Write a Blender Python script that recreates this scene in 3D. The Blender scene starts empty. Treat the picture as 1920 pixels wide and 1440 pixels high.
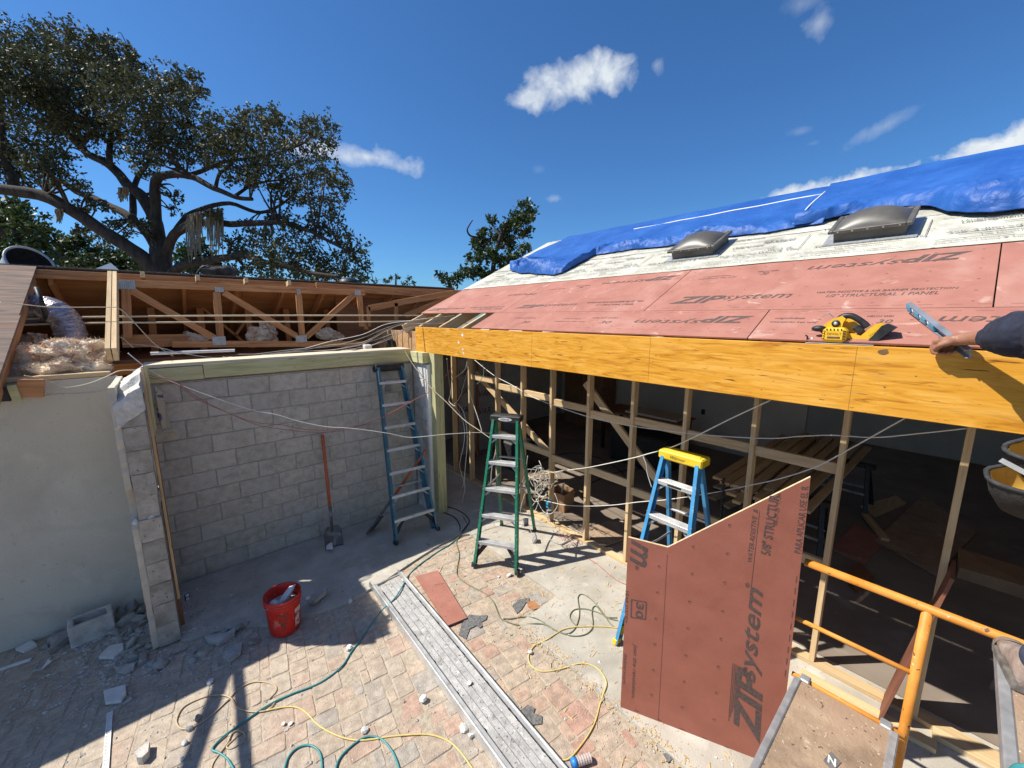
import bpy, math, random
import numpy as np
from mathutils import Vector, Matrix, noise as mnoise
random.seed(7); rng = np.random.default_rng(7)
S = bpy.context.scene; COL = S.collection
V = Vector
# ---------------------------------------------------------------- camera
F_PX, PITCH, YAW, EYE = 742.76, 0.1699, 0.85275, V((0, 0, 2.94))
CF = V((math.cos(YAW)*math.cos(PITCH), math.sin(YAW)*math.cos(PITCH), -math.sin(PITCH)))
CR = V((math.sin(YAW), -math.cos(YAW), 0)); CU = CR.cross(CF)
cam = bpy.data.cameras.new('camera'); cam.sensor_width = 36; cam.lens = F_PX/1920*36
cam.clip_end = 3000; cam.clip_start = .05
co = bpy.data.objects.new('camera', cam); COL.objects.link(co)
co.matrix_world = Matrix.Translation(EYE) @ Matrix((CR, CU, -CF)).transposed().to_4x4()
S.camera = co
# ---------------------------------------------------------------- light
EXPO = 0.50
SUN_T = V((.63, -.505, -1.0)).normalized()          # direction the light travels
sun = bpy.data.lights.new('sun', 'SUN'); sun.energy = 5.0; sun.angle = math.radians(.53); sun.color = (1, .945, .85)
so = bpy.data.objects.new('sun', sun); COL.objects.link(so)
so.rotation_euler = SUN_T.to_track_quat('-Z', 'Y').to_euler(); so.location = (-20, 16, 40)
S.view_settings.view_transform = 'Standard'; S.view_settings.look = 'None'
S.view_settings.exposure = EXPO; S.view_settings.gamma = 1; S.view_settings.use_curve_mapping = False
S.render.engine = 'CYCLES'
W = bpy.data.worlds.new('World'); S.world = W; W.use_nodes = True
def ray(x, y): return CF + CR*((x-960)/F_PX) - CU*((y-720)/F_PX)
def build_world():
    nt = W.node_tree; N = nt.nodes; L = nt.links; N.clear()
    out = N.new('ShaderNodeOutputWorld'); sky = N.new('ShaderNodeTexSky'); sky.sky_type = 'NISHITA'
    sky.sun_disc = False; sky.sun_elevation = math.asin(-SUN_T.z)
    sky.sun_rotation = math.atan2(-SUN_T.x, -SUN_T.y)
    sky.air_density = 1.0; sky.dust_density = .35; sky.ozone_density = 3.2; sky.altitude = 10
    tc = N.new('ShaderNodeTexCoord')
    def math_(op, a, b=None, c=None, clamp=False):
        n = N.new('ShaderNodeMath'); n.operation = op; n.use_clamp = clamp
        for i, v in enumerate((a, b, c)):
            if v is None: continue
            if isinstance(v, (int, float)): n.inputs[i].default_value = v
            else: L.new(v, n.inputs[i])
        return n.outputs[0]
    def dot(v):
        n = N.new('ShaderNodeVectorMath'); n.operation = 'DOT_PRODUCT'; L.new(tc.outputs['Generated'], n.inputs[0]); n.inputs[1].default_value = v
        return n.outputs['Value']
    nz = N.new('ShaderNodeTexNoise'); nz.inputs['Scale'].default_value = 15; nz.inputs['Detail'].default_value = 9; nz.inputs['Roughness'].default_value = .56
    nz.inputs['Distortion'].default_value = .35
    L.new(tc.outputs['Generated'], nz.inputs['Vector'])
    n2 = N.new('ShaderNodeTexNoise'); n2.inputs['Scale'].default_value = 46; n2.inputs['Detail'].default_value = 6; L.new(tc.outputs['Generated'], n2.inputs['Vector'])
    nn = math_('ADD', math_('MULTIPLY', math_('SUBTRACT', nz.outputs['Fac'], .5), 3.2), math_('MULTIPLY', math_('SUBTRACT', n2.outputs['Fac'], .5), .55))
    cov = None
    FILL_CLOUDS = [(math.radians(a), math.radians(e), w, h, 0, .6, .95) for a, e, w, h in [(160, 22, 300, 90), (185, 35, 260, 110), (205, 16, 330, 80), (228, 28, 300, 110), (250, 40, 240, 100), (262, 17, 340, 90), (290, 24, 300, 100), (310, 44, 220, 90), (318, 15, 260, 80), (236, 58, 220, 110), (280, 62, 200, 100), (140, 14, 260, 60), (198, 60, 160, 80)]]  # unseen clouds added outside the view to whiten and lift the shade
    # clouds: direction through the sky, half width and half height (tangent), softness, opacity
    for (x, y, hw, hh, tilt, soft, op) in [(1075, 160, 118, 34, -6, .8, .93), (1130, 135, 55, 42, 0, .7, .93), (1000, 178, 60, 20, -12, .8, .75), (1232, 122, 16, 18, 0, 1.0, .55),
            (690, 293, 85, 21, 3, .8, .85), (600, 280, 60, 18, 0, .8, .8), (1042, 372, 24, 9, 0, 1.2, .45), (1535, 42, 34, 26, -30, 1.2, .5), (1500, 8, 40, 18, 0, 1.4, .3),
            (1660, 235, 75, 17, -18, 1.2, .42), (1500, 246, 26, 8, 0, 1.4, .22), (1525, 268, 20, 7, 0, 1.4, .2), (1010, 318, 16, 9, 0, 1.5, .15),
            (1830, 305, 210, 42, -12, .5, 1.0), (1900, 290, 120, 40, -8, .5, 1.0), (1500, 360, 56, 20, -10, .5, .95), (1570, 352, 50, 20, -8, .5, .95),
            (2350, 250, 260, 60, -8, .7, .95), (-500, 150, 200, 50, 5, .8, .9), (-900, 330, 240, 60, 0, .7, .9)]+FILL_CLOUDS:
        c = ray(x, y).normalized() if isinstance(x, int) else V((math.cos(x)*math.cos(y), math.sin(x)*math.cos(y), math.sin(y))); e1 = V((0, 0, 1)).cross(c); e1 = -e1.normalized(); e2 = c.cross(-e1).normalized()
        if e2.z < 0: e2 = -e2
        k = c.dot(CF)/F_PX; t = math.radians(-tilt); a1 = e1*math.cos(t)+e2*math.sin(t); a2 = e2*math.cos(t)-e1*math.sin(t)
        dc = math_('MAXIMUM', dot(c), .001)
        A_ = math_('DIVIDE', dot(a1/(hw*k)), dc); B_ = math_('DIVIDE', dot(a2/(hh*k)), dc)
        r2 = math_('ADD', math_('MULTIPLY', A_, A_), math_('MULTIPLY', B_, B_))
        v = math_('ADD', math_('SUBTRACT', 1.0, math_('SQRT', r2)), nn)
        v = math_('MULTIPLY', math_('DIVIDE', math_('SUBTRACT', v, .05), soft*1.35, clamp=True), math_('GREATER_THAN', dot(c), .05))
        m = math_('MULTIPLY', math_('SMOOTH_MIN', v, 1.0, .2) if False else v, op)
        cov = m if cov is None else math_('MAXIMUM', cov, m)
    mul = N.new('ShaderNodeMix'); mul.data_type = 'RGBA'; mul.blend_type = 'MULTIPLY'; mul.inputs[0].default_value = 1
    mul.inputs['B'].default_value = (.43, .78, 1.12, 1); L.new(sky.outputs[0], mul.inputs['A'])
    mix = N.new('ShaderNodeMix'); mix.data_type = 'RGBA'; L.new(cov, mix.inputs[0]); L.new(mul.outputs['Result'], mix.inputs['A'])
    CL = N.new('ShaderNodeMix'); CL.data_type = 'RGBA'; L.new(n2.outputs['Fac'], CL.inputs[0]); CL.inputs['A'].default_value = (4.9, 5.6, 6.4, 1); CL.inputs['B'].default_value = (8.2, 8.5, 8.6, 1)
    L.new(CL.outputs['Result'], mix.inputs['B'])
    bg = N.new('ShaderNodeBackground'); bg.inputs[1].default_value = .085; L.new(mix.outputs['Result'], bg.inputs[0]); L.new(bg.outputs[0], out.inputs[0])
build_world()
# ---------------------------------------------------------------- pixel -> place helpers (1920 x 1440 photograph)
def onZ(x, y, z=0.): d = ray(x, y); return EYE + d*((z-EYE.z)/d.z)
def onX(x, y, X): d = ray(x, y); return EYE + d*(X/d.x)
def onY(x, y, Y): d = ray(x, y); return EYE + d*(Y/d.y)
def onP(x, y, p, n): d = ray(x, y); return EYE + d*((p-EYE).dot(n)/d.dot(n))
def onD(x, y, D): d = ray(x, y); return EYE + d*D           # D = distance along the view axis
TH = math.radians(25.75); RP = V((2.84, 0, 2.80)); RS = V((math.cos(TH), 0, math.sin(TH))); RN = V((-math.sin(TH), 0, math.cos(TH)))
def rf(Y, s, off=0.): return RP + V((0, Y, 0)) + RS*s + RN*off
def rpx(x, y, off=0.):
    p = onP(x, y, RP+RN*off, RN); return p.y, (p-RP).dot(RS)
# ---------------------------------------------------------------- object helpers
WM = {}
def tag(o, label=None, cat=None, group=None, kind=None):
    for k, v in (('label', label), ('category', cat), ('group', group), ('kind', kind)):
        if v: o[k] = v
    return o
def place(o, M, parent):
    WM[o] = M
    if parent is not None:
        o.parent = parent; o.matrix_parent_inverse = WM[parent].inverted()
    o.matrix_basis = M; return o
def thing(name, loc, label, cat, group=None, rz=0):
    o = bpy.data.objects.new(name, None); COL.objects.link(o); o.empty_display_size = .1
    place(o, Matrix.Translation(V(loc)) @ Matrix.Rotation(rz, 4, 'Z'), None); return tag(o, label, cat, group)
def link(name, me, M, parent=None):
    o = bpy.data.objects.new(name, me); COL.objects.link(o); return place(o, M, parent)
class MB:
    def __init__(s): s.v = []; s.f = []; s.m = []; s.cm = 0
    def add(s, vs, fs):
        b = len(s.v); s.v += [tuple(v) for v in vs]; s.f += [tuple(b+i for i in f) for f in fs]; s.m += [s.cm]*len(fs); return s
    def box(s, c, d, R=None, ch=0.0):
        c = V(c); h = V(d)/2
        if ch <= 0:
            vs = [V((x*h.x, y*h.y, z*h.z)) for x in (-1, 1) for y in (-1, 1) for z in (-1, 1)]
            fs = [(0, 1, 3, 2), (4, 6, 7, 5), (0, 4, 5, 1), (2, 3, 7, 6), (0, 2, 6, 4), (1, 5, 7, 3)]
        else:
            ch = min(ch, .45*min(d)); vs = []; idx = {}
            for x in (-1, 1):
                for y in (-1, 1):
                    for z in (-1, 1):
                        for a in range(3):
                            p = [x*(h.x-ch), y*(h.y-ch), z*(h.z-ch)]; p[a] = (x, y, z)[a]*h[a]
                            idx[(x, y, z, a)] = len(vs); vs.append(V(p))
            fs = []
            for a in range(3):
                b, c2 = [(1, 2), (2, 0), (0, 1)][a]
                for sg in (-1, 1):
                    q = []
                    for (u, w) in ((-1, -1), (1, -1), (1, 1), (-1, 1)):
                        k = [0, 0, 0]; k[a] = sg; k[b] = u; k[c2] = w; q.append(idx[(*k, a)])
                    fs.append(tuple(q if sg > 0 else q[::-1]))
                for u in (-1, 1):
                    for w in (-1, 1):
                        k0 = [0, 0, 0]; k1 = [0, 0, 0]; k0[a] = -1; k1[a] = 1; k0[b] = k1[b] = u; k0[c2] = k1[c2] = w
                        q = [idx[(*k0, b)], idx[(*k1, b)], idx[(*k1, c2)], idx[(*k0, c2)]]
                        fs.append(tuple(q if u*w < 0 else q[::-1]))
            for x in (-1, 1):
                for y in (-1, 1):
                    for z in (-1, 1):
                        q = [idx[(x, y, z, a)] for a in range(3)]; fs.append(tuple(q if x*y*z > 0 else q[::-1]))
        if R is not None: vs = [R @ v for v in vs]
        return s.add([v+c for v in vs], fs)
    def bar(s, p0, p1, w, h, up=(0, 0, 1), ch=0.0):
        p0 = V(p0); p1 = V(p1); x = (p1-p0); l = x.length; x.normalize(); up = V(up)
        y = up.cross(x)
        if y.length < 1e-4: y = V((0, 1, 0)).cross(x)
        y.normalize(); z = x.cross(y)
        return s.box((p0+p1)/2, (l, w, h), Matrix((x, y, z)).transposed(), ch)
    def tube(s, pts, r, n=6, cap=True):
        pts = [V(p) for p in pts]; k = len(pts); rs = r if isinstance(r, (list, tuple)) else [r]*k
        vs = []; fs = []; pu = None
        for i, p in enumerate(pts):
            t = (pts[min(i+1, k-1)]-pts[max(i-1, 0)])
            t = t.normalized() if t.length > 1e-9 else V((0, 0, 1))
            if pu is None: pu = t.orthogonal().normalized()
            u = pu - t*pu.dot(t); u = u.normalized() if u.length > 1e-6 else t.orthogonal().normalized(); pu = u; w = t.cross(u)
            for j in range(n):
                a = 2*math.pi*j/n; vs.append(p + (u*math.cos(a)+w*math.sin(a))*rs[i])
        for i in range(k-1):
            for j in range(n):
                a = i*n+j; b = i*n+(j+1) % n; fs.append((a, b, b+n, a+n))
        if cap: fs.append(tuple(range(n))[::-1]); fs.append(tuple((k-1)*n+j for j in range(n)))
        return s.add(vs, fs)
    def prism(s, poly, vec):
        poly = [V(p) for p in poly]; vec = V(vec); n = len(poly)
        nrm = V((0, 0, 0))
        for i in range(n): nrm += poly[i].cross(poly[(i+1) % n])
        if nrm.dot(vec) < 0: poly = poly[::-1]
        fs = [tuple(range(n))[::-1], tuple(range(n, 2*n))] + [(i, (i+1) % n, n+(i+1) % n, n+i) for i in range(n)]
        return s.add(poly+[p+vec for p in poly], fs)
    def lathe(s, prof, n=24, M=None, close=False):
        vs = []; fs = []; k = len(prof)
        for (r, z) in prof:
            for j in range(n):
                a = 2*math.pi*j/n; p = V((r*math.cos(a), r*math.sin(a), z)); vs.append(M @ p if M else p)
        for i in range(k-1):
            for j in range(n):
                a = i*n+j; b = i*n+(j+1) % n; fs.append((a, b, b+n, a+n))
        if close: fs.append(tuple(range(n))[::-1]); fs.append(tuple((k-1)*n+j for j in range(n)))
        return s.add(vs, fs)
    def ball(s, c, r, nu=12, nv=8, R=None):
        c = V(c); rr = V(r) if not isinstance(r, (int, float)) else V((r, r, r)); vs = []; fs = []
        for i in range(nv+1):
            th = math.pi*i/nv
            for j in range(nu):
                a = 2*math.pi*j/nu; p = V((rr.x*math.sin(th)*math.cos(a), rr.y*math.sin(th)*math.sin(a), rr.z*math.cos(th))); vs.append(c + (R @ p if R else p))
        for i in range(nv):
            for j in range(nu):
                a = i*nu+j; b = i*nu+(j+1) % nu; fs.append((a, a+nu, b+nu, b))
        return s.add(vs, fs)
    def mesh(s, name, mats, org=V((0, 0, 0)), smooth=False):
        me = bpy.data.meshes.new(name)
        me.from_pydata([(v[0]-org[0], v[1]-org[1], v[2]-org[2]) for v in s.v], [], s.f)
        mats = mats if isinstance(mats, (list, tuple)) else [mats]
        for m in mats: me.materials.append(m)
        if len(mats) > 1: me.polygons.foreach_set('material_index', s.m)
        if smooth: me.polygons.foreach_set('use_smooth', [True]*len(s.f))
        me.update(); return me
    def build(s, name, mats, parent=None, smooth=False, org=None):
        if org is None:
            a = np.array(s.v); lo = a.min(0); hi = a.max(0); org = V(((lo[0]+hi[0])/2, (lo[1]+hi[1])/2, lo[2]))
        return link(name, s.mesh(name, mats, org, smooth), Matrix.Translation(org), parent)
def solo(name, mb, mats, label, cat, group=None, smooth=False): return tag(mb.build(name, mats, None, smooth), label, cat, group)
def frame(p, x, up):
    x = V(x).normalized(); up = V(up); y = up.cross(x)
    if y.length < 1e-5: y = V((0, 1, 0)).cross(x)
    y.normalize(); z = x.cross(y); return Matrix.Translation(V(p)) @ Matrix((x, y, z)).transposed().to_4x4()
def board(name, p0, p1, w, h, m, parent=None, up=(0, 0, 1), ch=.002):
    """a piece of timber from p0 to p1 (its centre line), w across, h along 'up'; grain runs along local X"""
    p0 = V(p0); p1 = V(p1); l = (p1-p0).length
    me = MB().box((l/2, 0, 0), (l, w, h), ch=ch).mesh(name, m)
    return link(name, me, frame(p0, p1-p0, up), parent)
def smooth_path(pts, n=6):
    pts = [V(p) for p in pts]; out = []
    for i in range(len(pts)-1):
        a, b, c, d = pts[max(i-1, 0)], pts[i], pts[i+1], pts[min(i+2, len(pts)-1)]
        for k in range(n):
            t = k/n; out.append(.5*((2*b)+(c-a)*t+(2*a-5*b+4*c-d)*t*t+(3*b-a-3*c+d)*t**3))
    out.append(pts[-1]); return out
def fast_mesh(name, verts, faces, mats, mi=None, smooth=False):
    """verts (n,3), faces (m,k) numpy"""
    me = bpy.data.meshes.new(name); n = len(verts); m, k = faces.shape
    me.vertices.add(n); me.vertices.foreach_set('co', np.asarray(verts, np.float32).ravel())
    me.loops.add(m*k); me.loops.foreach_set('vertex_index', faces.astype(np.int32).ravel())
    me.polygons.add(m); me.polygons.foreach_set('loop_start', np.arange(0, m*k, k, dtype=np.int32))
    me.polygons.foreach_set('loop_total', np.full(m, k, np.int32))
    for q in (mats if isinstance(mats, (list, tuple)) else [mats]): me.materials.append(q)
    if mi is not None: me.polygons.foreach_set('material_index', mi.astype(np.int32))
    if smooth: me.polygons.foreach_set('use_smooth', np.ones(m, bool))
    me.update(calc_edges=True); return me
# ---------------------------------------------------------------- lettering
_T = {}
def text_mesh(s, shear=0., bold=0.):
    k = (s, shear, bold)
    if k not in _T:
        c = bpy.data.curves.new('lettering', 'FONT'); c.body = s; c.shear = shear; c.offset = bold; c.resolution_u = 2
        o = bpy.data.objects.new('lettering', c); me = bpy.data.meshes.new_from_object(o)
        a = np.empty(len(me.vertices)*3); me.vertices.foreach_get('co', a); a = a.reshape(-1, 3)
        f = [tuple(p.vertices) for p in me.polygons]; lo = a.min(0); hi = a.max(0)
        _T[k] = ((a-lo)[:, :2]/(hi-lo)[:2], f); bpy.data.objects.remove(o); bpy.data.curves.remove(c); bpy.data.meshes.remove(me)
    return _T[k]
def letters(mb, s, p, xv, yv, lift=.0015, shear=0., bold=0.):
    """p = lower left corner, xv / yv = full width and height vectors"""
    a, f = text_mesh(s, shear, bold); xv = V(xv); yv = V(yv); n = xv.cross(yv).normalized()*lift; p = V(p)+n
    mb.add([p+xv*float(u)+yv*float(w) for u, w in a], f); return mb
# ---------------------------------------------------------------- materials
def pm(name, cols, scale=6, detail=8, rough=.8, bump=.25, stretch=(1, 1, 1), dist=0., ramp=(.35, .65), stain=None, speck=None, rnd=0., metal=0., spec=.4, coat=0., fine=None, world=False, trans=0., rdist=.1, isl=False):
    m = bpy.data.materials.new(name); m.use_nodes = True; nt = m.node_tree; N = nt.nodes; L = nt.links
    b = N['Principled BSDF']; tc = N.new('ShaderNodeTexCoord'); mp = N.new('ShaderNodeMapping'); mp.inputs['Scale'].default_value = stretch
    oi = N.new('ShaderNodeObjectInfo'); geo = N.new('ShaderNodeNewGeometry')
    rv = N.new('ShaderNodeMath'); rv.operation = 'ADD'; L.new(oi.outputs['Random'], rv.inputs[0])
    if isl: L.new(geo.outputs['Random Per Island'], rv.inputs[1])
    else: rv.inputs[1].default_value = 0
    fr = N.new('ShaderNodeMath'); fr.operation = 'FRACT'; L.new(rv.outputs[0], fr.inputs[0]); rnd_out = fr.outputs[0]
    if world: L.new(geo.outputs['Position'], mp.inputs['Vector'])
    else:
        of = N.new('ShaderNodeVectorMath'); of.operation = 'MULTIPLY_ADD'; cx = N.new('ShaderNodeCombineXYZ')
        for i in range(3): L.new(rnd_out, cx.inputs[i])
        L.new(cx.outputs[0], of.inputs[0]); of.inputs[1].default_value = (37, 53, 71); L.new(tc.outputs['Object'], of.inputs[2]); L.new(of.outputs[0], mp.inputs['Vector'])
    def nz(sc, dt=8, ds=0., ro=.55):
        n = N.new('ShaderNodeTexNoise'); n.inputs['Scale'].default_value = sc; n.inputs['Detail'].default_value = dt; n.inputs['Distortion'].default_value = ds; n.inputs['Roughness'].default_value = ro
        L.new(mp.outputs[0], n.inputs['Vector']); return n.outputs['Fac']
    n1 = nz(scale, detail, dist); cr = N.new('ShaderNodeValToRGB'); e = cr.color_ramp.elements
    for i, c in enumerate(cols):
        pos = ramp[0]+(ramp[1]-ramp[0])*i/max(1, len(cols)-1)
        if i < 2: e[i].position = pos; el = e[i]
        else: el = e.new(pos)
        el.color = (*c, 1)
    if len(cols) == 1: e[1].color = (*cols[0], 1)
    L.new(n1, cr.inputs[0]); col = cr.outputs[0]
    def mixc(fac, a, bcol, mode='MIX'):
        x = N.new('ShaderNodeMix'); x.data_type = 'RGBA'; x.blend_type = mode
        if isinstance(fac, (int, float)): x.inputs[0].default_value = fac
        else: L.new(fac, x.inputs[0])
        L.new(a, x.inputs['A'])
        if isinstance(bcol, tuple): x.inputs['B'].default_value = (*bcol, 1)
        else: L.new(bcol, x.inputs['B'])
        return x.outputs['Result']
    def thr(f, lo, hi):
        r = N.new('ShaderNodeMapRange'); r.inputs['From Min'].default_value = lo; r.inputs['From Max'].default_value = hi; L.new(f, r.inputs['Value']); return r.outputs[0]
    for st in (stain or []):
        c, sc, lo, hi = st; col = mixc(thr(nz(sc, 6, .6), lo, hi), col, c)
    for sp in (speck or []):
        c, sc, lo, hi = sp; col = mixc(thr(nz(sc, 2), lo, hi), col, c)
    if rnd:
        r = N.new('ShaderNodeMapRange'); r.inputs['To Min'].default_value = 1-rnd; r.inputs['To Max'].default_value = 1+rnd; L.new(rnd_out, r.inputs['Value'])
        h = N.new('ShaderNodeHueSaturation'); L.new(r.outputs[0], h.inputs['Value']); L.new(col, h.inputs['Color']); col = h.outputs[0]
    L.new(col, b.inputs['Base Color']); b.inputs['Metallic'].default_value = metal; b.inputs['Specular IOR Level'].default_value = spec
    b.inputs['Coat Weight'].default_value = coat
    rr = N.new('ShaderNodeMapRange'); rr.inputs['To Min'].default_value = max(.02, rough-rdist); rr.inputs['To Max'].default_value = min(1, rough+rdist); L.new(n1, rr.inputs['Value']); L.new(rr.outputs[0], b.inputs['Roughness'])
    if bump:
        bp = N.new('ShaderNodeBump'); bp.inputs['Strength'].default_value = bump; bp.inputs['Distance'].default_value = .01
        if fine: 
            a = N.new('ShaderNodeMath'); a.operation = 'ADD'; L.new(n1, a.inputs[0]); L.new(nz(fine, 4), a.inputs[1]); L.new(a.outputs[0], bp.inputs['Height'])
        else: L.new(n1, bp.inputs['Height'])
        L.new(bp.outputs[0], b.inputs['Normal'])
    if trans:
        t = N.new('ShaderNodeBsdfTranslucent'); L.new(col, t.inputs[0]); mx = N.new('ShaderNodeMixShader'); mx.inputs[0].default_value = trans
        L.new(b.outputs[0], mx.inputs[1]); L.new(t.outputs[0], mx.inputs[2]); L.new(mx.outputs[0], N['Material Output'].inputs[0])
    m['col'] = 0; return m
K = {}
K['block'] = pm('block', [(.41, .37, .305), (.55, .50, .42)], 14, 10, .92, .5, fine=120, stain=[((.52, .49, .44), 3.2, .52, .72), ((.27, .24, .21), 5, .6, .8)], speck=[((.15, .135, .12), 130, .66, .72), ((.56, .53, .49), 90, .68, .74)], rnd=.075)
K['mortar'] = pm('mortar', [(.31, .29, .255), (.44, .41, .365)], 25, 8, .95, .4, fine=150)
K['concrete'] = pm('concrete', [(.37, .34, .285), (.50, .465, .40)], 2.6, 12, .93, .4, fine=90, stain=[((.29, .265, .225), 1.3, .54, .74), ((.56, .525, .46), 3.4, .57, .73), ((.30, .26, .21), 9, .64, .74)], speck=[((.16, .14, .12), 60, .70, .76), ((.20, .17, .14), 22, .72, .76)], world=True)
K['chunk'] = pm('chunk', [(.34, .32, .285), (.52, .495, .45)], 9, 10, .95, .7, fine=70, rnd=.18, stain=[((.27, .25, .22), 6, .56, .74)], speck=[((.18, .165, .145), 60, .68, .73)])
K['grimy'] = pm('grimy', [(.29, .265, .225), (.42, .39, .335)], 12, 10, .94, .6, fine=110, stain=[((.20, .165, .13), 4, .55, .74), ((.50, .47, .42), 6, .60, .76)], speck=[((.10, .085, .07), 45, .67, .72)], rnd=.08)
K['chunk_pale'] = pm('chunk_pale', [(.46, .44, .40), (.64, .62, .58)], 14, 10, .95, .7, fine=90)
K['stucco'] = pm('stucco', [(.51, .465, .385), (.57, .525, .435)], 1.3, 10, .95, .35, fine=140, stain=[((.44, .40, .335), 2.2, .52, .75), ((.59, .545, .46), 5, .58, .75), ((.41, .375, .31), .7, .55, .7)], speck=[((.40, .38, .32), 30, .66, .75)])
K['dirt'] = pm('dirt', [(.16, .13, .09), (.30, .25, .18)], 3, 8, 1, .5)
K['soil'] = pm('soil', [(.05, .04, .025), (.09, .07, .05)], 9, 6, 1, .5)
K['red_sheath2'] = pm('red_sheath2', [(.31, .105, .068), (.355, .125, .082)], 5, 8, .75, .12, fine=160, stain=[((.27, .085, .055), 2.2, .6, .78)], speck=[((.42, .22, .17), 120, .74, .79)])
K['pale_pine'] = pm('pale_pine', [(.60, .50, .34), (.74, .65, .48)], 2.4, 6, .7, .12, (1, 14, 14), .6, (.3, .7), rnd=.06)
K['level'] = pm('level', [(.20, .22, .25), (.30, .32, .35)], 9, 5, .4, .05, metal=.4)
K['pine'] = pm('pine', [(.47, .32, .16), (.60, .43, .235), (.66, .49, .29)], 2.4, 6, .7, .12, (1, 14, 14), .6, (.3, .7), speck=[((.28, .15, .06), 6, .70, .74)], rnd=.12)
K['treated'] = pm('treated', [(.36, .35, .17), (.50, .47, .25), (.56, .53, .31)], 2.2, 6, .75, .12, (1, 12, 12), .7, (.3, .7), speck=[((.17, .13, .06), 5, .69, .73)], rnd=.07)
K['oldwood'] = pm('oldwood', [(.27, .115, .045), (.41, .19, .078), (.50, .26, .115)], 2.4, 7, .75, .15, (1, 14, 14), .6, (.3, .7), speck=[((.1, .05, .025), 6, .68, .73)], rnd=.12)
K['attic'] = pm('attic', [(.40, .165, .055), (.52, .23, .085), (.58, .29, .12)], 1.2, 7, .85, .1, (1, 7, 7), .5, (.3, .7))
K['weathered'] = pm('weathered', [(.11, .075, .06), (.20, .145, .115), (.30, .205, .145)], 3.0, 9, .9, .35, (1.0, 7, 7), .5, (.3, .72), stain=[((.26, .13, .07), 1.6, .55, .75), ((.50, .40, .25), 4, .70, .76)])
K['lvl'] = pm('lvl', [(.38, .145, .010), (.59, .265, .020), (.66, .32, .036), (.71, .39, .075)], 3.4, 12, .55, .10, (1, 9, 9), 1.5, (.30, .70), stain=[((.72, .39, .075), 1.4, .56, .78), ((.45, .175, .012), 2.0, .58, .74), ((.48, .27, .08), 6, .62, .74), ((.30, .17, .06), 11, .68, .76)], speck=[((.16, .06, .012), 5, .69, .73), ((.22, .09, .015), 16, .70, .74)], spec=.3)
K['lvl_edge'] = pm('lvl_edge', [(.60, .40, .16), (.72, .50, .22)], 3, 6, .6, .1, (1, 30, 30))
K['rough_sawn'] = pm('rough_sawn', [(.36, .20, .09), (.50, .31, .16)], 4, 8, .8, .2, (1, 5, 5), .8, stain=[((.27, .14, .06), 2.4, .58, .75)])
K['red_sheath'] = pm('red_sheath', [(.33, .135, .098), (.385, .168, .126)], 5, 9, .80, .2, fine=160, stain=[((.28, .108, .078), 2.2, .56, .76), ((.45, .25, .20), 1.5, .54, .78), ((.50, .33, .27), 7, .63, .74)], speck=[((.52, .31, .26), 120, .73, .79)])
K['osb_edge'] = pm('osb_edge', [(.55, .42, .24), (.72, .58, .36)], 40, 4, .9, .2)
K['print'] = pm('print', [(.075, .05, .045), (.12, .08, .07)], 60, 4, .8, 0, ramp=(.3, .6))
K['under'] = pm('under', [(.40, .385, .32), (.56, .545, .465)], 5, 10, .85, .6, fine=40, stain=[((.30, .285, .235), 2.5, .54, .74), ((.66, .65, .57), 6, .58, .72)], speck=[((.22, .21, .18), 26, .66, .72)])
K['under_print'] = pm('under_print', [(.10, .10, .095), (.2, .2, .19)], 50, 4, .8, 0)
def tarp_mat():
    m = pm('tarp', [(.014, .085, .33), (.022, .115, .40)], 3, 6, .55, .0, spec=.4, stain=[((.04, .13, .42), 2, .6, .8)], trans=.08)
    nt = m.node_tree; N = nt.nodes; L = nt.links; tc = N.new('ShaderNodeTexCoord'); n = N.new('ShaderNodeTexNoise'); n.inputs['Scale'].default_value = 7; n.inputs['Detail'].default_value = 5; n.inputs['Distortion'].default_value = 1.6
    L.new(tc.outputs['Object'], n.inputs['Vector']); bp = N.new('ShaderNodeBump'); bp.inputs['Strength'].default_value = .28; bp.inputs['Distance'].default_value = .05; L.new(n.outputs['Fac'], bp.inputs['Height']); L.new(bp.outputs[0], N['Principled BSDF'].inputs['Normal']); return m
K['tarp'] = tarp_mat()
K['white'] = pm('white', [(.72, .71, .68), (.82, .81, .78)], 12, 5, .6, .1)
K['bronze'] = pm('bronze', [(.075, .069, .058), (.105, .097, .082)], 6, 7, .42, .03, spec=.6)
K['bronze_frame'] = pm('bronze_frame', [(.085, .080, .070), (.135, .125, .11)], 8, 6, .5, .1, metal=.2)
K['black'] = pm('black', [(.012, .012, .013), (.03, .03, .03)], 20, 5, .5, .1)
K['rubber'] = pm('rubber', [(.02, .02, .02), (.05, .05, .05)], 40, 4, .8, .2)
K['green_fg'] = pm('green_fg', [(.006, .14, .075), (.014, .20, .11)], 7, 8, .5, .12, stain=[((.10, .19, .13), 6, .56, .74), ((.30, .31, .28), 16, .66, .73)], speck=[((.5, .5, .47), 45, .68, .73)])
K['blue_fg'] = pm('blue_fg', [(.045, .23, .45), (.07, .31, .56)], 7, 8, .5, .12, stain=[((.16, .33, .46), 6, .58, .74), ((.40, .42, .42), 18, .68, .74)], speck=[((.6, .6, .58), 50, .70, .75)])
K['dblue_fg'] = pm('dblue_fg', [(.04, .125, .175), (.06, .165, .22)], 7, 6, .55, .1, stain=[((.33, .34, .33), 9, .62, .76)], speck=[((.5, .5, .5), 50, .70, .76)])
K['alu'] = pm('alu', [(.52, .52, .51), (.68, .68, .66)], 9, 7, .45, .15, (1, 1, 1), metal=.55, stain=[((.42, .40, .37), 12, .6, .75)], speck=[((.75, .74, .7), 60, .70, .76)])
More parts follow.
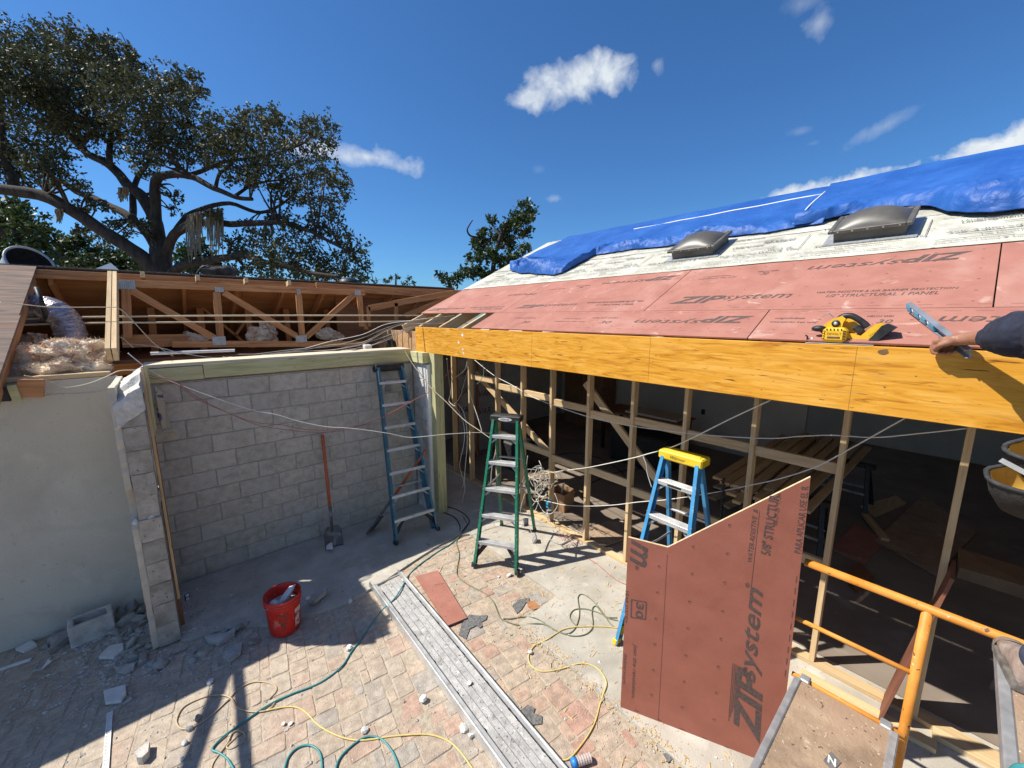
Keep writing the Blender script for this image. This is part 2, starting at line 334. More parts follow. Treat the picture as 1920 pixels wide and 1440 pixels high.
K['alu_dirty'] = pm('alu_dirty', [(.36, .355, .345), (.52, .51, .49)], 11, 9, .7, .35, metal=.15, fine=70, stain=[((.25, .22, .20), 14, .58, .72), ((.66, .64, .60), 9, .64, .74)], speck=[((.10, .09, .085), 60, .64, .69), ((.74, .72, .69), 45, .66, .71), ((.13, .12, .11), 28, .69, .73)])
K['galv'] = pm('galv', [(.34, .35, .36), (.48, .49, .50)], 14, 6, .5, .15, metal=.5, rnd=.08)
K['steel'] = pm('steel', [(.30, .30, .30), (.46, .46, .45)], 10, 7, .45, .15, metal=.7, stain=[((.22, .16, .11), 9, .62, .8)])
K['yellow'] = pm('yellow', [(.70, .46, .015), (.82, .57, .03)], 9, 7, .5, .08, stain=[((.50, .36, .08), 8, .60, .76)], speck=[((.3, .22, .03), 40, .72, .77)])
K['saw_yellow'] = pm('saw_yellow', [(.72, .40, .015), (.80, .47, .03)], 9, 5, .45, .05, speck=[((.45, .33, .12), 60, .70, .76)])
K['orange_paint'] = pm('orange_paint', [(.56, .21, .025), (.68, .29, .055)], 8, 7, .55, .2, stain=[((.40, .15, .02), 14, .64, .74)], speck=[((.10, .06, .03), 30, .68, .72), ((.55, .45, .35), 45, .70, .74)])
K['plywood'] = pm('plywood', [(.27, .19, .125), (.41, .30, .205)], 5, 11, .92, .5, fine=60, stain=[((.19, .135, .09), 3.2, .52, .70), ((.52, .42, .31), 9, .62, .74), ((.33, .22, .15), 1.4, .5, .7)], speck=[((.10, .075, .05), 40, .67, .71), ((.60, .50, .36), 55, .69, .74)])
K['red_plastic'] = pm('red_plastic', [(.47, .016, .012), (.57, .03, .02)], 7, 8, .48, .1, stain=[((.50, .17, .14), 8, .58, .72), ((.36, .05, .035), 4, .55, .72)], speck=[((.60, .42, .38), 55, .68, .73)])
K['plaster'] = pm('plaster', [(.62, .60, .56), (.74, .72, .68)], 12, 6, .9, .3)
K['orange_handle'] = pm('orange_handle', [(.42, .085, .03), (.52, .13, .05)], 9, 5, .5, .1, (1, 6, 6))
K['shovel'] = pm('shovel', [(.09, .09, .09), (.17, .17, .17)], 9, 7, .6, .2, metal=.4, stain=[((.34, .33, .31), 7, .56, .72)])
K['drywall'] = pm('drywall', [(.52, .45, .37), (.58, .51, .43)], 2, 6, .9, .08)
K['dwood'] = pm('dwood', [(.19, .08, .035), (.28, .125, .055)], 2, 6, .6, .1, (1, 10, 10), .5)
K['card'] = pm('card', [(.33, .19, .10), (.40, .24, .13)], 5, 5, .9, .1)
K['pink'] = pm('pink', [(.58, .36, .24), (.78, .59, .41), (.84, .71, .53)], 9, 12, 1, 1.0, fine=45, ramp=(.32, .58), stain=[((.55, .27, .19), 3.2, .56, .72)])
K['foil'] = pm('foil', [(.26, .22, .25), (.46, .41, .45)], 17, 8, .30, .7, metal=.5, fine=30, dist=1.5)
K['wire_white'] = pm('wire_white', [(.66, .63, .55), (.76, .73, .65)], 20, 3, .5, 0)
K['wire_tan'] = pm('wire_tan', [(.52, .44, .30), (.62, .53, .38)], 20, 3, .5, 0)
K['wire_red'] = pm('wire_red', [(.36, .10, .08), (.44, .14, .11)], 20, 3, .5, 0)
K['wire_grey'] = pm('wire_grey', [(.30, .29, .27), (.42, .41, .38)], 20, 3, .5, 0)
K['cord_yellow'] = pm('cord_yellow', [(.58, .44, .14), (.68, .53, .20)], 20, 3, .5, .1)
K['cord_tan'] = pm('cord_tan', [(.45, .34, .20), (.55, .42, .26)], 20, 3, .5, .1)
K['hose_teal'] = pm('hose_teal', [(.04, .21, .22), (.06, .27, .27)], 20, 3, .4, .1)
K['hose_olive'] = pm('hose_olive', [(.14, .15, .09), (.20, .21, .13)], 20, 3, .5, .1)
K['shingle'] = pm('shingle', [(.09, .09, .09), (.20, .20, .195)], 60, 4, .95, .6)
K['blue_plastic'] = pm('blue_plastic', [(.02, .16, .50), (.03, .22, .60)], 9, 4, .4, .05)
K['cyan'] = pm('cyan', [(.03, .33, .55), (.05, .40, .62)], 9, 4, .35, .05)
K['skin'] = pm('skin', [(.27, .125, .075), (.36, .18, .115)], 14, 7, .5, .15, fine=120, stain=[((.22, .09, .055), 22, .58, .72)])
K['navy'] = pm('navy', [(.012, .015, .030), (.024, .028, .048)], 30, 6, .9, .2, fine=300)
K['jeans'] = pm('jeans', [(.03, .04, .07), (.06, .07, .11)], 30, 6, .9, .2)
K['boot'] = pm('boot', [(.20, .14, .11), (.34, .26, .215)], 14, 9, .85, .4, fine=80, stain=[((.42, .37, .33), 7, .56, .72)])
K['sole'] = pm('sole', [(.10, .085, .075), (.20, .18, .16)], 20, 6, .9, .4)
K['pouch'] = pm('pouch', [(.022, .020, .018), (.060, .055, .050)], 10, 10, .85, .5, fine=120, stain=[((.17, .155, .14), 7, .62, .78)])
K['pouch_in'] = pm('pouch_in', [(.60, .36, .06), (.72, .48, .10)], 9, 8, .85, .2, stain=[((.40, .22, .04), 5, .58, .75)])
K['bark'] = pm('bark', [(.022, .017, .014), (.065, .052, .043)], 7, 9, .95, .9, (1, 1, .35), fine=30)
K['leaf'] = pm('leaf', [(.050, .058, .028), (.092, .102, .050)], 1.1, 4, .58, 0, spec=.22, trans=.18, stain=[((.105, .105, .050), .9, .55, .7)], isl=True, rnd=.35)
K['leaf_b'] = pm('leaf_b', [(.026, .052, .014), (.06, .09, .025)], .8, 4, .45, 0, spec=.4, trans=.25, isl=True, rnd=.35)
K['moss'] = pm('moss', [(.13, .115, .085), (.22, .195, .155)], 9, 4, 1, 0)
def paver_mat():
    m = pm('paver', [(.70, .70, .70), (1.12, 1.12, 1.12)], 16, 12, .94, .6, fine=90, isl=True, stain=[((.74, .72, .70), 7, .56, .72)], speck=[((.48, .47, .46), 85, .64, .71), ((1.35, 1.32, 1.28), 70, .65, .72)])
    nt = m.node_tree; N = nt.nodes; L = nt.links; b = N['Principled BSDF']; src = b.inputs['Base Color'].links[0].from_socket
    fr = [n for n in N if n.type == 'MATH' and n.operation == 'FRACT'][0]
    cr = N.new('ShaderNodeValToRGB'); cr.color_ramp.interpolation = 'CONSTANT'; e = cr.color_ramp.elements
    cs = [(.46, .35, .26), (.45, .29, .215), (.43, .345, .27), (.34, .31, .28), (.48, .37, .27), (.43, .235, .175), (.42, .33, .255), (.46, .31, .225), (.36, .31, .265), (.45, .355, .27)]
    for i, c in enumerate(cs):
        el = e[i] if i < 2 else e.new(i/len(cs)); el.position = i/len(cs); el.color = (*c, 1)
    L.new(fr.outputs[0], cr.inputs[0])
    mu = N.new('ShaderNodeMix'); mu.data_type = 'RGBA'; mu.blend_type = 'MULTIPLY'; mu.inputs[0].default_value = 1; L.new(cr.outputs[0], mu.inputs['A']); L.new(src, mu.inputs['B'])
    geo = N.new('ShaderNodeNewGeometry'); sx = N.new('ShaderNodeSeparateXYZ'); L.new(geo.outputs['Position'], sx.inputs[0])
    n = N.new('ShaderNodeTexNoise'); n.inputs['Scale'].default_value = 2.6; n.inputs['Detail'].default_value = 9; L.new(geo.outputs['Position'], n.inputs['Vector'])
    # settled masonry dust: thickest by the wall being broken up, thin towards the open patio
    d = N.new('ShaderNodeMath'); d.operation = 'MULTIPLY_ADD'; L.new(sx.outputs['Y'], d.inputs[0]); d.inputs[1].default_value = .30; d.inputs[2].default_value = -.85
    d1 = N.new('ShaderNodeMath'); d1.operation = 'MULTIPLY_ADD'; L.new(sx.outputs['X'], d1.inputs[0]); d1.inputs[1].default_value = -.16; L.new(d.outputs[0], d1.inputs[2])
    d2 = N.new('ShaderNodeMath'); d2.operation = 'MULTIPLY_ADD'; L.new(n.outputs['Fac'], d2.inputs[0]); d2.inputs[1].default_value = 1.6; L.new(d1.outputs[0], d2.inputs[2])
    mr = N.new('ShaderNodeMapRange'); mr.inputs['From Min'].default_value = .25; mr.inputs['From Max'].default_value = 1.25; mr.inputs['To Min'].default_value = .22; mr.inputs['To Max'].default_value = .92; L.new(d2.outputs[0], mr.inputs['Value'])
    du = N.new('ShaderNodeMix'); du.data_type = 'RGBA'; du.blend_type = 'MULTIPLY'; du.inputs[0].default_value = .75; du.inputs['A'].default_value = (.47, .40, .315, 1); L.new(src, du.inputs['B'])
    mx = N.new('ShaderNodeMix'); mx.data_type = 'RGBA'; L.new(mr.outputs[0], mx.inputs[0]); L.new(mu.outputs['Result'], mx.inputs['A']); L.new(du.outputs['Result'], mx.inputs['B'])
    L.new(mx.outputs['Result'], b.inputs['Base Color']); return m
K['paver'] = paver_mat()
# ================================================================ SETTING
def struct(name, mb, m, smooth=False): return tag(mb.build(name, m, None, smooth), kind='structure')
struct('ground', MB().box((40, 40, -.155), (900, 900, .11)), K['dirt'])
struct('patio_bed', MB().box((0, 2.2, -.0446), (8.4, 8.4, .08)), pm('joint_bed', [(.33, .27, .20), (.46, .39, .30)], 30, 6, 1, .5, fine=120, world=True))       # sand between and under the pavers
slab_pts = [(-.19, 5.39), (-.19, 4.36), (-.02, 4.33), (.10, 4.27), (.22, 4.22), (.33, 4.17), (.45, 4.06), (.58, 4.04), (.7, 3.98), (.85, 3.93), (1.0, 3.90), (1.17, 3.88), (1.36, 3.92), (1.55, 3.95), (1.8, 4.02), (2.1, 4.10), (2.45, 4.17), (2.70, 4.19), (2.83, 4.12), (2.84, 3.6), (2.82, 3.0), (2.83, 2.52), (2.27, 2.50), (2.275, 1.6), (2.26, .8), (2.27, -3), (13, -3), (13, 9.5), (2.72, 9.5), (2.72, 5.39)]
struct('concrete_slab', MB().prism([(x, y, -.10) for x, y in slab_pts], (0, 0, .122)), K['concrete'])
struct('floor', MB().box((8.0, 3.3, .0275), (8.0, 12.4, .005)), pm('tile_floor', [(.19, .15, .115), (.25, .205, .165)], 2, 9, .8, .2, stain=[((.30, .27, .23), 2.5, .60, .8)], world=True))
# ---- pavers: tumbled blocks of three sizes, laid in courses turned a few degrees
patio = tag(bpy.data.objects.new('patio', None), kind='structure'); COL.objects.link(patio); place(patio, Matrix.Translation((0.4, 3, 0)), None)
def paver_mesh(w, l, var):
    r = random.Random(var*31+int(w*1000)+int(l*77)); hx, hy = w/2-.0022, l/2-.0022; c = .013; k = 3
    ring = []
    for (sx, sy, a0) in ((1, 1, 0), (-1, 1, 90), (-1, -1, 180), (1, -1, 270)):
        for i in range(k):
            a = math.radians(a0+90*i/(k-1)); ring.append(((hx-c)*sx+c*math.cos(a)+r.uniform(-.002, .002), (hy-c)*sy+c*math.sin(a)+r.uniform(-.003, .003)))
    n = len(ring); m = MB(); d = .005
    top = [(x*(1-d/hx), y*(1-d/hy), r.uniform(-.0016, .0010)) for x, y in ring]
    m.add([(x, y, -.045) for x, y in ring]+[(x, y, -.006) for x, y in ring]+top, [(i, (i+1) % n, n+(i+1) % n, n+i) for i in range(n)]+[(n+i, n+(i+1) % n, 2*n+(i+1) % n, 2*n+i) for i in range(n)]+[tuple(range(2*n, 3*n))])
    return m
U = .0690; PA = math.radians(-8); PO = V((-.6, 4.6, 0)); px_ = V((math.cos(PA), math.sin(PA), 0)); py_ = V((-math.sin(PA), math.cos(PA), 0))
occ = set(); pav = []; NX0, NX1, NY0, NY1 = -54, 54, -76, 16
rp = random.Random(3)
for j in range(NY1, NY0, -1):
    for i in range(NX0, NX1):
        if (i, j) in occ: continue
        opts = [(2, 2)]*4+[(3, 2)]*5+[(2, 3)]*3+[(3, 3)]*4; rp.shuffle(opts)
        for (a, b) in opts+[(2, 1), (1, 2), (1, 1)]:
            cells = [(i+p, j-q) for p in range(a) for q in range(b)]
            if all(c not in occ and c[0] < NX1 and c[1] > NY0 for c in cells):
                occ.update(cells); pav.append((i+a/2, j+1-b/2, a, b)); break
def inside(x, y, poly):
    r = False; n = len(poly)
    for i in range(n):
        (x1, y1), (x2, y2) = poly[i], poly[(i+1) % n]
        if (y1 > y) != (y2 > y) and x < (x2-x1)*(y-y1)/(y2-y1)+x1: r = not r
    return r
def project(p):
    d = V(p)-EYE; z = d.dot(CF); return (960+F_PX*d.dot(CR)/z, 720-F_PX*d.dot(CU)/z, z) if z > .2 else (9e9, 9e9, z)
hole = onZ(103, 1247); cand = []
for (gx, gy, a, b) in pav:
    p = PO + px_*(gx*U) + py_*(gy*U)
    if not (-3.2 < p.x < 2.3 or (p.x < 2.86 and p.y > 2.5)) or not -1.2 < p.y < 5.2 or p.x > 2.86: continue
    cs = [p+px_*(sx*a*U/2)+py_*(sy*b*U/2) for sx in (-1, 1) for sy in (-1, 1)]
    if inside(p.x, p.y, slab_pts) or any(c.x > 2.265 and c.y < 2.5 for c in cs) or any(c.x > 2.83 for c in cs): 
        if all(inside(c.x, c.y, slab_pts) for c in cs): continue
        if any(c.x > 2.265 and c.y < 2.5 for c in cs) and p.x > 2.2: continue
        if any(c.x > 2.84 for c in cs): continue
    if p.x < -.38 and p.y > 5.2: continue
    if (p-hole).length < .12: continue
    q = project(p); vis = -60 < q[0] < 1980 and 900 < q[1] < 1500
    cand.append((0 if vis else 1, (p-EYE).length, p, a, b))
cand.sort(key=lambda t: (t[0], t[1])); cache = {}; rest = MB()
for k, (nv, d, p, a, b) in enumerate(cand):
    var = rp.randrange(3); key = (a, b, var)
    if key not in cache: cache[key] = (paver_mesh(a*U, b*U, var), None)
    mb, me = cache[key]; R = Matrix.Rotation(PA+math.radians(rp.gauss(0, .8)), 4, 'Z'); z = rp.gauss(0, .0018)-.001
    tilt = Matrix.Rotation(rp.gauss(0, .008), 4, 'X') @ Matrix.Rotation(rp.gauss(0, .008), 4, 'Y')
    M = Matrix.Translation((p.x, p.y, z)) @ R @ tilt
    if k < 296:
        if me is None: me = mb.mesh('paver', K['paver']); cache[key] = (mb, me)
        link('paver', me, M, patio)
    else: rest.add([M @ V(v) for v in mb.v], mb.f)
if rest.v: tag(rest.build('paver_field', K['paver'], patio), kind='stuff')
struct('bare_soil', MB().box((hole.x, hole.y, -.0125), (.34, .24, .006)), K['soil'])
# fill the cut edges along the slab with sand
struct('joint_sand', MB().prism([(2.22, -3, -.012), (2.272, -3, -.012), (2.272, 2.49, -.012), (2.22, 2.49, -.012)], (0, 0, .007)), pm('sand', [(.30, .21, .10), (.46, .36, .22)], 40, 6, 1, .6, fine=120))

# ================================================================ BLOCK WALL
BL = .4064; BH = .2032
def block_mesh(l, h, t, var):
    """one masonry unit with softened, slightly uneven arrises; length along X, face towards -Y"""
    m = MB().box((0, 0, 0), (l, t, h), ch=.004); r = random.Random(var)
    m.v = [(x+r.uniform(-.0015, .0015), y+r.uniform(-.002, .002), z+r.uniform(-.0015, .0015)) for x, y, z in m.v]; return m.mesh('block', K['block'])
FULL = [block_mesh(BL-.010, BH-.010, .19, i) for i in range(4)]; HALF = [block_mesh(BL/2-.010, BH-.010, .19, 9+i) for i in range(3)]
wall = thing('block_wall', (1.3, 5.5, 0), 'long bare grey concrete block wall behind the leaning ladder, capped with green treated timber', 'block wall')
MB().box((1.275, 5.5005, 1.13), (2.93, .183, 2.26)).build('mortar', K['mortar'], wall)
rb = random.Random(5)
for c in range(11):
    x0 = -.19; off = 1.695-.2032*(0 if c % 2 == 0 else 1); x = off - 8*BL
    while x < 2.72:
        a = max(x, x0); b = min(x+BL, 2.74); l = b-a
        if l > .05:
            z = .012+BH*(c+.5)
            if abs(l-BL) < .01: me = FULL[rb.randrange(4)]
            elif abs(l-BL/2) < .02: me = HALF[rb.randrange(3)]
            else: me = block_mesh(l-.010, BH-.010, .19, rb.randrange(99))
            o = link('block', me, Matrix.Translation(((a+b)/2, 5.495+rb.gauss(0, .0012), z)), wall)
        x += BL
P1 = onY(382, 700, 5.37).x
board('top_plate', (-.20, 5.42, 2.337), (P1-.003, 5.42, 2.345), .09, .145, K['oldwood'] if False else K['treated'], wall)
board('top_plate', (P1+.003, 5.42, 2.355), (2.735, 5.42, 2.362), .09, .15, K['treated'], wall)
board('cap_board', (-.19, 5.57, 2.437), (2.72, 5.57, 2.452), .36, .035, K['pale_pine'], wall)
pier = thing('block_pier', (2.8, 5.2, 0), 'short sunlit return of whitish block between the leaning ladder and the timber post', 'block wall')
MB().box((2.83, 5.18, 1.13), (.15, .40, 2.26)).build('mortar', K['white'], pier)
R90 = Matrix.Rotation(math.radians(90), 4, 'Z')
K['block_white'] = pm('block_white', [(.50, .49, .46), (.64, .63, .60)], 10, 10, .92, .5, fine=110, stain=[((.36, .35, .33), 4, .58, .75)], rnd=.06)
for c in range(11):
    z = .012+BH*(c+.5)
    parts = [(5.195, .38)] if c % 2 == 0 else [(5.29, .19), (5.092, .19)]
    for (yc, l) in parts:
        me = block_mesh(l-.008, BH-.01, .17, rb.randrange(99)); me.materials[0] = K['block_white']
        link('block', me, Matrix.Translation((2.83, yc, z)) @ R90, pier)
board('top_plate', (2.76, 5.385, 2.355), (2.76, 5.0, 2.355), .12, .15, K['treated'], pier)
post = solo('timber_post', MB().box((2.87, 4.925, 1.22), (.14, .15, 2.40), ch=.004), K['treated'], 'thick green treated timber post standing under the left end of the orange beam', 'post')
post.data = (lambda: MB().box((0, 0, 0), (2.40, .15, .14), ch=.004).mesh('timber_post', K['treated']))(); post.matrix_basis = Matrix.Translation((2.87, 4.925, 1.222)) @ Matrix.Rotation(math.radians(-90), 4, 'Y'); WM[post] = post.matrix_basis.copy()
solo('door_buck', MB().box((2.905, 5.02, 1.2), (.05, .04, 2.34), ch=.002), K['pine'], 'thin pale timber strip standing upright between the whitish block return and the timber post', 'timber strip')

# ================================================================ BROKEN WALL END (stub)
stub = thing('broken_wall_end', (-.285, 4.6, 0), 'broken upright end of a block wall with jagged plaster edge and sunlit crumbled top', 'block wall')
def jag(mb, amp, seed):
    mb.v = [tuple(V(v)+mnoise.noise_vector(V(v)*9+V((seed*7.3,)*3))*amp+mnoise.noise_vector(V(v)*31+V((seed,)*3))*amp*.4) for v in mb.v]; return mb
def subbox(c, d, n=6):
    """box with gridded faces so it can be broken up"""
    m = MB(); c = V(c); h = V(d)/2
    for a in range(3):
        b, e = (a+1) % 3, (a+2) % 3
        for sg in (-1, 1):
            vs = []; fs = []
            for i in range(n+1):
                for j in range(n+1):
                    p = [0, 0, 0]; p[a] = sg*h[a]; p[b] = (2*i/n-1)*h[b]; p[e] = (2*j/n-1)*h[e]; vs.append(c+V(p))
            for i in range(n):
                for j in range(n):
                    q = (i*(n+1)+j, (i+1)*(n+1)+j, (i+1)*(n+1)+j+1, i*(n+1)+j+1); fs.append(q if sg > 0 else q[::-1])
            m.add(vs, fs)
    return m
for c in range(12):
    z = .012+BH*(c+.5); y0 = 4.40; broken = c == 6
    if c >= 11: continue
    l1 = .40 if c % 2 == 0 else .20; ys = y0
    if c in (7, 8, 9): l1 = .195
    seq = [l1, .40, .40]
    for k, l in enumerate(seq):
        e = min(ys+l, 5.385)
        if e-ys > .04:
            inset = (.085 if broken and k == 0 else 0.0)
            m = subbox((-.2635+inset*.6, (ys+e)/2+inset/2, z), (.147-inset, e-ys-.004-inset, BH-.005), 6); jag(m, .004 if not (broken and k == 0) else .022, c*3+k); m.build('block', K['grimy'], stub)
        ys = e + (.21 if k == 0 and c in (7, 8, 9) else 0)
for cz, hz, ya, yb in ((.72, 1.42, 4.418, 5.38), (2.135, .19, 4.418, 5.38), (1.735, .61, 4.418, 4.595), (1.735, .61, 4.806, 5.38)): MB().box((-.264, (ya+yb)/2, cz), (.135, yb-ya, hz)).build('mortar', K['mortar'], stub)
tp = subbox((-.282, 4.86, 2.315), (.185, .93, .19), 22)
tp.v = [(x, y, z if z < 2.2 else z - max(0, (-.19-x))*.75 - max(0, 4.55-y)*.25 + .05*(y > 4.6)) for x, y, z in tp.v]
jag(jag(tp, .012, 4), .010, 17).build('broken_top', K['chunk_pale'], stub)
# plaster render on the left face, torn along its front edge
ys = [5.385]; fr = []
pl = MB(); nz_ = 60; vs = []; fs = []
for i in range(nz_+1):
    z = .02+2.36*i/nz_
    t = 4.405+.016*mnoise.noise(V((z*7, 1, 0)))+.03*max(0, mnoise.noise(V((z*19, 4, 0))))
    if 1.18 < z < 1.52: t += .11*math.sin((z-1.18)/.34*math.pi)
    for (x, y) in ((-.382, t), (-.340, t+.008), (-.340, 4.60), (-.382, 4.60)): vs.append((x+.004*mnoise.noise(V((z*9, x*30, 2))), y, z))
for i in range(nz_):
    for j in range(4): a = i*4+j; b = i*4+(j+1) % 4; fs.append((a, b, b+4, a+4))
fs += [(3, 2, 1, 0), tuple(nz_*4+j for j in range(4))]
pl.add(vs, fs); pl.build('render_coat', K['stucco'], stub)
MB().box((-.361, 4.935, .715), (.04, .668, 1.41)).box((-.361, 5.035, 1.735), (.04, .468, .61)).box((-.361, 4.935, 2.21), (.04, .668, .33)).build('rear_render', K['stucco'], stub)
for i, (x, y, z, r) in enumerate([(-.255, 4.452, 1.225, .045), (-.352, 4.455, 1.205, .034)]):
    jag(jag(MB().ball((x, y, z), (r, r*.8, r*.9), 14, 10), .020, 8+i), .01, i).build('mortar_lump', K['chunk_pale'], stub)
# furring strips and cable bundle on the right side of the stub
t1 = onX(276, 700, -.17); 
board('furring_strip', (-.172, 4.62, 2.50), (-.165, 4.50, .36), .014, .020, K['pine'], stub, up=(1, 0, 0))
board('furring_strip', (-.148, 4.66, 2.52), (-.150, 4.62, 1.95), .016, .022, K['treated'], stub, up=(1, 0, 0))
board('furring_strip', (-.168, 4.60, 1.9), (-.168, 4.56, .05), .016, .03, K['dwood'], stub, up=(1, 0, 0))
solo('torn_housewrap', jag(MB().prism([onY(290, 722, 5.28), onY(304, 735, 5.28), onY(318, 790, 5.24), onY(322, 812, 5.2), onY(306, 812, 5.2), onY(294, 785, 5.25)], (.0, -.006, .004)), .02, 3), pm('wrap', [(.09, .10, .17), (.50, .42, .29)], 14, 5, .8, .2, ramp=(.40, .44)), 'torn strip of tan paper wrap dangling below the top of the broken wall end', 'paper wrap')
solo('splintered_lath', MB().bar(onY(305, 800, 5.25), onY(328, 818, 5.22), .012, .02), K['pine'], 'short splintered pale lath sticking out below the torn paper wrap', 'lath')
ob = onZ(347, 1117, .06)
box = thing('outlet_box', (ob.x, ob.y, .02), 'loose metal outlet box with white double socket lying by the broken wall end', 'outlet box', rz=.5)
b0 = WM[box]
def loc(root, mb): 
    M = WM[root]; mb.v = [tuple(M @ V(v)) for v in mb.v]; return mb
loc(box, MB().box((0, 0, .03), (.11, .06, .10), ch=.004)).build('case', K['galv'], box)
loc(box, MB().box((0, -.032, .032), (.045, .008, .085), ch=.003)).build('faceplate', K['black'], box)
for dz in (-.018, .022): loc(box, MB().box((0, -.037, .032+dz), (.032, .008, .030), ch=.008)).build('socket', K['white'], box)

# ================================================================ STUCCO WALL (left)
sw = thing('stucco_wall', (-2, 5.34, 0), 'plain beige rendered wall at the left edge below the opened attic', 'wall')
MB().box((-3.19, 5.34, 1.19), (5.62, .12, 2.38)).build('wall', K['stucco'], sw)
board('wall_plate', (-6, 5.33, 2.405), (-.42, 5.33, 2.405), .12, .04, K['pine'], sw)
ov = thing('shadow_boards', (-1.6, 4.6, 2.5), 'pair of unseen boards added beyond the left edge to cast two thin shadows', 'boards')  # added out of view to throw the two thin shadows on the pavers
board('board', (-1.44, 5.25, 2.53), (-2.02, 3.72, 2.55), .09, .04, K['oldwood'], ov); board('board', (-1.40, 5.22, 2.50), (-1.56, 3.70, 2.58), .06, .04, K['oldwood'], ov)
fb = thing('fascia_stub', (-.9, 5.15, 2.3), 'sawn stub of brown fascia board at the left above the beige wall', 'board')
board('face', onY(33, 728, 5.18), onY(83, 728, 5.18), .04, .155, K['oldwood'], fb)
a = onY(0, 728, 5.2); MB().bar(a+V((-.6, 0, -.02)), onY(22, 738, 5.2), .12, .11).build('soffit_end', K['black'], fb)
MB().bar(onY(22, 722, 5.16), onY(34, 752, 5.16), .05, .05).build('bracket', K['treated'], fb)
# ================================================================ OPENED GABLE ROOF (left)
RY, RZ = 7.2, 3.475; PG = math.atan2(RZ-2.44, RY-5.08)
ga = thing('gable_roof', (-1, 7.2, 2.4), 'old gable roof at the left, near slope torn off, board underside showing', 'roof')
def gpt(x, y, off=0.): return V((x, y, RZ-abs(y-RY)*math.tan(PG)+off))
# far slope: plywood seen from below, in separate sheets
for k in range(5):
    x0, x1 = -5.0+k*2.0, -5.0+(k+1)*2.0-.006
    MB().prism([gpt(x0, RY+.02, -.005), gpt(x1, RY+.02, -.005), gpt(x1, 10.6, -.005), gpt(x0, 10.6, -.005)], (0, 0, .02)).build('deck_panel', K['attic'], ga)
MB().prism([gpt(-5, RY, .032), gpt(4.7, RY, .032), gpt(4.7, 10.7, .03), gpt(-5, 10.7, .03)], (0, 0, .012)).build('roof_felt', K['shingle'], ga)
# surviving near slope at far left
xr = -1.03
for k, (ya, yb) in enumerate([(4.87, 6.05), (6.056, 7.19)]):
    MB().prism([gpt(-5, ya, .0), gpt(xr, ya, .0), gpt(xr+.01, yb, .0), gpt(-5, yb, .0)], (0, 0, .035)).build('deck_panel', K['weathered'], ga)
board('rafter', gpt(xr-.03, 4.9, -.075), gpt(xr-.03, 7.15, -.075), .04, .14, K['oldwood'], ga)
board('ridge_board', (-5, RY-.03, RZ-.05), (4.55, RY-.03, RZ-.06), .035, .10, K['oldwood'], ga)
q0 = onY(592, 530, 7.12); q1 = onY(858, 551, 7.12)
board('ridge_board', (q0.x, 7.12, q0.z-.055), (q1.x, 7.12, q1.z-.05), .04, .12, K['oldwood'], ga)
for x in np.arange(-4.6, 4.4, .61):
    board('rafter', gpt(x, RY+.04, -.10), gpt(x, 10.4, -.10), .038, .12, K['attic'], ga)
for px0 in (268, 370, 460, 540): 
    p = onY(px0, 516+(px0-268)*.055, 7.05); board('rafter_tail', p+V((0, .03, -.02)), p+V((0, -.10, .0)), .045, .075, K['pine'], ga)
for i, px0 in enumerate((283, 376, 466, 538, 614)):
    p0 = onY(px0-6, 545, 8.0); p1 = onY(px0+3, 625, 8.0)
    board('web_post', (p0.x, 8.0, gpt(0, 8.0).z-.02), (p1.x, 8.0, 2.4), .04, .085, K['attic'], ga, up=(1, 0, 0))
for (a, b) in [((345, 548), (455, 640)), ((500, 548), (440, 630)), ((590, 545), (520, 560))]:
    board('web_brace', onY(*a, 8.05), onY(*b, 8.05), .04, .08, K['attic'], ga, up=(0, 1, 0))
MB().box((-.5, 8.9, 2.36), (10, 3.6, .05)).build('attic_floor', K['dwood'], ga)
MB().box((-.5, 10.6, 2.1), (10.5, .05, .9)).build('back_panel', K['dwood'], ga)
MB().box((-5.05, 8.0, 2.6), (.05, 5, 1.7)).build('back_panel', K['dwood'], ga)
# double rafter, ends cut plumb
dr = thing('double_rafter', (-.39, 6, 2.4), 'pair of bare sunlit rafters side by side running from ridge to wall top', 'rafter')
for dx in (-.022, .022):
    r = board('rafter', gpt(-.392+dx, 5.36, .0), gpt(-.392+dx, 7.1, .0), .038, .14, K['pine'], dr)
# girder truss
YT = 6.9
tr = thing('roof_truss', (1.1, YT, 2.5), 'long brown timber roof truss with diagonal webs standing beyond the block wall', 'roof truss')
def tb(name, a, b, h=.09, dy=0.0, m='oldwood'):
    p, q = onY(*a, YT), onY(*b, YT); p.y = q.y = YT+dy; return board(name, p, q, .04, h, K[m], tr, up=(0, 0, 1))
tb('top_chord', (221, 531), (684, 549)); tb('bottom_chord', (322, 645), (690, 645))
tb('bottom_chord', (228, 640), (352, 638), .16, .045)
for a, b in [((236, 540), (240, 634)), ((406, 548), (413, 632)), ((560, 552), (566, 628)), ((674, 554), (678, 612))]: tb('web_post', a, b, .085, .002)
for a, b in [((246, 544), (402, 634)), ((420, 549), (556, 630)), ((664, 552), (574, 632))]: tb('web_brace', a, b, .085, -.001)
for (x, y, w, h) in [(235, 534, 27, 16), (411, 543, 15, 10), (411, 639, 23, 18), (560, 547, 8, 12), (565, 635, 24, 16), (671, 549, 15, 13)]:
    c = onY(x, y, YT-.024); s = 1/150.; pl = MB()
    n = max(3, int(w/3)); 
    for i in range(n): pl.box((c.x+(i-(n-1)/2)*w*s/n, c.y, c.z), (w*s/n*.93, .004, h*s), ch=.001)
    pl.build('nail_plate', K['galv'], tr)
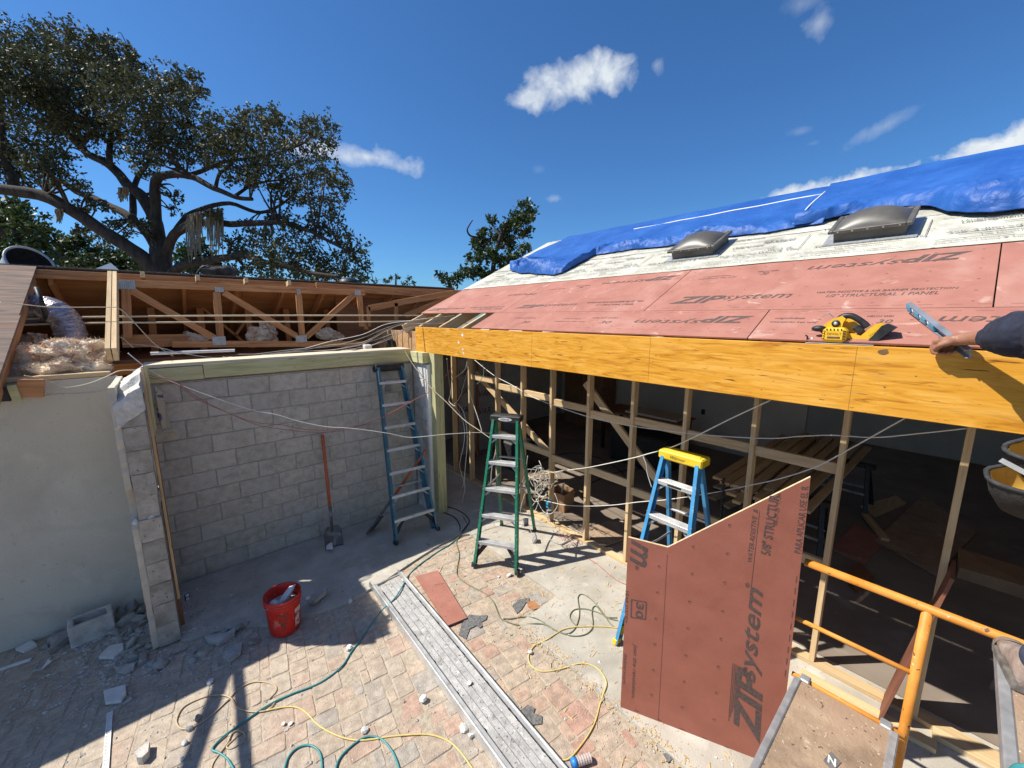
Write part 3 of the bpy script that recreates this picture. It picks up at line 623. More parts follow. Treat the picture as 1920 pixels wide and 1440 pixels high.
# second, sloping truss end at right
t2 = thing('valley_framing', (3, 7.1, 2.5), 'short sloping brown framing in the dark corner between truss and red roof', 'framing')
board('rafter', onY(690, 578, 7.0), onY(850, 549, 7.0), .04, .11, K['oldwood'], t2)
board('rafter', onY(760, 592, 7.05), onY(846, 556, 7.05), .04, .10, K['oldwood'], t2)
for px0, ya, yb in ((690, 575, 612), (742, 568, 600), (685, 600, 618)): board('web_post', onY(px0, ya, 7.0), onY(px0+1, yb, 7.0), .04, .07, K['oldwood'], t2, up=(1, 0, 0))
MB().box((3.6, 7.6, 2.9), (2.4, .04, .9)).build('back_panel', K['dwood'], t2)
# conduits across the attic
for (ya, yb, yc) in ((536/4+460+1.5, 591.5, 592), (606, 603.5, 600)):
    pts = [onY(-40, ya+7, 6.55), onY(60, ya+2.5, 6.55), onY(200, ya-.5, 6.55), onY(480, yb, 6.55), onY(700, yb, 6.55), onY(832, yc, 6.55)]
    if yc == 592: pts[0] = onY(40, 598, 6.6); pts[1] = onY(90, 597, 6.6); pts[2] = onY(200, 594, 6.55)
    solo('attic_conduit', MB().tube(smooth_path(pts, 4), .011, 7), K['wire_tan'], 'upper of two thin pale pipes stretched across the open attic' if yc == 592 else 'lower of two thin pale pipes stretched across the open attic', 'pipe', 'pipes across the attic', True)
# void between block wall and truss: gypsum ceilings, pale pipe
solo('ceiling_board', MB().box((1.0, 6.3, 2.15), (3.4, 1.3, .02)), K['drywall'], 'grey ceiling board in the gap behind the top of the block wall', 'board')
solo('vent_pipe', MB().tube([onY(282, 663, 6.3), onY(440, 657, 6.3)], .018, 8), K['white'], 'short white pipe lying in the gap behind the block wall top', 'pipe')
solo('white_block', MB().box(onY(689, 655, 5.9), (.10, .1, .14), ch=.006), K['white'], 'small white block standing where the wall top meets the rough brown beam', 'block')
# insulation
ins = MB()
def blob(p0, p1, r, seed, amp=.075):
    p0, p1 = V(p0), V(p1); m = MB(); d = p1-p0; M = frame((p0+p1)/2, d, (0, 0, 1)); m.ball((0, 0, 0), (d.length/2+.03, r*1.25, r), 80, 50)
    vs = []
    for v in m.v:
        w = M @ V(v); n = mnoise.noise_vector(w*5+V((seed*3.1,)*3))*amp+mnoise.noise_vector(w*13+V((seed,)*3))*amp*.6+mnoise.noise_vector(w*34)*amp*.30+mnoise.noise_vector(w*80)*amp*.12; vs.append(w+n)
    return vs, m.f
for k, (a, b, r) in enumerate([((62, 668), (190, 652), .10), ((120, 680), (204, 668), .085), ((52, 694), (196, 690), .075), ((40, 672), (110, 672), .09), ((30, 690), (70, 694), .06)]):
    yy = (5.62, 5.54, 5.46, 5.78, 5.58)[k]; vs, fs = blob(onY(*a, yy), onY(*b, yy), r, k+1); ins.add(vs, fs)
rf_ = random.Random(9); vv = [V(v) for v in ins.v]; cm = sum(vv, V((0, 0, 0)))/len(vv)
for _ in range(26000):
    p = vv[rf_.randrange(len(vv))]; d = V((rf_.gauss(0, 1), rf_.gauss(0, 1), rf_.gauss(.3, 1))).normalized(); w = d.orthogonal().normalized()*rf_.uniform(.0010, .0026); l = rf_.uniform(.015, .055); q_ = p+d*l*.5+V((rf_.gauss(0, .005), rf_.gauss(0, .005), 0))
    ins.add([p-w, p+w, q_+w*.8, q_-w*.8], [(0, 1, 2, 3)]); ins.add([q_-w*.8, q_+w*.8, p+d*l+V((0, 0, -.006))], [(0, 1, 2)])
solo('insulation_batts', ins, K['pink'], 'heap of cream and pink fibreglass batts lying on the wall under the open roof', 'insulation', None, True)
for k, (a, b, r) in enumerate([((470, 622), (510, 640), .14), ((490, 612), (520, 625), .09), ((590, 622), (640, 632), .12), ((330, 634), (380, 636), .10), ((40, 655), (90, 650), .2)]):
    vs, fs = blob(onY(*a, 7.3), onY(*b, 7.3), r*.8, k+20); solo('insulation_tuft', MB().add(vs, fs), K['pink'], ['dull insulation tuft behind the middle web of the roof truss', 'smaller insulation tuft just right of the middle truss web', 'insulation tuft behind the right web of the roof truss', 'insulation tuft lowest at the left behind the truss', 'insulation heap in the shade behind the sunlit batts'][k], 'insulation', 'insulation tufts in the attic', True)
# flexible duct with strap
pts = smooth_path([onY(38, 590, 6.75), onY(52, 582, 6.72), onY(72, 577, 6.7), onY(102, 584, 6.6), onY(126, 606, 6.55), onY(133, 635, 6.5), onY(132, 672, 6.5)], 14)
rs = [.125+.008*math.sin(i*2.2)+.006*random.uniform(-1, 1) for i in range(len(pts))]
du = thing('flexible_duct', onY(100, 640, 6.4), 'crinkled silver flexible air duct bending down inside the open attic', 'duct')
m = MB().tube(pts, rs, 28); jag(m, .014, 5); m.build('sleeve', K['foil'], du, True)
MB().tube(smooth_path([onY(68, 540, 6.3), onY(76, 562, 6.18), onY(85, 590, 6.2), onY(80, 600, 6.3)], 5), .022, 6).build('strap', K['black'], du, True)
# things left on the ridge
c = onY(52, 497, 7.55); M = Matrix.Translation(c) @ Matrix.Rotation(math.radians(62), 4, Matrix.Rotation(.6, 3, 'Z') @ V((1, 0, 0)))
tub = thing('plastic_tub', c, 'grey plastic tub tipped over on the ridge at far left', 'tub')
MB().lathe([(.17, -.25), (.20, .05), (.215, .05), (.215, .07), (.195, .07), (.165, -.23)], 26, M).build('shell', K['galv'], tub, True); MB().lathe([(0, -.235), (.16, -.235), (.19, .06)], 26, M).build('lining', K['black'], tub, True)
solo('paper_scrap', jag(MB().prism([onY(168, 508, 7.3), onY(208, 494, 7.35), onY(226, 509, 7.3)], (0, .12, -.02)), .02, 2), K['white'], 'crumpled white paper scrap on the ridge above the double rafter', 'paper')
c = onY(395, 507, 7.5); bag = thing('tool_bag', c, 'dark grey canvas bag slumped on the ridge above the truss', 'bag')
m = MB().ball(c+V((.10, 0, -.01)), (.24, .14, .075), 24, 14); jag(m, .05, 6); m.build('body', K['pouch'], bag, True)
MB().tube(smooth_path([onY(368, 513, 7.45), onY(380, 500, 7.45), onY(400, 498, 7.42), onY(428, 500, 7.45), onY(432, 512, 7.45)], 6), .008, 6).build('handle', K['black'], bag, True); MB().tube(smooth_path([onY(344, 514, 7.4), onY(362, 508, 7.4), onY(371, 502, 7.4)], 4), .005, 5).build('strap', K['black'], bag)
c = onY(655, 531, 7.6); solo('roof_vent', MB().lathe([(.0, .10), (.10, .09), (.17, .05), (.19, 0), (.19, -.06)], 22, Matrix.Translation(c)), K['black'], 'small dark domed vent on the ridge right of the truss', 'roof vent', None, True)
# ================================================================ ORANGE BEAM and its rough extension
bm = thing('laminated_beam', (2.845, 2, 2.425), 'long orange laminated beam carrying the edge of the red roof', 'beam')
yl, yr = onX(779.5, 640, 2.80).y, -3.2
cuts = [yl, onX(997, 660, 2.8).y, onX(1217, 680, 2.8).y, onX(1600, 700, 2.8).y, yr]
board('ply', (2.822, yl, 2.604), (2.822, yr, 2.604), .044, .358, K['lvl'], bm, ch=.003)
board('ply', (2.868, yl-.004, 2.603), (2.868, yr, 2.603), .044, .354, K['lvl'], bm, ch=.003)
kn = MB(); rk = random.Random(4)
def blot(mb, c, ry, rz, x=2.7992):
    n = 14; ps = [V((x, c.y+ry*(1+.4*mnoise.noise(V((i*1.7, c.y*9, c.z))))*math.cos(2*math.pi*i/n), c.z+rz*(1+.4*mnoise.noise(V((c.z*7, i*1.3, 3))))*math.sin(2*math.pi*i/n))) for i in range(n)]
    mb.add(ps, [tuple(range(n))])
for _ in range(16):
    y = rk.uniform(-.1, 5.2); z = rk.uniform(2.45, 2.76); blot(kn, V((0, y, z)), rk.uniform(.002, .006), rk.uniform(.0015, .004))
blot(kn, onX(1655, 660, 2.8), .019, .014)
blot(kn, onX(1655, 660, 2.8)+V((0, -.012, .004)), .010, .012, 2.7988)
kn.build('knot', pm('knot', [(.12, .075, .04), (.20, .12, .05)], 30, 4, .9, .2), bm)
sp = MB()
for (x, y, r) in [(867, 628, .022), (860, 642, .018), (868, 655, .014), (869, 662, .012)]: blot(sp, onX(x, y, 2.8), r, r*.9)
sp.build('paint_splash', K['plaster'], bm)
jn = MB()
for y in cuts[1:-1]: jn.box((2.7995, y, 2.604), (.0012, .0016, .352))
jn.build('veneer_joint', pm('joint', [(.36, .16, .025)], 5), bm)
ex = thing('rough_beam', (2.95, 6.5, 2.3), 'rough brown sawn beam end continuing left from the orange beam', 'beam')
e = [onX(676, 616, 2.95), onX(779, 621, 2.95), onX(779, 661, 2.95), onX(691, 656, 2.95)]; e[1].y = e[2].y = yl-.05
MB().prism(e, (.09, 0, 0)).build('timber', K['rough_sawn'], ex)
g = MB()
for (xa, xb) in ((697, 701), (716, 719), (744, 747), (754, 755), (765, 767), (772, 772)): g.bar(onX(xa, 620, 2.948), onX(xb, 656, 2.948), .004, .010, up=(1, 0, 0))
g.build('saw_groove', K['dwood'], ex)
MB().prism([onX(731, 638, 2.94), onX(740, 638, 2.94), onX(743, 653, 2.94), onX(729, 653, 2.94)], (-.05, 0, 0)).build('strap_hanger', K['black'], ex)
# ================================================================ MAIN ROOF
ho = thing('house_roof', (4, 3, 2.8), 'long low roof clad in red sheathing panels below cream underlayment', 'roof')
for y in np.arange(5.88, -3.4, -.56):
    board('rafter', rf(y, .0, -.075), rf(y, 3.62, -.075), .038, .14, K['pine'], ho, up=tuple(RN))
board('fascia', (2.90, 5.3, 2.800), (2.90, 6.0, 2.800), .03, .10, K['oldwood'], ho) if False else None
board('ridge_board', rf(6.0, 3.64, -.08), rf(-3.4, 3.64, -.08), .04, .16, K['pine'], ho, up=tuple(RN))
G = .003
def panel(y0, y1, s0, s1, m='red_sheath', off=0.0, th=.0125, name='roof_sheet'):
    """sheet from Y=y0 (left) to y1, slope distance s0..s1"""
    mb = MB(); c = rf((y0+y1)/2, (s0+s1)/2, off+th/2); mb.bar(rf(y0-G, (s0+s1)/2, off+th/2), rf(y1+G, (s0+s1)/2, off+th/2), s1-s0-2*G, th, up=tuple(RN), ch=.0015)
    return mb.build(name, K[m], ho)
p_a = [panel(3.98, .93, -.024, .40), panel(.93, -1.5, -.024, .40), panel(-1.5, -3.4, -.024, .40)]
p_b = [panel(5.93, 3.86, .40, 1.345), panel(3.86, 1.90, .40, 1.345), panel(1.90, -.065, .40, 1.345), panel(-.065, -3.4, .40, 1.345)]
# underlayment in overlapping strips, edges wandering slightly
def strip(s0, s1, y0, y1, off, seed, name='underlayment_strip'):
    ny, ns = 150, 10; vs = []
    for i in range(ny+1):
        y = y0+(y1-y0)*i/ny
        for j in range(ns+1):
            t = j/ns; s = s0+(s1-s0)*t + (1-t)*.010*mnoise.noise(V((y*2.1, seed, 0)))
            z = off+.0025*mnoise.noise(V((y*3, s*5, seed)))+.005*max(0, mnoise.noise(V((y*1.3+s*2, s*1.2, seed+9))))+(.003 if j == 0 else 0)
            vs.append(rf(y, s, z))
    fs = [(i*(ns+1)+j, (i+1)*(ns+1)+j, (i+1)*(ns+1)+j+1, i*(ns+1)+j+1) for i in range(ny) for j in range(ns)]
    return MB().add(vs, fs).build(name, K['under'], ho, True)
st1 = strip(1.335, 2.16, 5.93, -3.4, .0155, 1); st2 = strip(2.10, 2.95, 5.93, -3.4, .0180, 2); st3 = strip(2.90, 3.70, 5.93, -3.4, .0205, 3)
dp = MB(); dp.add([rf(5.95, 0, 0), rf(-3.4, 0, 0), rf(-3.4, 3.66, 0), rf(5.95, 3.66, 0)], [(0, 1, 2, 3)])
MB().prism([rf(5.93, 1.36, .0), rf(-3.4, 1.36, .0), rf(-3.4, 3.68, .0), rf(5.93, 3.68, .0)], RN*.012).build('roof_deck', K['plywood'], ho)
fs_ = V((-RS.x, 0, RS.z)); MB().prism([rf(5.93, 3.70, .01), rf(-3.4, 3.70, .01), rf(-3.4, 3.70, .01)+fs_*-4.0, rf(5.93, 3.70, .01)+fs_*-4.0], (0, 0, -.02)).build('far_slope', K['plywood'], ho)
# printing on the panels
UPY, UPS = V((0, -1, 0)), RS
def rprint(mb, s, a, b, h, flip=False, off=.0128, shear=.25, bold=.0):
    """a, b = photograph pixels of the left and right foot of the line; flip = printed upside down"""
    ya, sa = rpx(*a, off); yb, sb = rpx(*b, off); sm = (sa+sb)/2
    if flip: letters(mb, s, rf(yb, sm+h, off), V((0, ya-yb, 0)), -RS*h, .0012, shear, bold)
    else: letters(mb, s, rf(ya, sm, off), V((0, yb-ya, 0)), RS*h, .0012, shear, bold)
def logo(mb, a, b, h, flip=False):
    a, b = V(a), V(b); d = b-a
    if flip: 
        rprint(mb, 'system', a, a+d*.58, h*.8, True, shear=.35); rprint(mb, 'ZIP', a+d*.57, b, h, True, shear=.35, bold=.03)
    else:
        rprint(mb, 'ZIP', a, a+d*.44, h, False, shear=.35, bold=.03); rprint(mb, 'system', a+d*.43, b, h*.8, False, shear=.35)
q = MB(); logo(q, (1185, 607), (1405, 605), .11, True)
rprint(q, '30', (1122, 606), (1142, 607), .05); rprint(q, 'YEAR SYSTEM', (1110, 597), (1158, 597), .02, True); rprint(q, '30', (976, 606), (990, 606), .05); rprint(q, 'YEAR SYSTEM', (966, 597), (1004, 597), .02, True)
rprint(q, 'Join the revolution.', (1038, 603), (1095, 605), .025, True); rprint(q, '#zipsystem', (1056, 598), (1088, 599), .02, True)
q.build('printing', K['print'], p_a[0])
q = MB(); rprint(q, 'Join the revolution.', (1440, 607), (1533, 605), .03, True); rprint(q, '#zipsystem', (1452, 599), (1509, 598), .025, True)
rprint(q, 'system', (1758, 606), (1990, 604), .10, True, shear=.35); rprint(q, '30', (1642, 606), (1672, 606), .045); rprint(q, 'YEAR SYSTEM', (1625, 595), (1676, 594), .022, True)
q.build('printing', K['print'], p_a[1])
q = MB(); logo(q, (800, 583), (868, 580), .08); rprint(q, 'WATER-RESISTIVE & AIR BARRIER PROTECTION', (880, 578), (945, 576), .03); rprint(q, '1/2" STRUCTURAL 1 PANEL', (886, 581), (940, 580), .035)
rprint(q, 'ZIPsystem', (950, 556), (1005, 552), .07, True); rprint(q, '30', (905, 556), (915, 555), .04)
q.build('printing', K['print'], p_b[0])
q = MB(); logo(q, (963, 579), (1078, 573), .09); rprint(q, 'WATER-RESISTIVE & AIR BARRIER PROTECTION', (1098, 570), (1206, 565), .035); rprint(q, '1/2" STRUCTURAL 1 PANEL', (1115, 574), (1188, 571), .035)
logo(q, (1126, 534), (1268, 523), .10, True); rprint(q, '30', (1082, 541), (1092, 540), .05); rprint(q, 'YEAR SYSTEM', (1078, 538), (1106, 535), .03, True); rprint(q, 'Join the revolution.', (1025, 545), (1060, 541), .03, True)
q.build('printing', K['print'], p_b[1])
q = MB(); logo(q, (1252, 571), (1480, 560), .14); rprint(q, 'WATER-RESISTIVE & AIR BARRIER PROTECTION', (1530, 551), (1797, 541), .03); rprint(q, '1/2" STRUCTURAL 1 PANEL', (1547, 558), (1760, 551), .045)
logo(q, (1512, 507), (1822, 484), .13, True); rprint(q, '30', (1425, 516), (1438, 515), .06); rprint(q, 'YEAR SYSTEM', (1420, 511), (1460, 508), .03, True); rprint(q, 'Join the revolution.', (1308, 525), (1380, 520), .03, True); rprint(q, '#zipsystem', (1318, 521), (1370, 517), .025, True)
rprint(q, 'TAPED & SEALED', (1590, 500), (1500, 507), .02, True) if False else None
rprint(q, 'TAPE HERE', (1500, 575), (1735, 567), .02) if False else None
q.build('printing', K['print'], p_b[2])
# stamped fastener guides and fine ruled lines
nm = MB(); rn = random.Random(2)
for s in (.10, .25, .48, .62, .78, .94, 1.10, 1.26):
    for y in np.arange(-.4, 5.8, .203):
        if s < .4 and y > 3.95: continue
        c = rf(y+rn.uniform(-.004, .004), s, .0131); w = .0065
        nm.add([c+V((0, -w, 0))-RS*w*.7, c+V((0, w, 0))-RS*w*.7, c+V((0, w, 0))+RS*w*.7, c+V((0, -w, 0))+RS*w*.7], [(0, 1, 2, 3)])
for s in (.36, .44, .055):
    for y in np.arange(-.4, 5.6, .11):
        if s < .4 and y > 3.9: continue
        nm.add([rf(y, s-.0015, .0131), rf(y+.06, s-.0015, .0131), rf(y+.06, s+.0015, .0131), rf(y, s+.0015, .0131)], [(0, 1, 2, 3)])
tag(nm.build('fastener_marks', pm('mark', [(.20, .085, .07)], 5), ho), kind='stuff')
# underlayment printing: rows of small type, rules and frames
def uprint(mb, s, y, w, sp, h, off):
    letters(mb, s, rf(y, sp, off), V((0, -w, 0)), RS*h, .002, .1, .012)
for (par, s0, off) in ((st1, 1.36, .025), (st2, 2.14, .0275), (st3, 2.93, .030)):
    mb = MB(); y = 5.7
    while y > -1.2:
        uprint(mb, 'Self-Adhered Wind & Tile Underlayment', y, .62, s0+.05, .022, off); uprint(mb, 'Tile Underlayment', y-.2, .30, s0+.16, .03, off)
        for (sa, ya, l) in ((s0+.115, y, .35), (s0+.22, y-.1, .5), (s0+.38, y-.3, .25), (s0+.60, y, .45)):
            mb.bar(rf(ya, sa, off+.002), rf(ya-l, sa, off+.002), .006, .001, up=tuple(RN))
        mb.bar(rf(y-.72, s0+.22, off+.002), rf(y-.72, s0+.62, off+.002), .005, .001, up=tuple(RN))
        uprint(mb, 'Underlayment', y-.10, .28, s0+.44, .07, off); uprint(mb, 'Self-Adhered', y-.36, .26, s0+.52, .07, off); uprint(mb, 'Underlayment', y-.02, .30, s0+.68, .06, off); uprint(mb, 'Self-Adhered Wind & Tile', y-.05, .66, s0+.245, .035, off); uprint(mb, 'Wind & Tile', y-.46, .20, s0+.30, .04, off)
        y -= .78
    mb.build('printing', K['under_print'], par)
# ================================================================ TARPS
def interp(x, pts):
    pts = sorted(pts)
    if x <= pts[0][0]: return pts[0][1]
    for (a, va), (b, vb) in zip(pts, pts[1:]):
        if x <= b: return va+(vb-va)*(x-a)/(b-a)
    return pts[-1][1]
def ridged(p): return 1-abs(mnoise.noise(p))*2
def tarp(name, yL, low, y1, base, amp, seed, ny, ns, over, label, crumple=.30, billow=None):
    """creased sheet: flat facets between sharp folds, bunched and tucked along the lower edge"""
    r = random.Random(int(seed*10)); vs = []; fs = []; dy = abs(y1-yL(0))/ny
    for i in range(ny+1):
        for j in range(ns+1):
            tt = (j/ns)**1.45*(1+over); ya = yL(min(1, tt)); y = ya+(y1-ya)*i/ny
            k = max(0, 1-tt/crumple); k = k*k*(3-2*k); edge = j == 0
            sl = low(y)+.03*mnoise.noise(V((y*4, seed, 0)))+.012*mnoise.noise(V((y*13, seed, 2))); s = sl+(3.715-sl)*min(tt, 1)
            P = V((y*3.0+s*.8, s*3.2-y*.5, seed)); P = P+mnoise.noise_vector(P*.55)*.9
            f = .52*ridged(P)+.34*ridged(P*2.15+V((5, 1, 0)))+.24*ridged(P*4.6+mnoise.noise_vector(P*2)*.4); f = max(0, .5+.55*f)
            A = max(.12, min(1.75, .62+1.05*mnoise.noise(V((y*1.15, seed*3, 1)))+(.6 if y > 3.7 else 0))); tuck = min(1, tt/.11); tuck = tuck*(2-tuck)
            g = ridged(V((y*.8+s*1.5, s*.55, seed+4)))*.6+ridged(V((y*2.2-s*1.1, s*1.3, seed+8)))*.4
            z = base*(.82+.18*tuck)+amp*A*k*tuck*f+(1-k*.7)*min(1, tt*2.5)*.014*max(0, g+.3)
            d = mnoise.noise_vector(P*.7)*(.05*k*tuck)
            p = rf(y+d.y, s+d.x-.07*k*tuck*A*(f-.4), max(z, .037))
            if billow: p += RN*billow(y, s, tt)
            if tt > 1: p = rf(y, 3.715, base+.01)+V((math.cos(TH), 0, -math.sin(TH)))*(tt-1)*1.2
            vs.append(p)
    for i in range(ny):
        for j in range(ns):
            q = (i*(ns+1)+j, (i+1)*(ns+1)+j, (i+1)*(ns+1)+j+1, i*(ns+1)+j+1)
            fs.append(q)
    o = MB().add(vs, fs).build(name, K['tarp'], None, True); so_ = o.modifiers.new('thickness', 'SOLIDIFY'); so_.thickness = .003; so_.offset = 1
    return tag(o, label, 'tarp', 'blue tarps over the ridge')
tl = [(5.4, 2.06), (5.0, 1.86), (4.5, 1.72), (3.95, 1.56), (3.84, 1.62), (3.80, 1.95), (3.74, 2.26), (3.1, 2.28), (2.6, 2.20), (2.2, 2.28), (1.8, 2.24), (1.5, 2.20), (1.2, 2.26), (-2, 2.3)]
tarp('tarp', lambda t: interp(t, [(0, 5.40), (.3, 5.62), (.6, 5.60), (1, 5.36)]), lambda y: interp(y, tl), 1.05, .046, .145, 1.0, 340, 64, .12, 'long smooth blue tarp bunched into a crumpled heap at its far left corner', .40)
t2 = [(1.28, 2.24), (.9, 2.36), (.6, 2.40), (.34, 2.26), (.22, 2.02), (0, 1.86), (-.3, 1.84), (-1, 1.9), (-3.3, 2.0)]
def bil(y, s, t): 
    b = .15*math.exp(-((y+.15)/.45)**2)*max(0, math.sin(min(1, t*1.5)*3.1)) + .05*max(0, math.sin(t*3.1))*max(0, min(1, (1.1-y)*1.2))
    return b
tarp('tarp', lambda t: 1.285+.02*math.sin(t*7), lambda y: interp(y, t2), -3.4, .070, .135, 6.0, 320, 64, .12, 'darker glossy blue tarp with a sagging fold above the right skylight', .34, bil)
# hem ropes
solo('tarp_rope', MB().tube([rf(1.285, s, .080+.01*math.sin(s*5)) for s in np.linspace(2.26, 3.40, 12)], .007, 6), K['white'], 'white hem rope running up the slope where the two blue tarps overlap', 'rope', None, True)
solo('ridge_rope', MB().tube([rf(y, 3.33+.02*math.sin(y*1.1), .060+.003*math.sin(y*9)) for y in np.linspace(3.7, 1.3, 30)], .008, 6), K['white'], 'thin white rope lying along the blue tarp just below the ridge', 'rope', None, True)
# ================================================================ SKYLIGHTS
def skylight(yc, w, s0, s1, label):
    o = rf(yc, (s0+s1)/2, .02); t = thing('skylight', o, label, 'skylight', 'domed skylights on the roof'); l = s1-s0
    X = V((0, -1, 0)); Rm = Matrix((X, RS, RN)).transposed(); M4 = Matrix.Translation(o) @ Rm.to_4x4()
    def B(mb): mb.v = [tuple(M4 @ V(v)) for v in mb.v]; return mb
    B(MB().box((0, 0, .042), (w-.03, l-.03, .084), ch=.006)).build('curb', K['bronze_frame'], t)
    fl = MB(); 
    for sx in (-1, 1): fl.box((sx*(w/2), 0, .096), (.035, l+.03, .026), ch=.004)
    for sy in (-1, 1): fl.box((0, sy*(l/2), .096), (w-.035, .035, .028), ch=.004)
    B(fl).build('retaining_frame', K['bronze_frame'], t)
    n = 26; vs = []; hx, hy = w/2-.012, l/2-.012
    for i in range(n+1):
        for j in range(n+1):
            x, y = 2*i/n-1, 2*j/n-1; z = .098+.098*((1-abs(x)**2.2)*(1-abs(y)**2.2))**.75; vs.append((x*hx, y*hy, z))
    fs = [(i*(n+1)+j, (i+1)*(n+1)+j, (i+1)*(n+1)+j+1, i*(n+1)+j+1) for i in range(n) for j in range(n)]
    B(MB().add(vs, fs)).build('dome', K['bronze'], t, True)
    B(MB().box((0, 0, .003), (w+.10, l+.10, .008))).build('flashing', K['galv'], t)
    sc = MB()
    for i in range(5): sc.box((-w/2+.05+i*(w-.1)/4, -l/2-.019, .096), (.012, .004, .012))
    B(sc).build('screw', K['steel'], t)
skylight(2.06, .47, 1.69, 2.13, 'left domed bronze skylight, smaller looking, beside the crumpled tarp edge')
skylight(.63, .47, 1.66, 2.04, 'right domed bronze skylight, larger looking, under the sagging dark tarp')
# ================================================================ CIRCULAR SAW on the beam
sw_ = thing('circular_saw', (2.842, .47, 2.783), 'yellow and black cordless circular saw lying on the orange beam', 'circular saw', rz=math.radians(-90))
def saw(mb): return loc(sw_, mb)                      # local x = along the beam to the right, y = away into the roof (x right, y = +X world)
saw(MB().box((0, .03, .004), (.30, .13, .005), ch=.002)).build('shoe_plate', K['steel'], sw_)
YM = Matrix.Rotation(math.radians(90), 4, 'X')
def cyl(c, r, l, n=24, axis='Y'): 
    M = Matrix.Translation(V(c)) @ (YM if axis == 'Y' else Matrix.Rotation(math.radians(90), 4, 'Y') if axis == 'X' else Matrix.Identity(4)); return MB().lathe([(0, -l/2), (r*.93, -l/2), (r, -l/2+.006), (r, l/2-.006), (r*.93, l/2), (0, l/2)], n, M)
saw(cyl((-.015, .085, .05), .082, .003, 40)).build('blade', K['steel'], sw_, True)
gd = MB(); n = 22; pts = []
for i in range(n+1): a = math.radians(-8+205*i/n); pts.append((-.015+.096*math.cos(a), .085, .05+.096*math.sin(a)))
gd.prism([(p[0], .07, max(.012, p[2])) for p in pts], (0, .035, 0)); saw(gd).build('upper_guard', K['saw_yellow'], sw_)
saw(MB().box((-.022, .0, .053), (.108, .085, .082), ch=.016)).build('motor_housing', K['saw_yellow'], sw_)
vn = MB()
for i in range(5): vn.box((-.055+i*.016, -.043, .084), (.005, .004, .010))
for sx in (-1, 1):
    for i in range(4): vn.box((-.022+sx*.046, -.043, .032+i*.014), (.012, .004, .004))
saw(vn).build('vent_slot', K['black'], sw_)
lt = MB(); M_ = WM[sw_]; letters(lt, 'DEWALT', M_ @ V((-.052, -.0435, .054)), M_.to_3x3() @ V((.062, 0, 0)), V((0, 0, .012))); 
letters(lt, 'DEWALT', M_ @ V((.108, -.012, .078)), (M_.to_3x3() @ V((.030, 0, .032))), M_.to_3x3() @ V((-.008, 0, .008)), .004)
lt.box(M_ @ V((-.022, -.0437, .040)), (.002, .056, .009)); lt.build('lettering', K['print'], sw_)
hd = MB(); hd.tube(smooth_path([(-.025, .03, .112), (-.01, .03, .150), (.03, .03, .158), (.075, .03, .130), (.105, .03, .098)], 5), [.014]*3+[.0165]*14+[.018]*4, 10); saw(hd).build('rear_handle', K['black'], sw_, True)
up = MB(); up.prism([(-.075, .012, .088), (-.05, .012, .138), (-.005, .012, .158), (.012, .012, .142), (.002, .012, .118), (.0, .012, .088)], (0, .04, 0)); saw(up).build('handle_bridge', K['saw_yellow'], sw_)
saw(cyl((-.028, .010, .115), .020, .012)).build('badge', K['black'], sw_, True); saw(cyl((-.028, .002, .115), .009, .008)).build('bolt', K['galv'], sw_, True)
bd = MB(); bd.prism([(.015, .005, .062), (.02, .005, .030), (.10, .005, .018), (.125, .005, .040), (.175, .005, .112), (.160, .005, .122), (.13, .005, .108), (.085, .005, .050), (.05, .005, .062)], (0, .055, 0)); saw(bd).build('body', K['saw_yellow'], sw_)
bt = MB(); bt.prism([(.118, -.012, .020), (.150, -.012, .018), (.222, -.012, .100), (.186, -.012, .118), (.165, -.012, .106)], (0, .075, 0)); saw(bt).build('battery', K['black'], sw_)
saw(cyl((-.105, -.002, .090), .020, .055, 18)).build('front_knob', K['black'], sw_, True) if False else saw(MB().ball((-.100, .0, .086), (.036, .02, .018), 18, 12)).build('front_knob', K['black'], sw_, True)
saw(MB().tube([(-.075, .0, .07), (-.09, .0, .082)], .014, 10)).build('knob_stem', K['black'], sw_, True)
lg = MB(); lg.prism([(-.105, .05, .012), (-.06, .05, .016), (-.05, .05, .05), (-.08, .05, .062)], (0, .012, 0)); saw(lg).build('lower_guard', K['steel'], sw_)
saw(MB().tube([(-.145, -.02, .006), (-.145, -.02, .040), (-.155, -.02, .046)], .005, 6)).build('bevel_lever', K['black'], sw_); saw(MB().ball((-.125, .0, .018), (.012, .014, .020), 10, 8)).build('adjusting_knob', K['galv'], sw_, True)
saw(MB().tube([(-.045, .03, .150), (-.068, .03, .172), (-.10, .03, .155)], .0028, 6)).build('rafter_hook', K['steel'], sw_)
saw(MB().box((.070, .03, .085), (.05, .03, .035), Matrix.Rotation(math.radians(45), 3, 'Y'), .008)).build('grip', K['black'], sw_)
rp_ = onX(1233, 629, 2.85); solo('crumpled_rag', jag(MB().ball((2.85, rp_.y, 2.789), (.022, .07, .010), 24, 14), .018, 3), K['white'], 'small crumpled white wrapper on top of the orange beam', 'wrapper', None, True)
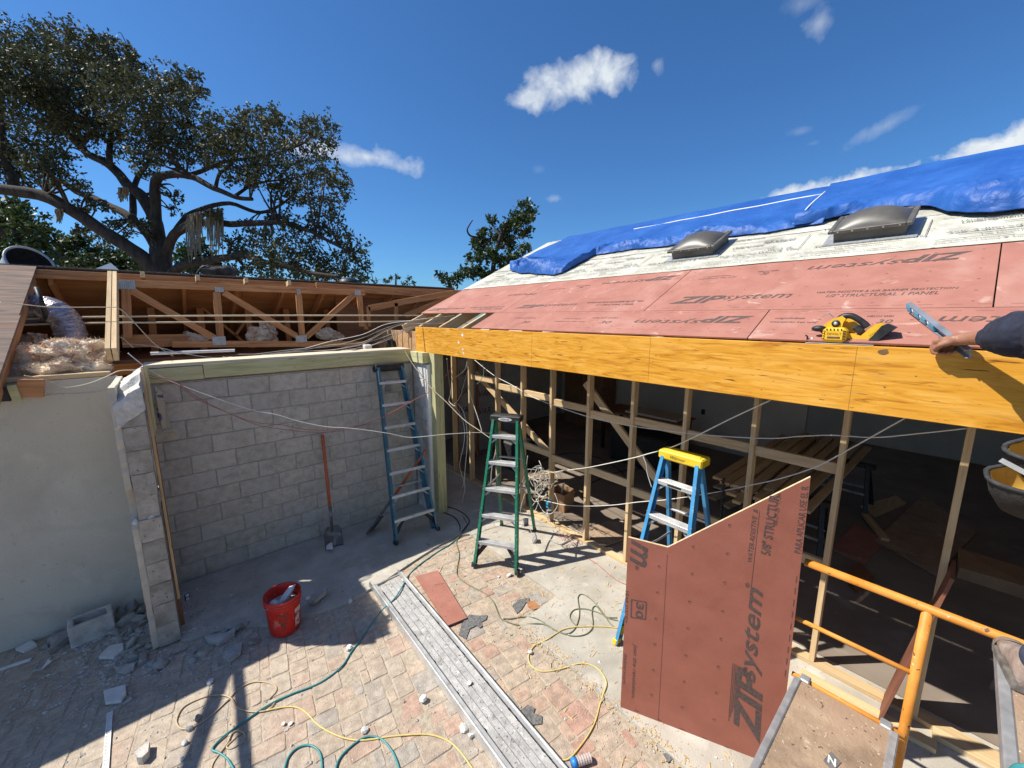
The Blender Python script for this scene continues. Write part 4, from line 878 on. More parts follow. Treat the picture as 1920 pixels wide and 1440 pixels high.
# ================================================================ PERSON at the right edge, only arm and boot reach into the picture
DZ = 1.475                                             # top of the upper scaffold deck
def capsules(chains, n=14):
    mb = MB()
    for ch in chains:
        for i in range(len(ch)): mb.ball(ch[i][0], ch[i][1], n, 9)
        for (p, r), (q, s) in zip(ch, ch[1:]): mb.tube([p, q], [r, s], n)
    return mb
sh = V((2.20, -.345, 2.865)); el = V((2.475, -.19, 2.878)); wr = V((2.715, .012, 2.838)); pelvis = V((2.14, -.56, 2.36)); chest = V((2.16, -.53, 2.75)); neck = V((2.17, -.52, 2.98)); head = V((2.22, -.51, 3.14))
shr = V((2.14, -.73, 2.86)); elr = V((2.36, -.86, 2.66)); wrr = V((2.60, -.80, 2.74))
hd_ = (wr-el).normalized(); side = V((0, 0, 1)).cross(hd_).normalized(); upv = hd_.cross(side)
# level held under the fingers, tip on the roof, tail by the hand
lvA, lvB = rf(.235, .33, .055), V((2.80, .035, 2.815))
la = (lvB-lvA).normalized()
def hand_chains(wr, hd_, side, upv, grip):
    knu = wr+hd_*.085; ch = [[(wr, V((.027, .027, .027)).x), (wr+hd_*.03, .029)]]
    out = []
    palm = []
    for i, (off, ln) in enumerate([(.038, .9), (.0125, 1.0), (-.0125, .95), (-.036, .78)]):
        k = knu+side*off*(1.0)-upv*abs(off)*.15
        b = wr+side*off*.6+hd_*.015; out.append([(b, .021), (k, .0155)])
        p1 = k+(hd_*.55-upv*.85).normalized()*.040*ln; p2 = p1+(-hd_*.35-upv*.95).normalized()*.026*ln; p3 = p2+(-hd_*.95-upv*.15).normalized()*.021*ln
        out.append([(k, .0138), (p1, .0122), (p2, .0112), (p3, .0098)])
    t0 = wr+hd_*.02+side*.026-upv*.008; t1 = t0+(hd_*.75+side*.65-upv*.45).normalized()*.040; t2 = t1+(hd_*.9-side*.1-upv*.5).normalized()*.032; t3 = t2+(hd_*.7-side*.5-upv*.3).normalized()*.024
    out.append([(wr+side*.006, .022), (t0, .018), (t1, .0135), (t2, .0118), (t3, .0095)])
    return ch+out
ankL, ankR = V((2.42, -.36, DZ+.10)), V((2.16, -.80, DZ+.10)); kneeL, kneeR = V((2.30, -.56, 1.95)), V((2.22, -.72, 1.94)); hipL, hipR = V((2.14, -.46, 2.33)), V((2.12, -.66, 2.33))
chains = [[(pelvis, .15), (V((2.15, -.545, 2.55)), .135), (chest, .15), (V((2.16, -.53, 2.87)), .115), (neck, .06), (head-V((0, 0, .06)), .062)],
          [(chest+V((0, .05, .1)), .08), (sh, .058), (sh.lerp(el, .5), .050), (el, .042), (el.lerp(wr, .35), .043), (el.lerp(wr, .75), .034), (wr, .0285)],
          [(chest+V((0, -.05, .1)), .08), (shr, .058), (elr, .042), (elr.lerp(wrr, .4), .042), (wrr, .028)],
          [(hipL, .098), (kneeL, .06), (kneeL.lerp(ankL, .3), .06), (ankL, .04)], [(hipR, .098), (kneeR, .06), (kneeR.lerp(ankR, .3), .06), (ankR, .04)],
          [(ankL, .035), (ankL+V((.14, .03, -.065)), .028)], [(ankR, .04), (ankR+V((.14, .0, -.06)), .036)],
          [(head-V((.0, 0, .02)), .085), (head+V((-.012, 0, .035)), .095)], [(head+V((.075, .0, -.075)), .04), (head+V((.06, 0, .01)), .06)], [(head+V((.098, .005, -.015)), .012), (head+V((.118, .006, -.035)), .014)],
          [(head+V((0, .092, -.01)), .018), (head+V((-.005, .095, .015)), .02)], [(head+V((0, -.092, -.01)), .018), (head+V((-.005, -.095, .015)), .02)]]
chains += hand_chains(wr, hd_, side, upv, 1)
hr = (wrr-elr).normalized(); sr = V((0, 0, 1)).cross(hr).normalized(); chains += hand_chains(wrr, hr, -sr, hr.cross(sr), 1)
per = thing('person', (2.2, -.5, DZ), 'person in navy sleeve at the right edge, hand holding a level over the beam', 'person')
body = capsules(chains).build('body', K['skin'], per, True)
rm = body.modifiers.new('fuse', 'REMESH'); rm.mode = 'VOXEL'; rm.voxel_size = .0042; rm.use_smooth_shade = True
sm = body.modifiers.new('soft', 'SMOOTH'); sm.iterations = 3; sm.factor = .5
for (e) in (1, -1):
    MB().ball(head+V((.092, .034*e, .012)), .012, 12, 8).build('eye', K['white'], per, True)
hr_ = MB().ball(head+V((-.02, 0, .045)), (.112, .105, .10), 24, 16); hr_.build('cap', K['navy'], per, True)
shirt = capsules([[(pelvis+V((0, 0, .05)), .172), (V((2.15, -.545, 2.55)), .158), (chest, .172), (V((2.16, -.53, 2.88)), .125)], [(chest+V((0, .06, .1)), .095), (sh, .082), (sh.lerp(el, .55), .078), (el, .073), (el+(wr-el)*.30+V((0, 0, .004)), .078), (el+(wr-el)*.50, .066)],
                  [(chest+V((0, -.06, .1)), .095), (shr, .082), (elr, .066), (elr.lerp(wrr, .5), .06)], [(el+V((-.02, -.01, -.01)), .06), (el+(wr-el)*.12+V((0, 0, -.035)), .05)]])
sh_o = shirt.build('shirt', K['navy'], per, True); r2 = sh_o.modifiers.new('fuse', 'REMESH'); r2.mode = 'VOXEL'; r2.voxel_size = .009; r2.use_smooth_shade = True
tx = bpy.data.textures.new('folds', 'MARBLE'); tx.noise_scale = .11; tx.turbulence = 5; tx.noise_depth = 3
dm = sh_o.modifiers.new('folds', 'DISPLACE'); dm.texture = tx; dm.strength = .034; dm.mid_level = .5; dm.texture_coords = 'LOCAL'
pants = capsules([[(pelvis, .168), (pelvis+V((0, 0, .1)), .165)], [(hipL, .118), (kneeL, .082), (ankL+V((0, 0, .05)), .070)], [(hipR, .118), (kneeR, .082), (ankR+V((0, 0, .05)), .070)]])
po = pants.build('trousers', K['jeans'], per, True); r3 = po.modifiers.new('fuse', 'REMESH'); r3.mode = 'VOXEL'; r3.voxel_size = .011; r3.use_smooth_shade = True
def bootmesh(ank, yaw, w=1.):
    """hiking boot, toe towards local +x; ankle above the origin"""
    M = Matrix.Translation((ank.x, ank.y, DZ)) @ Matrix.Rotation(yaw, 4, 'Z')
    up = MB(); so2 = MB(); secs = [(-.085, .030, .095, .02), (-.075, .038, .135, .02), (-.03, .042, .150, .02), (.02, .044, .140, .02), (.055, .046, .105, .02), (.10, .050, .082, .02), (.15, .051, .072, .02), (.19, .046, .062, .02), (.215, .032, .048, .02), (.224, .012, .034, .02)]
    n = 16; vs = []
    for (x, hw, h, z0) in secs:
        for j in range(n):
            a = 2*math.pi*j/n; cy, cz = math.cos(a), math.sin(a)
            yy = hw*math.copysign(abs(cy)**.75, cy); zz = z0+(h-z0)*(.5+.5*math.copysign(abs(cz)**.8, cz)); yy *= 1-.35*max(0, (zz-z0)/(h-z0)-.4)
            vs.append(M @ V((x, yy, zz)))
    k = len(secs); fs = [(i*n+j, i*n+(j+1) % n, (i+1)*n+(j+1) % n, (i+1)*n+j) for i in range(k-1) for j in range(n)]+[tuple(range(n))[::-1], tuple((k-1)*n+j for j in range(n))]
    up.add(vs, fs); out = []
    for (x, hw, *_r) in secs: out.append((x*1.03, hw*1.12))
    pol = [(x, y) for x, y in out]+[(x, -y) for x, y in out[::-1]]
    so2.prism([M @ V((x, y, .002)) for x, y in pol], (0, 0, .026))
    cap = MB(); sec2 = [s for s in secs if s[0] >= .13]; vs = []
    for (x, hw, h, z0) in sec2:
        for j in range(n+1):
            a = math.pi*j/n; vs.append(M @ V((x+.003, (hw+.0035)*math.cos(a), z0+(h-z0+.004)*math.sin(a)**.75)))
    fs = [(i*(n+1)+j, i*(n+1)+j+1, (i+1)*(n+1)+j+1, (i+1)*(n+1)+j) for i in range(len(sec2)-1) for j in range(n)]
    cap.add(vs, fs)
    lc = MB()
    for i in range(5):
        x = .045+i*.018; h = .118-.0095*i*1.15
        for s in (-1, 1): lc.tube([M @ V((x, -.024*s, h-.012)), M @ V((x+.006, 0, h+.004)), M @ V((x+.014, .024*s, h-.016))], .003, 5)
    b = up.build('boot', K['boot'], per, True); so2.build('sole', K['sole'], b); cap.build('toe_cap', K['boot'], b, True); lc.build('lace', K['sole'], b)
bootmesh(V((2.475, -.322, 0)), .12); bootmesh(V((2.16, -.80, 0)), -.05)
# spirit level
lv = thing('spirit_level', lvA, 'blue and silver box level held on the roof edge by the hand', 'spirit level')
lend = lvB+la*.10; upl = (RN+V((0, .25, 0))).normalized()
xf = frame(lvA, la, upl); L_ = (lend-lvA).length
def LB(mb): mb.v = [tuple(xf @ V(v)) for v in mb.v]; return mb
f1 = MB(); f1.box((L_/2, 0, .0225), (L_, .024, .005), ch=.001); f1.box((L_/2, 0, -.0225), (L_, .024, .005), ch=.001); f1.box((L_/2, .004, 0), (L_, .008, .045)); LB(f1).build('rail', K['level'], lv)
w = MB(); 
for x in (.02, .10, .165, .24): w.box((x, -.005, 0), (.046, .016, .038), ch=.004)
LB(w).build('blue_insert', K['cyan'], lv)
w = MB()
for x in (.06, .135, .205): w.tube([(x, -.006, -.017), (x, -.006, .017)], .006, 10)
LB(w).build('vial', K['white'], lv, True)
# tool belt pouches hanging at the hip
tp = thing('tool_pouch', (2.20, -.25, 2.25), 'pair of worn dark tool pouches with yellow leather lining hanging at the right edge', 'tool pouch')
def pouchm(c, rx, ry, h, tilt, open_h):
    M = Matrix.Translation(c) @ Matrix.Rotation(tilt[0], 4, 'X') @ Matrix.Rotation(tilt[1], 4, 'Y')
    n = 28; outer = []; prof = [(1.0, 0), (1.02, -.12), (.98, -.35), (.86, -.62), (.66, -.86), (.40, -1.0)]
    def ring(k, z, inset=0): return [M @ V(((rx-inset)*k*math.cos(2*math.pi*j/n), (ry-inset)*k*math.sin(2*math.pi*j/n)+.012*mnoise.noise(V((j*.4, z*9, c.x*9))), z*h)) for j in range(n)]
    mb = MB(); vs = []
    for k, z in prof: vs += ring(k, z)
    fs = [(i*n+j, i*n+(j+1) % n, (i+1)*n+(j+1) % n, (i+1)*n+j) for i in range(len(prof)-1) for j in range(n)]+[tuple((len(prof)-1)*n+j for j in range(n))]
    mb.add(vs, fs); a = jag(mb, .006, 3).build('pouch_body', K['pouch'], tp, True)
    mb = MB(); vs = []
    for k, z in prof[:5]: vs += ring(k*.95, z*.93, .004)
    fs = [(i*n+(j+1) % n, i*n+j, (i+1)*n+j, (i+1)*n+(j+1) % n) for i in range(4) for j in range(n)]+[tuple(4*n+j for j in range(n))]
    mb.add(vs, fs); mb.build('lining', K['pouch_in'], a, True)
    rr = ring(1.0, .0); mb = MB().tube(rr+[rr[0], rr[1]], .008, 8, False); mb.build('piping', K['rubber'], a, True)
cA = onX(1908, 893, 2.20); cB = onX(1925, 855, 2.23)
pouchm(cA+V((.0, -.045, -.0)), .080, .115, .17, (-.10, -.42), 0); pouchm(cB+V((.02, -.065, .03)), .075, .115, .13, (-.15, -.45), 0)
a = onX(1876, 862, 2.15); MB().bar(a, onX(1935, 893, 2.15), .004, .016).build('square_blade', K['alu'], tp)
# ================================================================ STUD WALL
st = thing('stud_wall', (3.865, 2, .02), 'long bare timber stud wall with blocking between studs under the red roof', 'stud wall')
XS = 3.865
SY = [6.02, 5.50, 4.76, 4.17, 3.585, 2.96, 2.35, 1.755, 1.14, .525, -.09, -.70, -1.31]
SY[1] = onZ(881, 908).y+.02
for y in SY: board('stud', (XS, y, .062), (XS, y, 2.50), .038, .089, K['pine'], st, up=(1, 0, 0))
for (a, b) in ((6.3, 4.40), (4.395, 1.9), (1.895, -.72), (-.725, -2.8)): board('bottom_plate', (XS, a, .042), (XS, b, .042), .089, .038, K['pine'], st)
board('top_plate', (XS, 6.3, 2.52), (XS, -2.8, 2.52), .089, .038, K['pine'], st)
def blk(i, z, n=None, dz=0): board('blocking', (XS, SY[i]-.021, z), (XS, SY[i+1]+.021, z+dz), .038 if n is None else n, .089, K['pine'], st)
for i, z in ((2, 1.86), (3, 1.84), (4, 1.80), (5, 1.755), (6, 1.79), (7, 1.77), (8, 1.76), (1, 1.93)): blk(i, z)
for i, z in ((2, 1.10), (3, 1.05), (4, 1.01), (5, 1.03), (6, .96), (7, .95), (8, .93)): blk(i, z)
board('brace', onX(1098, 718, 3.94), onX(1236, 905, 3.94), .089, .038, K['pine'], st, up=(1, 0, 0)); board('brace', onX(893, 700, 3.94), onX(1032, 852, 3.94), .089, .038, K['pine'], st, up=(1, 0, 0))
board('knot_block', onX(1003, 738, 3.93), onX(945, 728, 3.93), .038, .089, K['treated'], st)
solo('sill_board', MB(), K['pine'], '', '') if False else None
sb = board('sill_board', onZ(1500, 1262, .04), onZ(1755, 1402, .04), .089, .038, K['pine']); tag(sb, 'loose pale board on the slab before the stud wall plate, nearest the scaffold', 'board', 'loose boards by the stud wall')
sb = board('sill_board', onZ(1748, 1372, .04), onZ(1900, 1452, .04), .089, .038, K['pine']); tag(sb, 'short pale board end on the slab at the bottom right corner', 'board', 'loose boards by the stud wall')
dl = board('door_panel', V((3.74, .07, .03)), V((3.74, -.13, 1.30)), .30, .02, pm('rust', [(.17, .06, .035), (.24, .095, .055)], 5, 7, .7, .1), up=(0, 1, .15)); tag(dl, 'narrow rust brown panel leaning on the stud wall behind the orange guard rail', 'panel')
# ================================================================ ROOM behind the studs
iw = thing('room_wall', (8.9, 4, 0), 'grey plasterboard back wall inside the dark room beyond the studs', 'wall')
MB().box((8.95, 5.75, 1.3), (.10, 7.9, 2.56)).build('plasterboard', K['drywall'], iw)
MB().box((8.885, onX(1318, 775, 8.88).y, .83), (.012, .075, .12), ch=.002).build('socket', K['black'], iw)
iw2 = thing('room_wall', (6.4, 7.9, 0), 'dim side wall inside the dark room at far left behind the studs', 'wall')
MB().box((6.4, 7.95, 1.3), (5.2, .10, 2.6)).build('plasterboard', K['drywall'], iw2)
iw3 = thing('room_wall', (11, 1.6, 0), 'dim far wall seen through the opening at the right of the dark room', 'wall')
MB().box((12.0, -.4, 1.3), (.1, 6.0, 2.6)).build('plasterboard', K['drywall'], iw3)
MB().box((8, -3.25, 1.3), (8.2, .1, 2.56)).build('plasterboard', K['drywall'], iw3)
rc = thing('room_ceiling', (8, 2.4, 2.6), 'dark ceiling boards over the unlit room behind the studs', 'ceiling')
MB().box((8.1, 2.35, 2.62), (8.2, 11.3, .03)).build('plasterboard', K['drywall'], rc)
MB().box((6.0, 5.945, 3.2), (4.2, .02, 1.2)).build('gable_board', K['dwood'], rc) if False else None
# foil faced insulation panel seen between the left studs, with printed marks
ip = thing('foil_board', (4.35, 6.6, .2), 'grey foil board with large black printed letters behind the left studs', 'panel')
ipY = 6.35
MB().box((5.0, ipY+.02, 1.35), (1.9, .03, 2.3)).build('board', pm('foilboard', [(.22, .23, .25), (.32, .33, .35)], 5, 5, .6, .1), ip)
q = MB()
for zz in (1.05, 1.42, 1.78, 2.12):
    letters(q, 'VAR', (4.20, ipY+.004, zz), (.30, 0, .0), (0, 0, .13), .002, .3, .01); letters(q, 'VAR', (4.66, ipY+.004, zz-.1), (.30, 0, .0), (0, 0, .13), .002, .3, .01)
q.build('printing', K['print'], ip)
for x in (4.12, 4.6, 5.2): board('strip', (x, ipY-.02, .1), (x, ipY-.02, 2.45), .04, .04, K['dwood'], ip)
cb = thing('wood_cabinet', (8.3, 6.3, 0), 'brown wooden cupboard standing against the grey wall in the dark room', 'cupboard')
MB().box((8.5, 6.55, 1.0), (.6, 1.25, 1.98), ch=.01).build('carcass', K['dwood'], cb)
for yy in (6.25, 6.86): MB().box((8.192, yy, 1.0), (.02, .58, 1.9), ch=.005).build('door', pm('cupboard_door', [(.15, .075, .035), (.21, .105, .05)], 2, 6, .6, .1, (6, 6, 1)), cb)
tb_ = thing('work_table', (7.6, 4.0, 0), 'low table in the dark room covered with loose pale sheets', 'table')
board('table_top', (7.5, 5.2, .90), (7.5, 3.4, .90), .8, .03, K['dwood'], tb_)
for (x, y) in ((7.15, 5.1), (7.85, 5.1), (7.15, 3.5), (7.85, 3.5)): MB().box((x, y, .455), (.06, .06, .86)).build('leg', K['black'], tb_)
solo('paper_sheets', jag(MB().prism([(7.2, 4.6, .92), (7.8, 4.7, .92), (7.75, 3.5, .92), (7.2, 3.45, .92)], (0, 0, .03)), .04, 4), K['drywall'], 'loose pale paper sheets spread on the low table in the dark room', 'paper')
solo('black_crate', MB().box((7.0, 3.95, .36), (.7, 1.2, .66), ch=.03), K['black'], 'large black crate under the table in the dark room', 'crate')
solo('tool_case', MB().box((4.95, 5.55, .30), (.5, .6, .54), ch=.03), K['black'], 'black case on the floor behind the second stud from the left', 'case')
rs = random.Random(12)
# pile of lumber on a pair of sawhorses
def sawhorse(x, y, label):
    t = thing('sawhorse', (x, y, .03), label, 'sawhorse', 'black sawhorses under the lumber')
    MB().box((x, y, .72), (.10, .9, .07), ch=.01).build('beam', K['black'], t)
    for sx in (-1, 1):
        for sy in (-1, 1): MB().bar((x+sx*.04, y+sy*.36, .70), (x+sx*.27, y+sy*.44, .03), .05, .04).build('leg', K['black'], t)
    for sx in (-1, 1): MB().bar((x+sx*.17, y-.40, .32), (x+sx*.17, y+.40, .32), .03, .03).build('brace', K['steel'], t)
sawhorse(5.75, 1.25, 'nearer black folding sawhorse under the lumber pile'); sawhorse(7.75, 1.10, 'farther black folding sawhorse under the lumber pile')
k = 0
for lay in range(3):
    for i in range(8-lay*2):
        y = .95+.145*i+lay*.14+rs.uniform(-.02, .02); x0 = 4.75+rs.uniform(0, .7); x1 = 8.3+rs.uniform(0, .5); z = .775+.04*lay
        b = board('lumber', (x0, y, z), (x1, y+rs.uniform(-.12, .12), z), .12 if i % 3 else .085, .037, K['pine']); tag(b, 'one of the long pale boards in the '+('bottom', 'middle', 'top')[lay]+' layer stacked on the black sawhorses', 'board', 'boards stacked on the sawhorses')
for i, (a, b) in enumerate([((1335, 935), (1560, 840)), ((1345, 915), (1480, 850)), ((1360, 950), (1470, 900)), ((1400, 880), (1640, 800))]):
    o = board('lumber', onZ(*a, .05+.04*(i % 2)), onZ(*b, .05+.04*(i % 2)), .13, .037, K['pine']); tag(o, ['longest pale board lying on the dark room floor left of the sawhorses', 'pale board on the dark floor nearest the blue ladder cap', 'short pale board on the dark floor behind the red panel tip', 'pale board on the dark floor running far back to the wall'][i], 'board', 'boards on the room floor')
for i, (pts, m, lab) in enumerate([([(1560, 1030), (1600, 985), (1665, 1010), (1620, 1060)], 'red_sheath', 'red sheathing offcut lying flat on the dark floor behind the right stud'), ([(1612, 950), (1680, 930), (1700, 945), (1640, 970)], 'pine', 'pale square plywood offcut on the dark floor below the far sawhorse'), ([(1640, 1015), (1730, 930), (1830, 1000), (1755, 1080)], 'plywood', 'large tan plywood sheet on the dark floor between the right studs'), ([(1580, 1080), (1612, 1055), (1640, 1085), (1606, 1112)], 'dwood', 'dark board offcut on the floor just above the orange guard rail')]):
    solo('sheet_offcut', MB().prism([onZ(x, y, .032+.004*i) for x, y in pts], (0, 0, .013)), K[m], lab, 'offcut')
o = board('lumber', onZ(1622, 965, .07), onZ(1660, 1012, .07), .09, .038, K['pine']); tag(o, 'short pale stick lying diagonally across the plywood sheet in the dark room', 'board', 'boards on the room floor')
o = board('ply_offcut', onZ(1108, 1010, .05), onZ(1180, 985, .05), .45, .018, K['plywood']); tag(o, 'tan plywood offcut partly sunlit on the floor behind the stud left of the blue ladder', 'offcut')
cbx = thing('cardboard_box', onZ(1052, 950, .03), 'open brown cardboard box with pink scraps behind the stud wall', 'box', rz=.2)
for (c, d) in (((0, .14, .14), (.30, .006, .28)), ((0, -.14, .14), (.30, .006, .28)), ((.15, 0, .14), (.006, .27, .28)), ((-.15, 0, .14), (.006, .27, .28)), ((0, 0, .006), (.29, .27, .006))): loc(cbx, MB().box(c, d)).build('side', K['card'], cbx)
loc(cbx, MB().box((.05, .02, .22), (.03, .02, .30), Matrix.Rotation(.2, 3, 'X'))).build('scrap', K['pink'], cbx)
for i, pts in enumerate([[(990, 830), (1030, 815), (1090, 822), (1150, 812), (1200, 840)], [(1000, 872), (1060, 850), (1120, 858), (1170, 890), (1150, 905)], [(1110, 905), (1160, 885), (1215, 880), (1250, 905)], [(860, 880), (900, 850), (960, 862), (985, 840)]]):
    solo('floor_cord', MB().tube(smooth_path([onZ(x, y, .038) for x, y in pts], 5), .008, 6), K[('wire_red', 'black', 'black', 'wire_red')[i]], ['dark red cord winding over the room floor behind the middle studs', 'black cord curling on the room floor by the box', 'black cord on the floor behind the blue ladder', 'dark red cord on the room floor behind the left studs'][i], 'cord', 'cords on the room floor', True)
solo('cardboard_scraps', jag(MB().box(onZ(1860, 1075, .10), (.5, .5, .14)), .04, 4), K['card'], 'brown cardboard scraps on the dark floor below the tool pouches', 'cardboard')
# ================================================================ STEP LADDERS
def stepladder(M, H, wb, wt, sf, sr, ns, rail, capm, label, fold=False, feet='rubber', brand=None, yfeet=False):
    o = M.translation.copy(); t = thing('step_ladder', o, label, 'step ladder', 'step ladders')
    def P(x, y, z): return M @ V((x, y, z))
    def B(mb): mb.v = [tuple(M @ V(v)) for v in mb.v]; return mb
    hc = H-.09; R3 = M.to_3x3(); cy = .05
    def fr(s, z): k = z/hc; return V((s*(wb/2+(wt/2-wb/2)*k), -sf+(sf-cy)*k, z))
    def rr(s, z): k = z/hc; return V((s*((wb-.06)/2+((wt-.04)/2-(wb-.06)/2)*k), sr+(cy-sr)*k, z))
    for s in (-1, 1):
        mb = MB(); a, b = fr(s, .015), fr(s, hc+.04); ax = (b-a).normalized(); sd = V((s, 0, 0))
        mb.bar(a+V((0, .036, 0)), b+V((0, .036, 0)), .004, .072, up=(0, 1, 0), ch=.001)                       # web
        mb.bar(a-sd*.013, b-sd*.013, .030, .006, up=(0, 1, 0), ch=.001); mb.bar(a-sd*.013+V((0, .070, 0)), b-sd*.013+V((0, .070, 0)), .030, .005, up=(0, 1, 0), ch=.001)
        r = B(mb).build('front_rail', K[rail], t)
        bl = MB()
        for k in range(1, ns+1):
            for dz in (-.018, .018):
                p = fr(s, k*.305+dz); bl.ball(p+V((s*.001, -.003, 0)), (.006, .004, .006), 6, 4)
        B(bl).build('rivet', K['steel'], r)
        ft = MB(); ft.bar(fr(s, .0)+V((0, .034, 0)), fr(s, .05)+V((0, .034, 0)), .042, .085, up=(0, 1, 0), ch=.006); B(ft).build('foot', K['yellow' if yfeet else feet], r)
        mb = MB(); a, b = rr(s, .015), rr(s, hc+.02); mb.bar(a, b, .030, .048, up=(0, 1, 0), ch=.002); r = B(mb).build('rear_rail', K[rail], t)
        B(MB().bar(rr(s, 0), rr(s, .045), .04, .055, up=(0, 1, 0), ch=.005)).build('foot', K[feet], r)
    for k in range(1, ns+1):
        z = k*.305; a, b = fr(-1, z), fr(1, z); mb = MB()
        mb.box(((a.x+b.x)/2, a.y+.040, z), (b.x-a.x-.004, .080, .004)); mb.box(((a.x+b.x)/2, a.y-.001, z-.017), (b.x-a.x-.004, .004, .036), ch=.001); mb.box(((a.x+b.x)/2, a.y+.081, z-.012), (b.x-a.x-.004, .004, .026))
        for i in range(5): mb.box(((a.x+b.x)/2, a.y+.010+i*.015, z+.003), (b.x-a.x-.006, .004, .003))
        stp = B(mb).build('step', K['alu'], t)
        br = MB()
        for s in (-1, 1): br.bar(V((s*(abs(a.x)-.11), a.y+.03, z-.014)), fr(s, z-.115)+V((0, .03, 0)), .018, .004, up=(0, 1, 0))
        B(br).build('step_brace', K['galv'], stp)
    s1 = fr(-1, .30)
    bb = MB()
    for s in (-1, 1): bb.bar(V((s*(abs(s1.x)-.13), s1.y+.04, .285)), fr(s, .10)+V((0, .04, 0)), .05, .006, up=(0, 1, 0))
    B(bb).build('knee_brace', K['black' if not yfeet else 'yellow'], t)
    for k in range(1, ns+1, 1):
        z = .26+.45*(k-1)
        if z < hc-.25: B(MB().bar(rr(-1, z), rr(1, z), .03, .018, ch=.002)).build('rear_brace', K['galv'], t)
    if not fold:
        for s in (-1, 1):
            a, b = fr(s, .9)+V((-s*.02, .07, 0)), rr(s, .9)+V((-s*.02, 0, 0)); m_ = (a+b)/2+V((0, 0, -.015))
            B(MB().bar(a, m_, .006, .022).bar(m_, b, .006, .022)).build('spreader', K['galv'], t)
    cp = MB(); cp.box((0, .035, H-.04), (wt+.05, .155, .078), ch=.012); cp.box((0, .035, H-.001), (wt-.02, .09, .012), ch=.004)
    cap = B(cp).build('top_cap', K[capm], t)
    if brand:
        mb = MB()
        if brand == 'oval':
            n = 24; c0 = V((0, -.0455, H-.042)); mb.add([M @ (c0+V((.085*math.cos(2*math.pi*i/n), 0, .022*math.sin(2*math.pi*i/n)))) for i in range(n)], [tuple(range(n))]); mb.build('badge', K['white'], cap)
            mb = MB(); letters(mb, 'WERNER', M @ V((-.058, -.0465, H-.053)), R3 @ V((.116, 0, 0)), R3 @ V((0, 0, .022)), .001, 0, .01); mb.build('lettering', K['print'], cap)
        else:
            letters(mb, 'Werner', M @ V((-.075, -.0455, H-.052)), R3 @ V((.13, 0, 0)), R3 @ V((0, 0, .026)), .001, .4); mb.build('lettering', K['print'], cap)
            z = ns*.305; a = fr(-1, z); mb = MB(); letters(mb, '300 LBS', M @ V((-.06, a.y-.004, z-.028)), R3 @ V((.12, 0, 0)), R3 @ V((0, 0, .020)), .001, 0, .01) if False else mb.box(M @ V((0, a.y-.0035, z-.018)), (.002, .12, .018)); 
            if mb.v: mb.build('sticker', K['black'], t)
    return t
def yawM(x, y, a, z=.022): return Matrix.Translation((x, y, z)) @ Matrix.Rotation(a, 4, 'Z')
stepladder(yawM(2.975, 3.515, math.radians(-58), .012), 1.76, .54, .33, .46, .54, 5, 'green_fg', 'black', 'open green step ladder with black top standing in the sunshine on the patio edge', brand='oval')
stepladder(yawM(3.165, 1.455, math.radians(-91)), 1.78, .56, .33, .43, .52, 5, 'blue_fg', 'yellow', 'open bright blue step ladder with yellow top standing behind the upright red panel', brand='script', yfeet=True)
# eight-foot ladder, folded, leaning against the block wall
fa = V((1.965, 4.52, .022)); fb_ = V((2.555, 4.485, .022)); mid = (fa+fb_)/2; xdir = (fb_-fa).normalized(); tp_ = V((2.335, 5.30, 2.275)); zd = (tp_-mid); Hh = zd.length; zd.normalize(); yd = zd.cross(xdir).normalized(); xd = yd.cross(zd)
M8 = Matrix.Translation(mid) @ Matrix((xd, yd, zd)).transposed().to_4x4()
stepladder(M8, Hh, .60, .36, .03, .10, 7, 'dblue_fg', 'black', 'tall faded blue step ladder folded and leaning against the block wall', fold=True)
bh = MB().tube([onX(1392, 903, 3.45)]*2, .001) if False else None
bk = thing('shoring_strap', V((3.48, 1.22, .03)), 'black perforated metal strip hanging behind the blue ladder', 'metal strip')
s_ = MB()
for k in range(22):
    z = .95+.05*k*.6; s_.box((3.50-.006*k*.5, 1.205, z), (.05, .006, .012)); 
s_.bar((3.51, 1.205, .93), (3.44, 1.205, 1.58), .008, .006); s_.bar((3.47, 1.205, .93), (3.40, 1.205, 1.58), .008, .006); s_.build('strip', K['black'], bk)
# ================================================================ SHOVELS
def shovel(foot, top, up, label, blade_w=.22):
    foot, top = V(foot), V(top); d = (top-foot).normalized(); t = thing('shovel', foot, label, 'shovel', 'shovels by the block wall')
    Mx = frame(foot, d, up); L_ = (top-foot).length
    def B(mb): mb.v = [tuple(Mx @ V(v)) for v in mb.v]; return mb
    n = 12; vs = []
    for i in range(n+1):
        for j in range(9):
            y = (j/8*2-1)*blade_w/2*(1 if i < 10 else (1-.12*(i-9))); x = .27*i/n; z = .035*(abs(j/8*2-1)**2.2)-.012+(.02*(i/n)**3); vs.append((x, y, z))
    fs = [(i*9+j, i*9+j+1, (i+1)*9+j+1, (i+1)*9+j) for i in range(n) for j in range(8)]
    o = B(MB().add(vs, fs)).build('blade', K['shovel'], t, True); so_ = o.modifiers.new('thickness', 'SOLIDIFY'); so_.thickness = .004
    B(MB().tube([(.20, 0, -.004), (.30, 0, .006), (.52, 0, .012)], [.012, .018, .021], 10)).build('socket', K['shovel'], t, True)
    B(MB().tube([(.48, 0, .012), (.9, 0, .010), (L_-.02, 0, .008), (L_, 0, .008)], [.0185, .019, .019, .012], 12)).build('handle', K['orange_handle'], t, True)
    return t
f0 = (onZ(626, 1026, .03)); t0 = onY(604, 815, 5.375)
shovel(f0, t0, (0, -1, .3), 'square bladed shovel with orange handle standing upright against the block wall')
f1 = onZ(690, 998, .035); shovel(f1, onX(798, 843, 2.60), (.75, -.5, .35), 'second shovel seen edge on, half hidden behind the leaning blue ladder', .20)
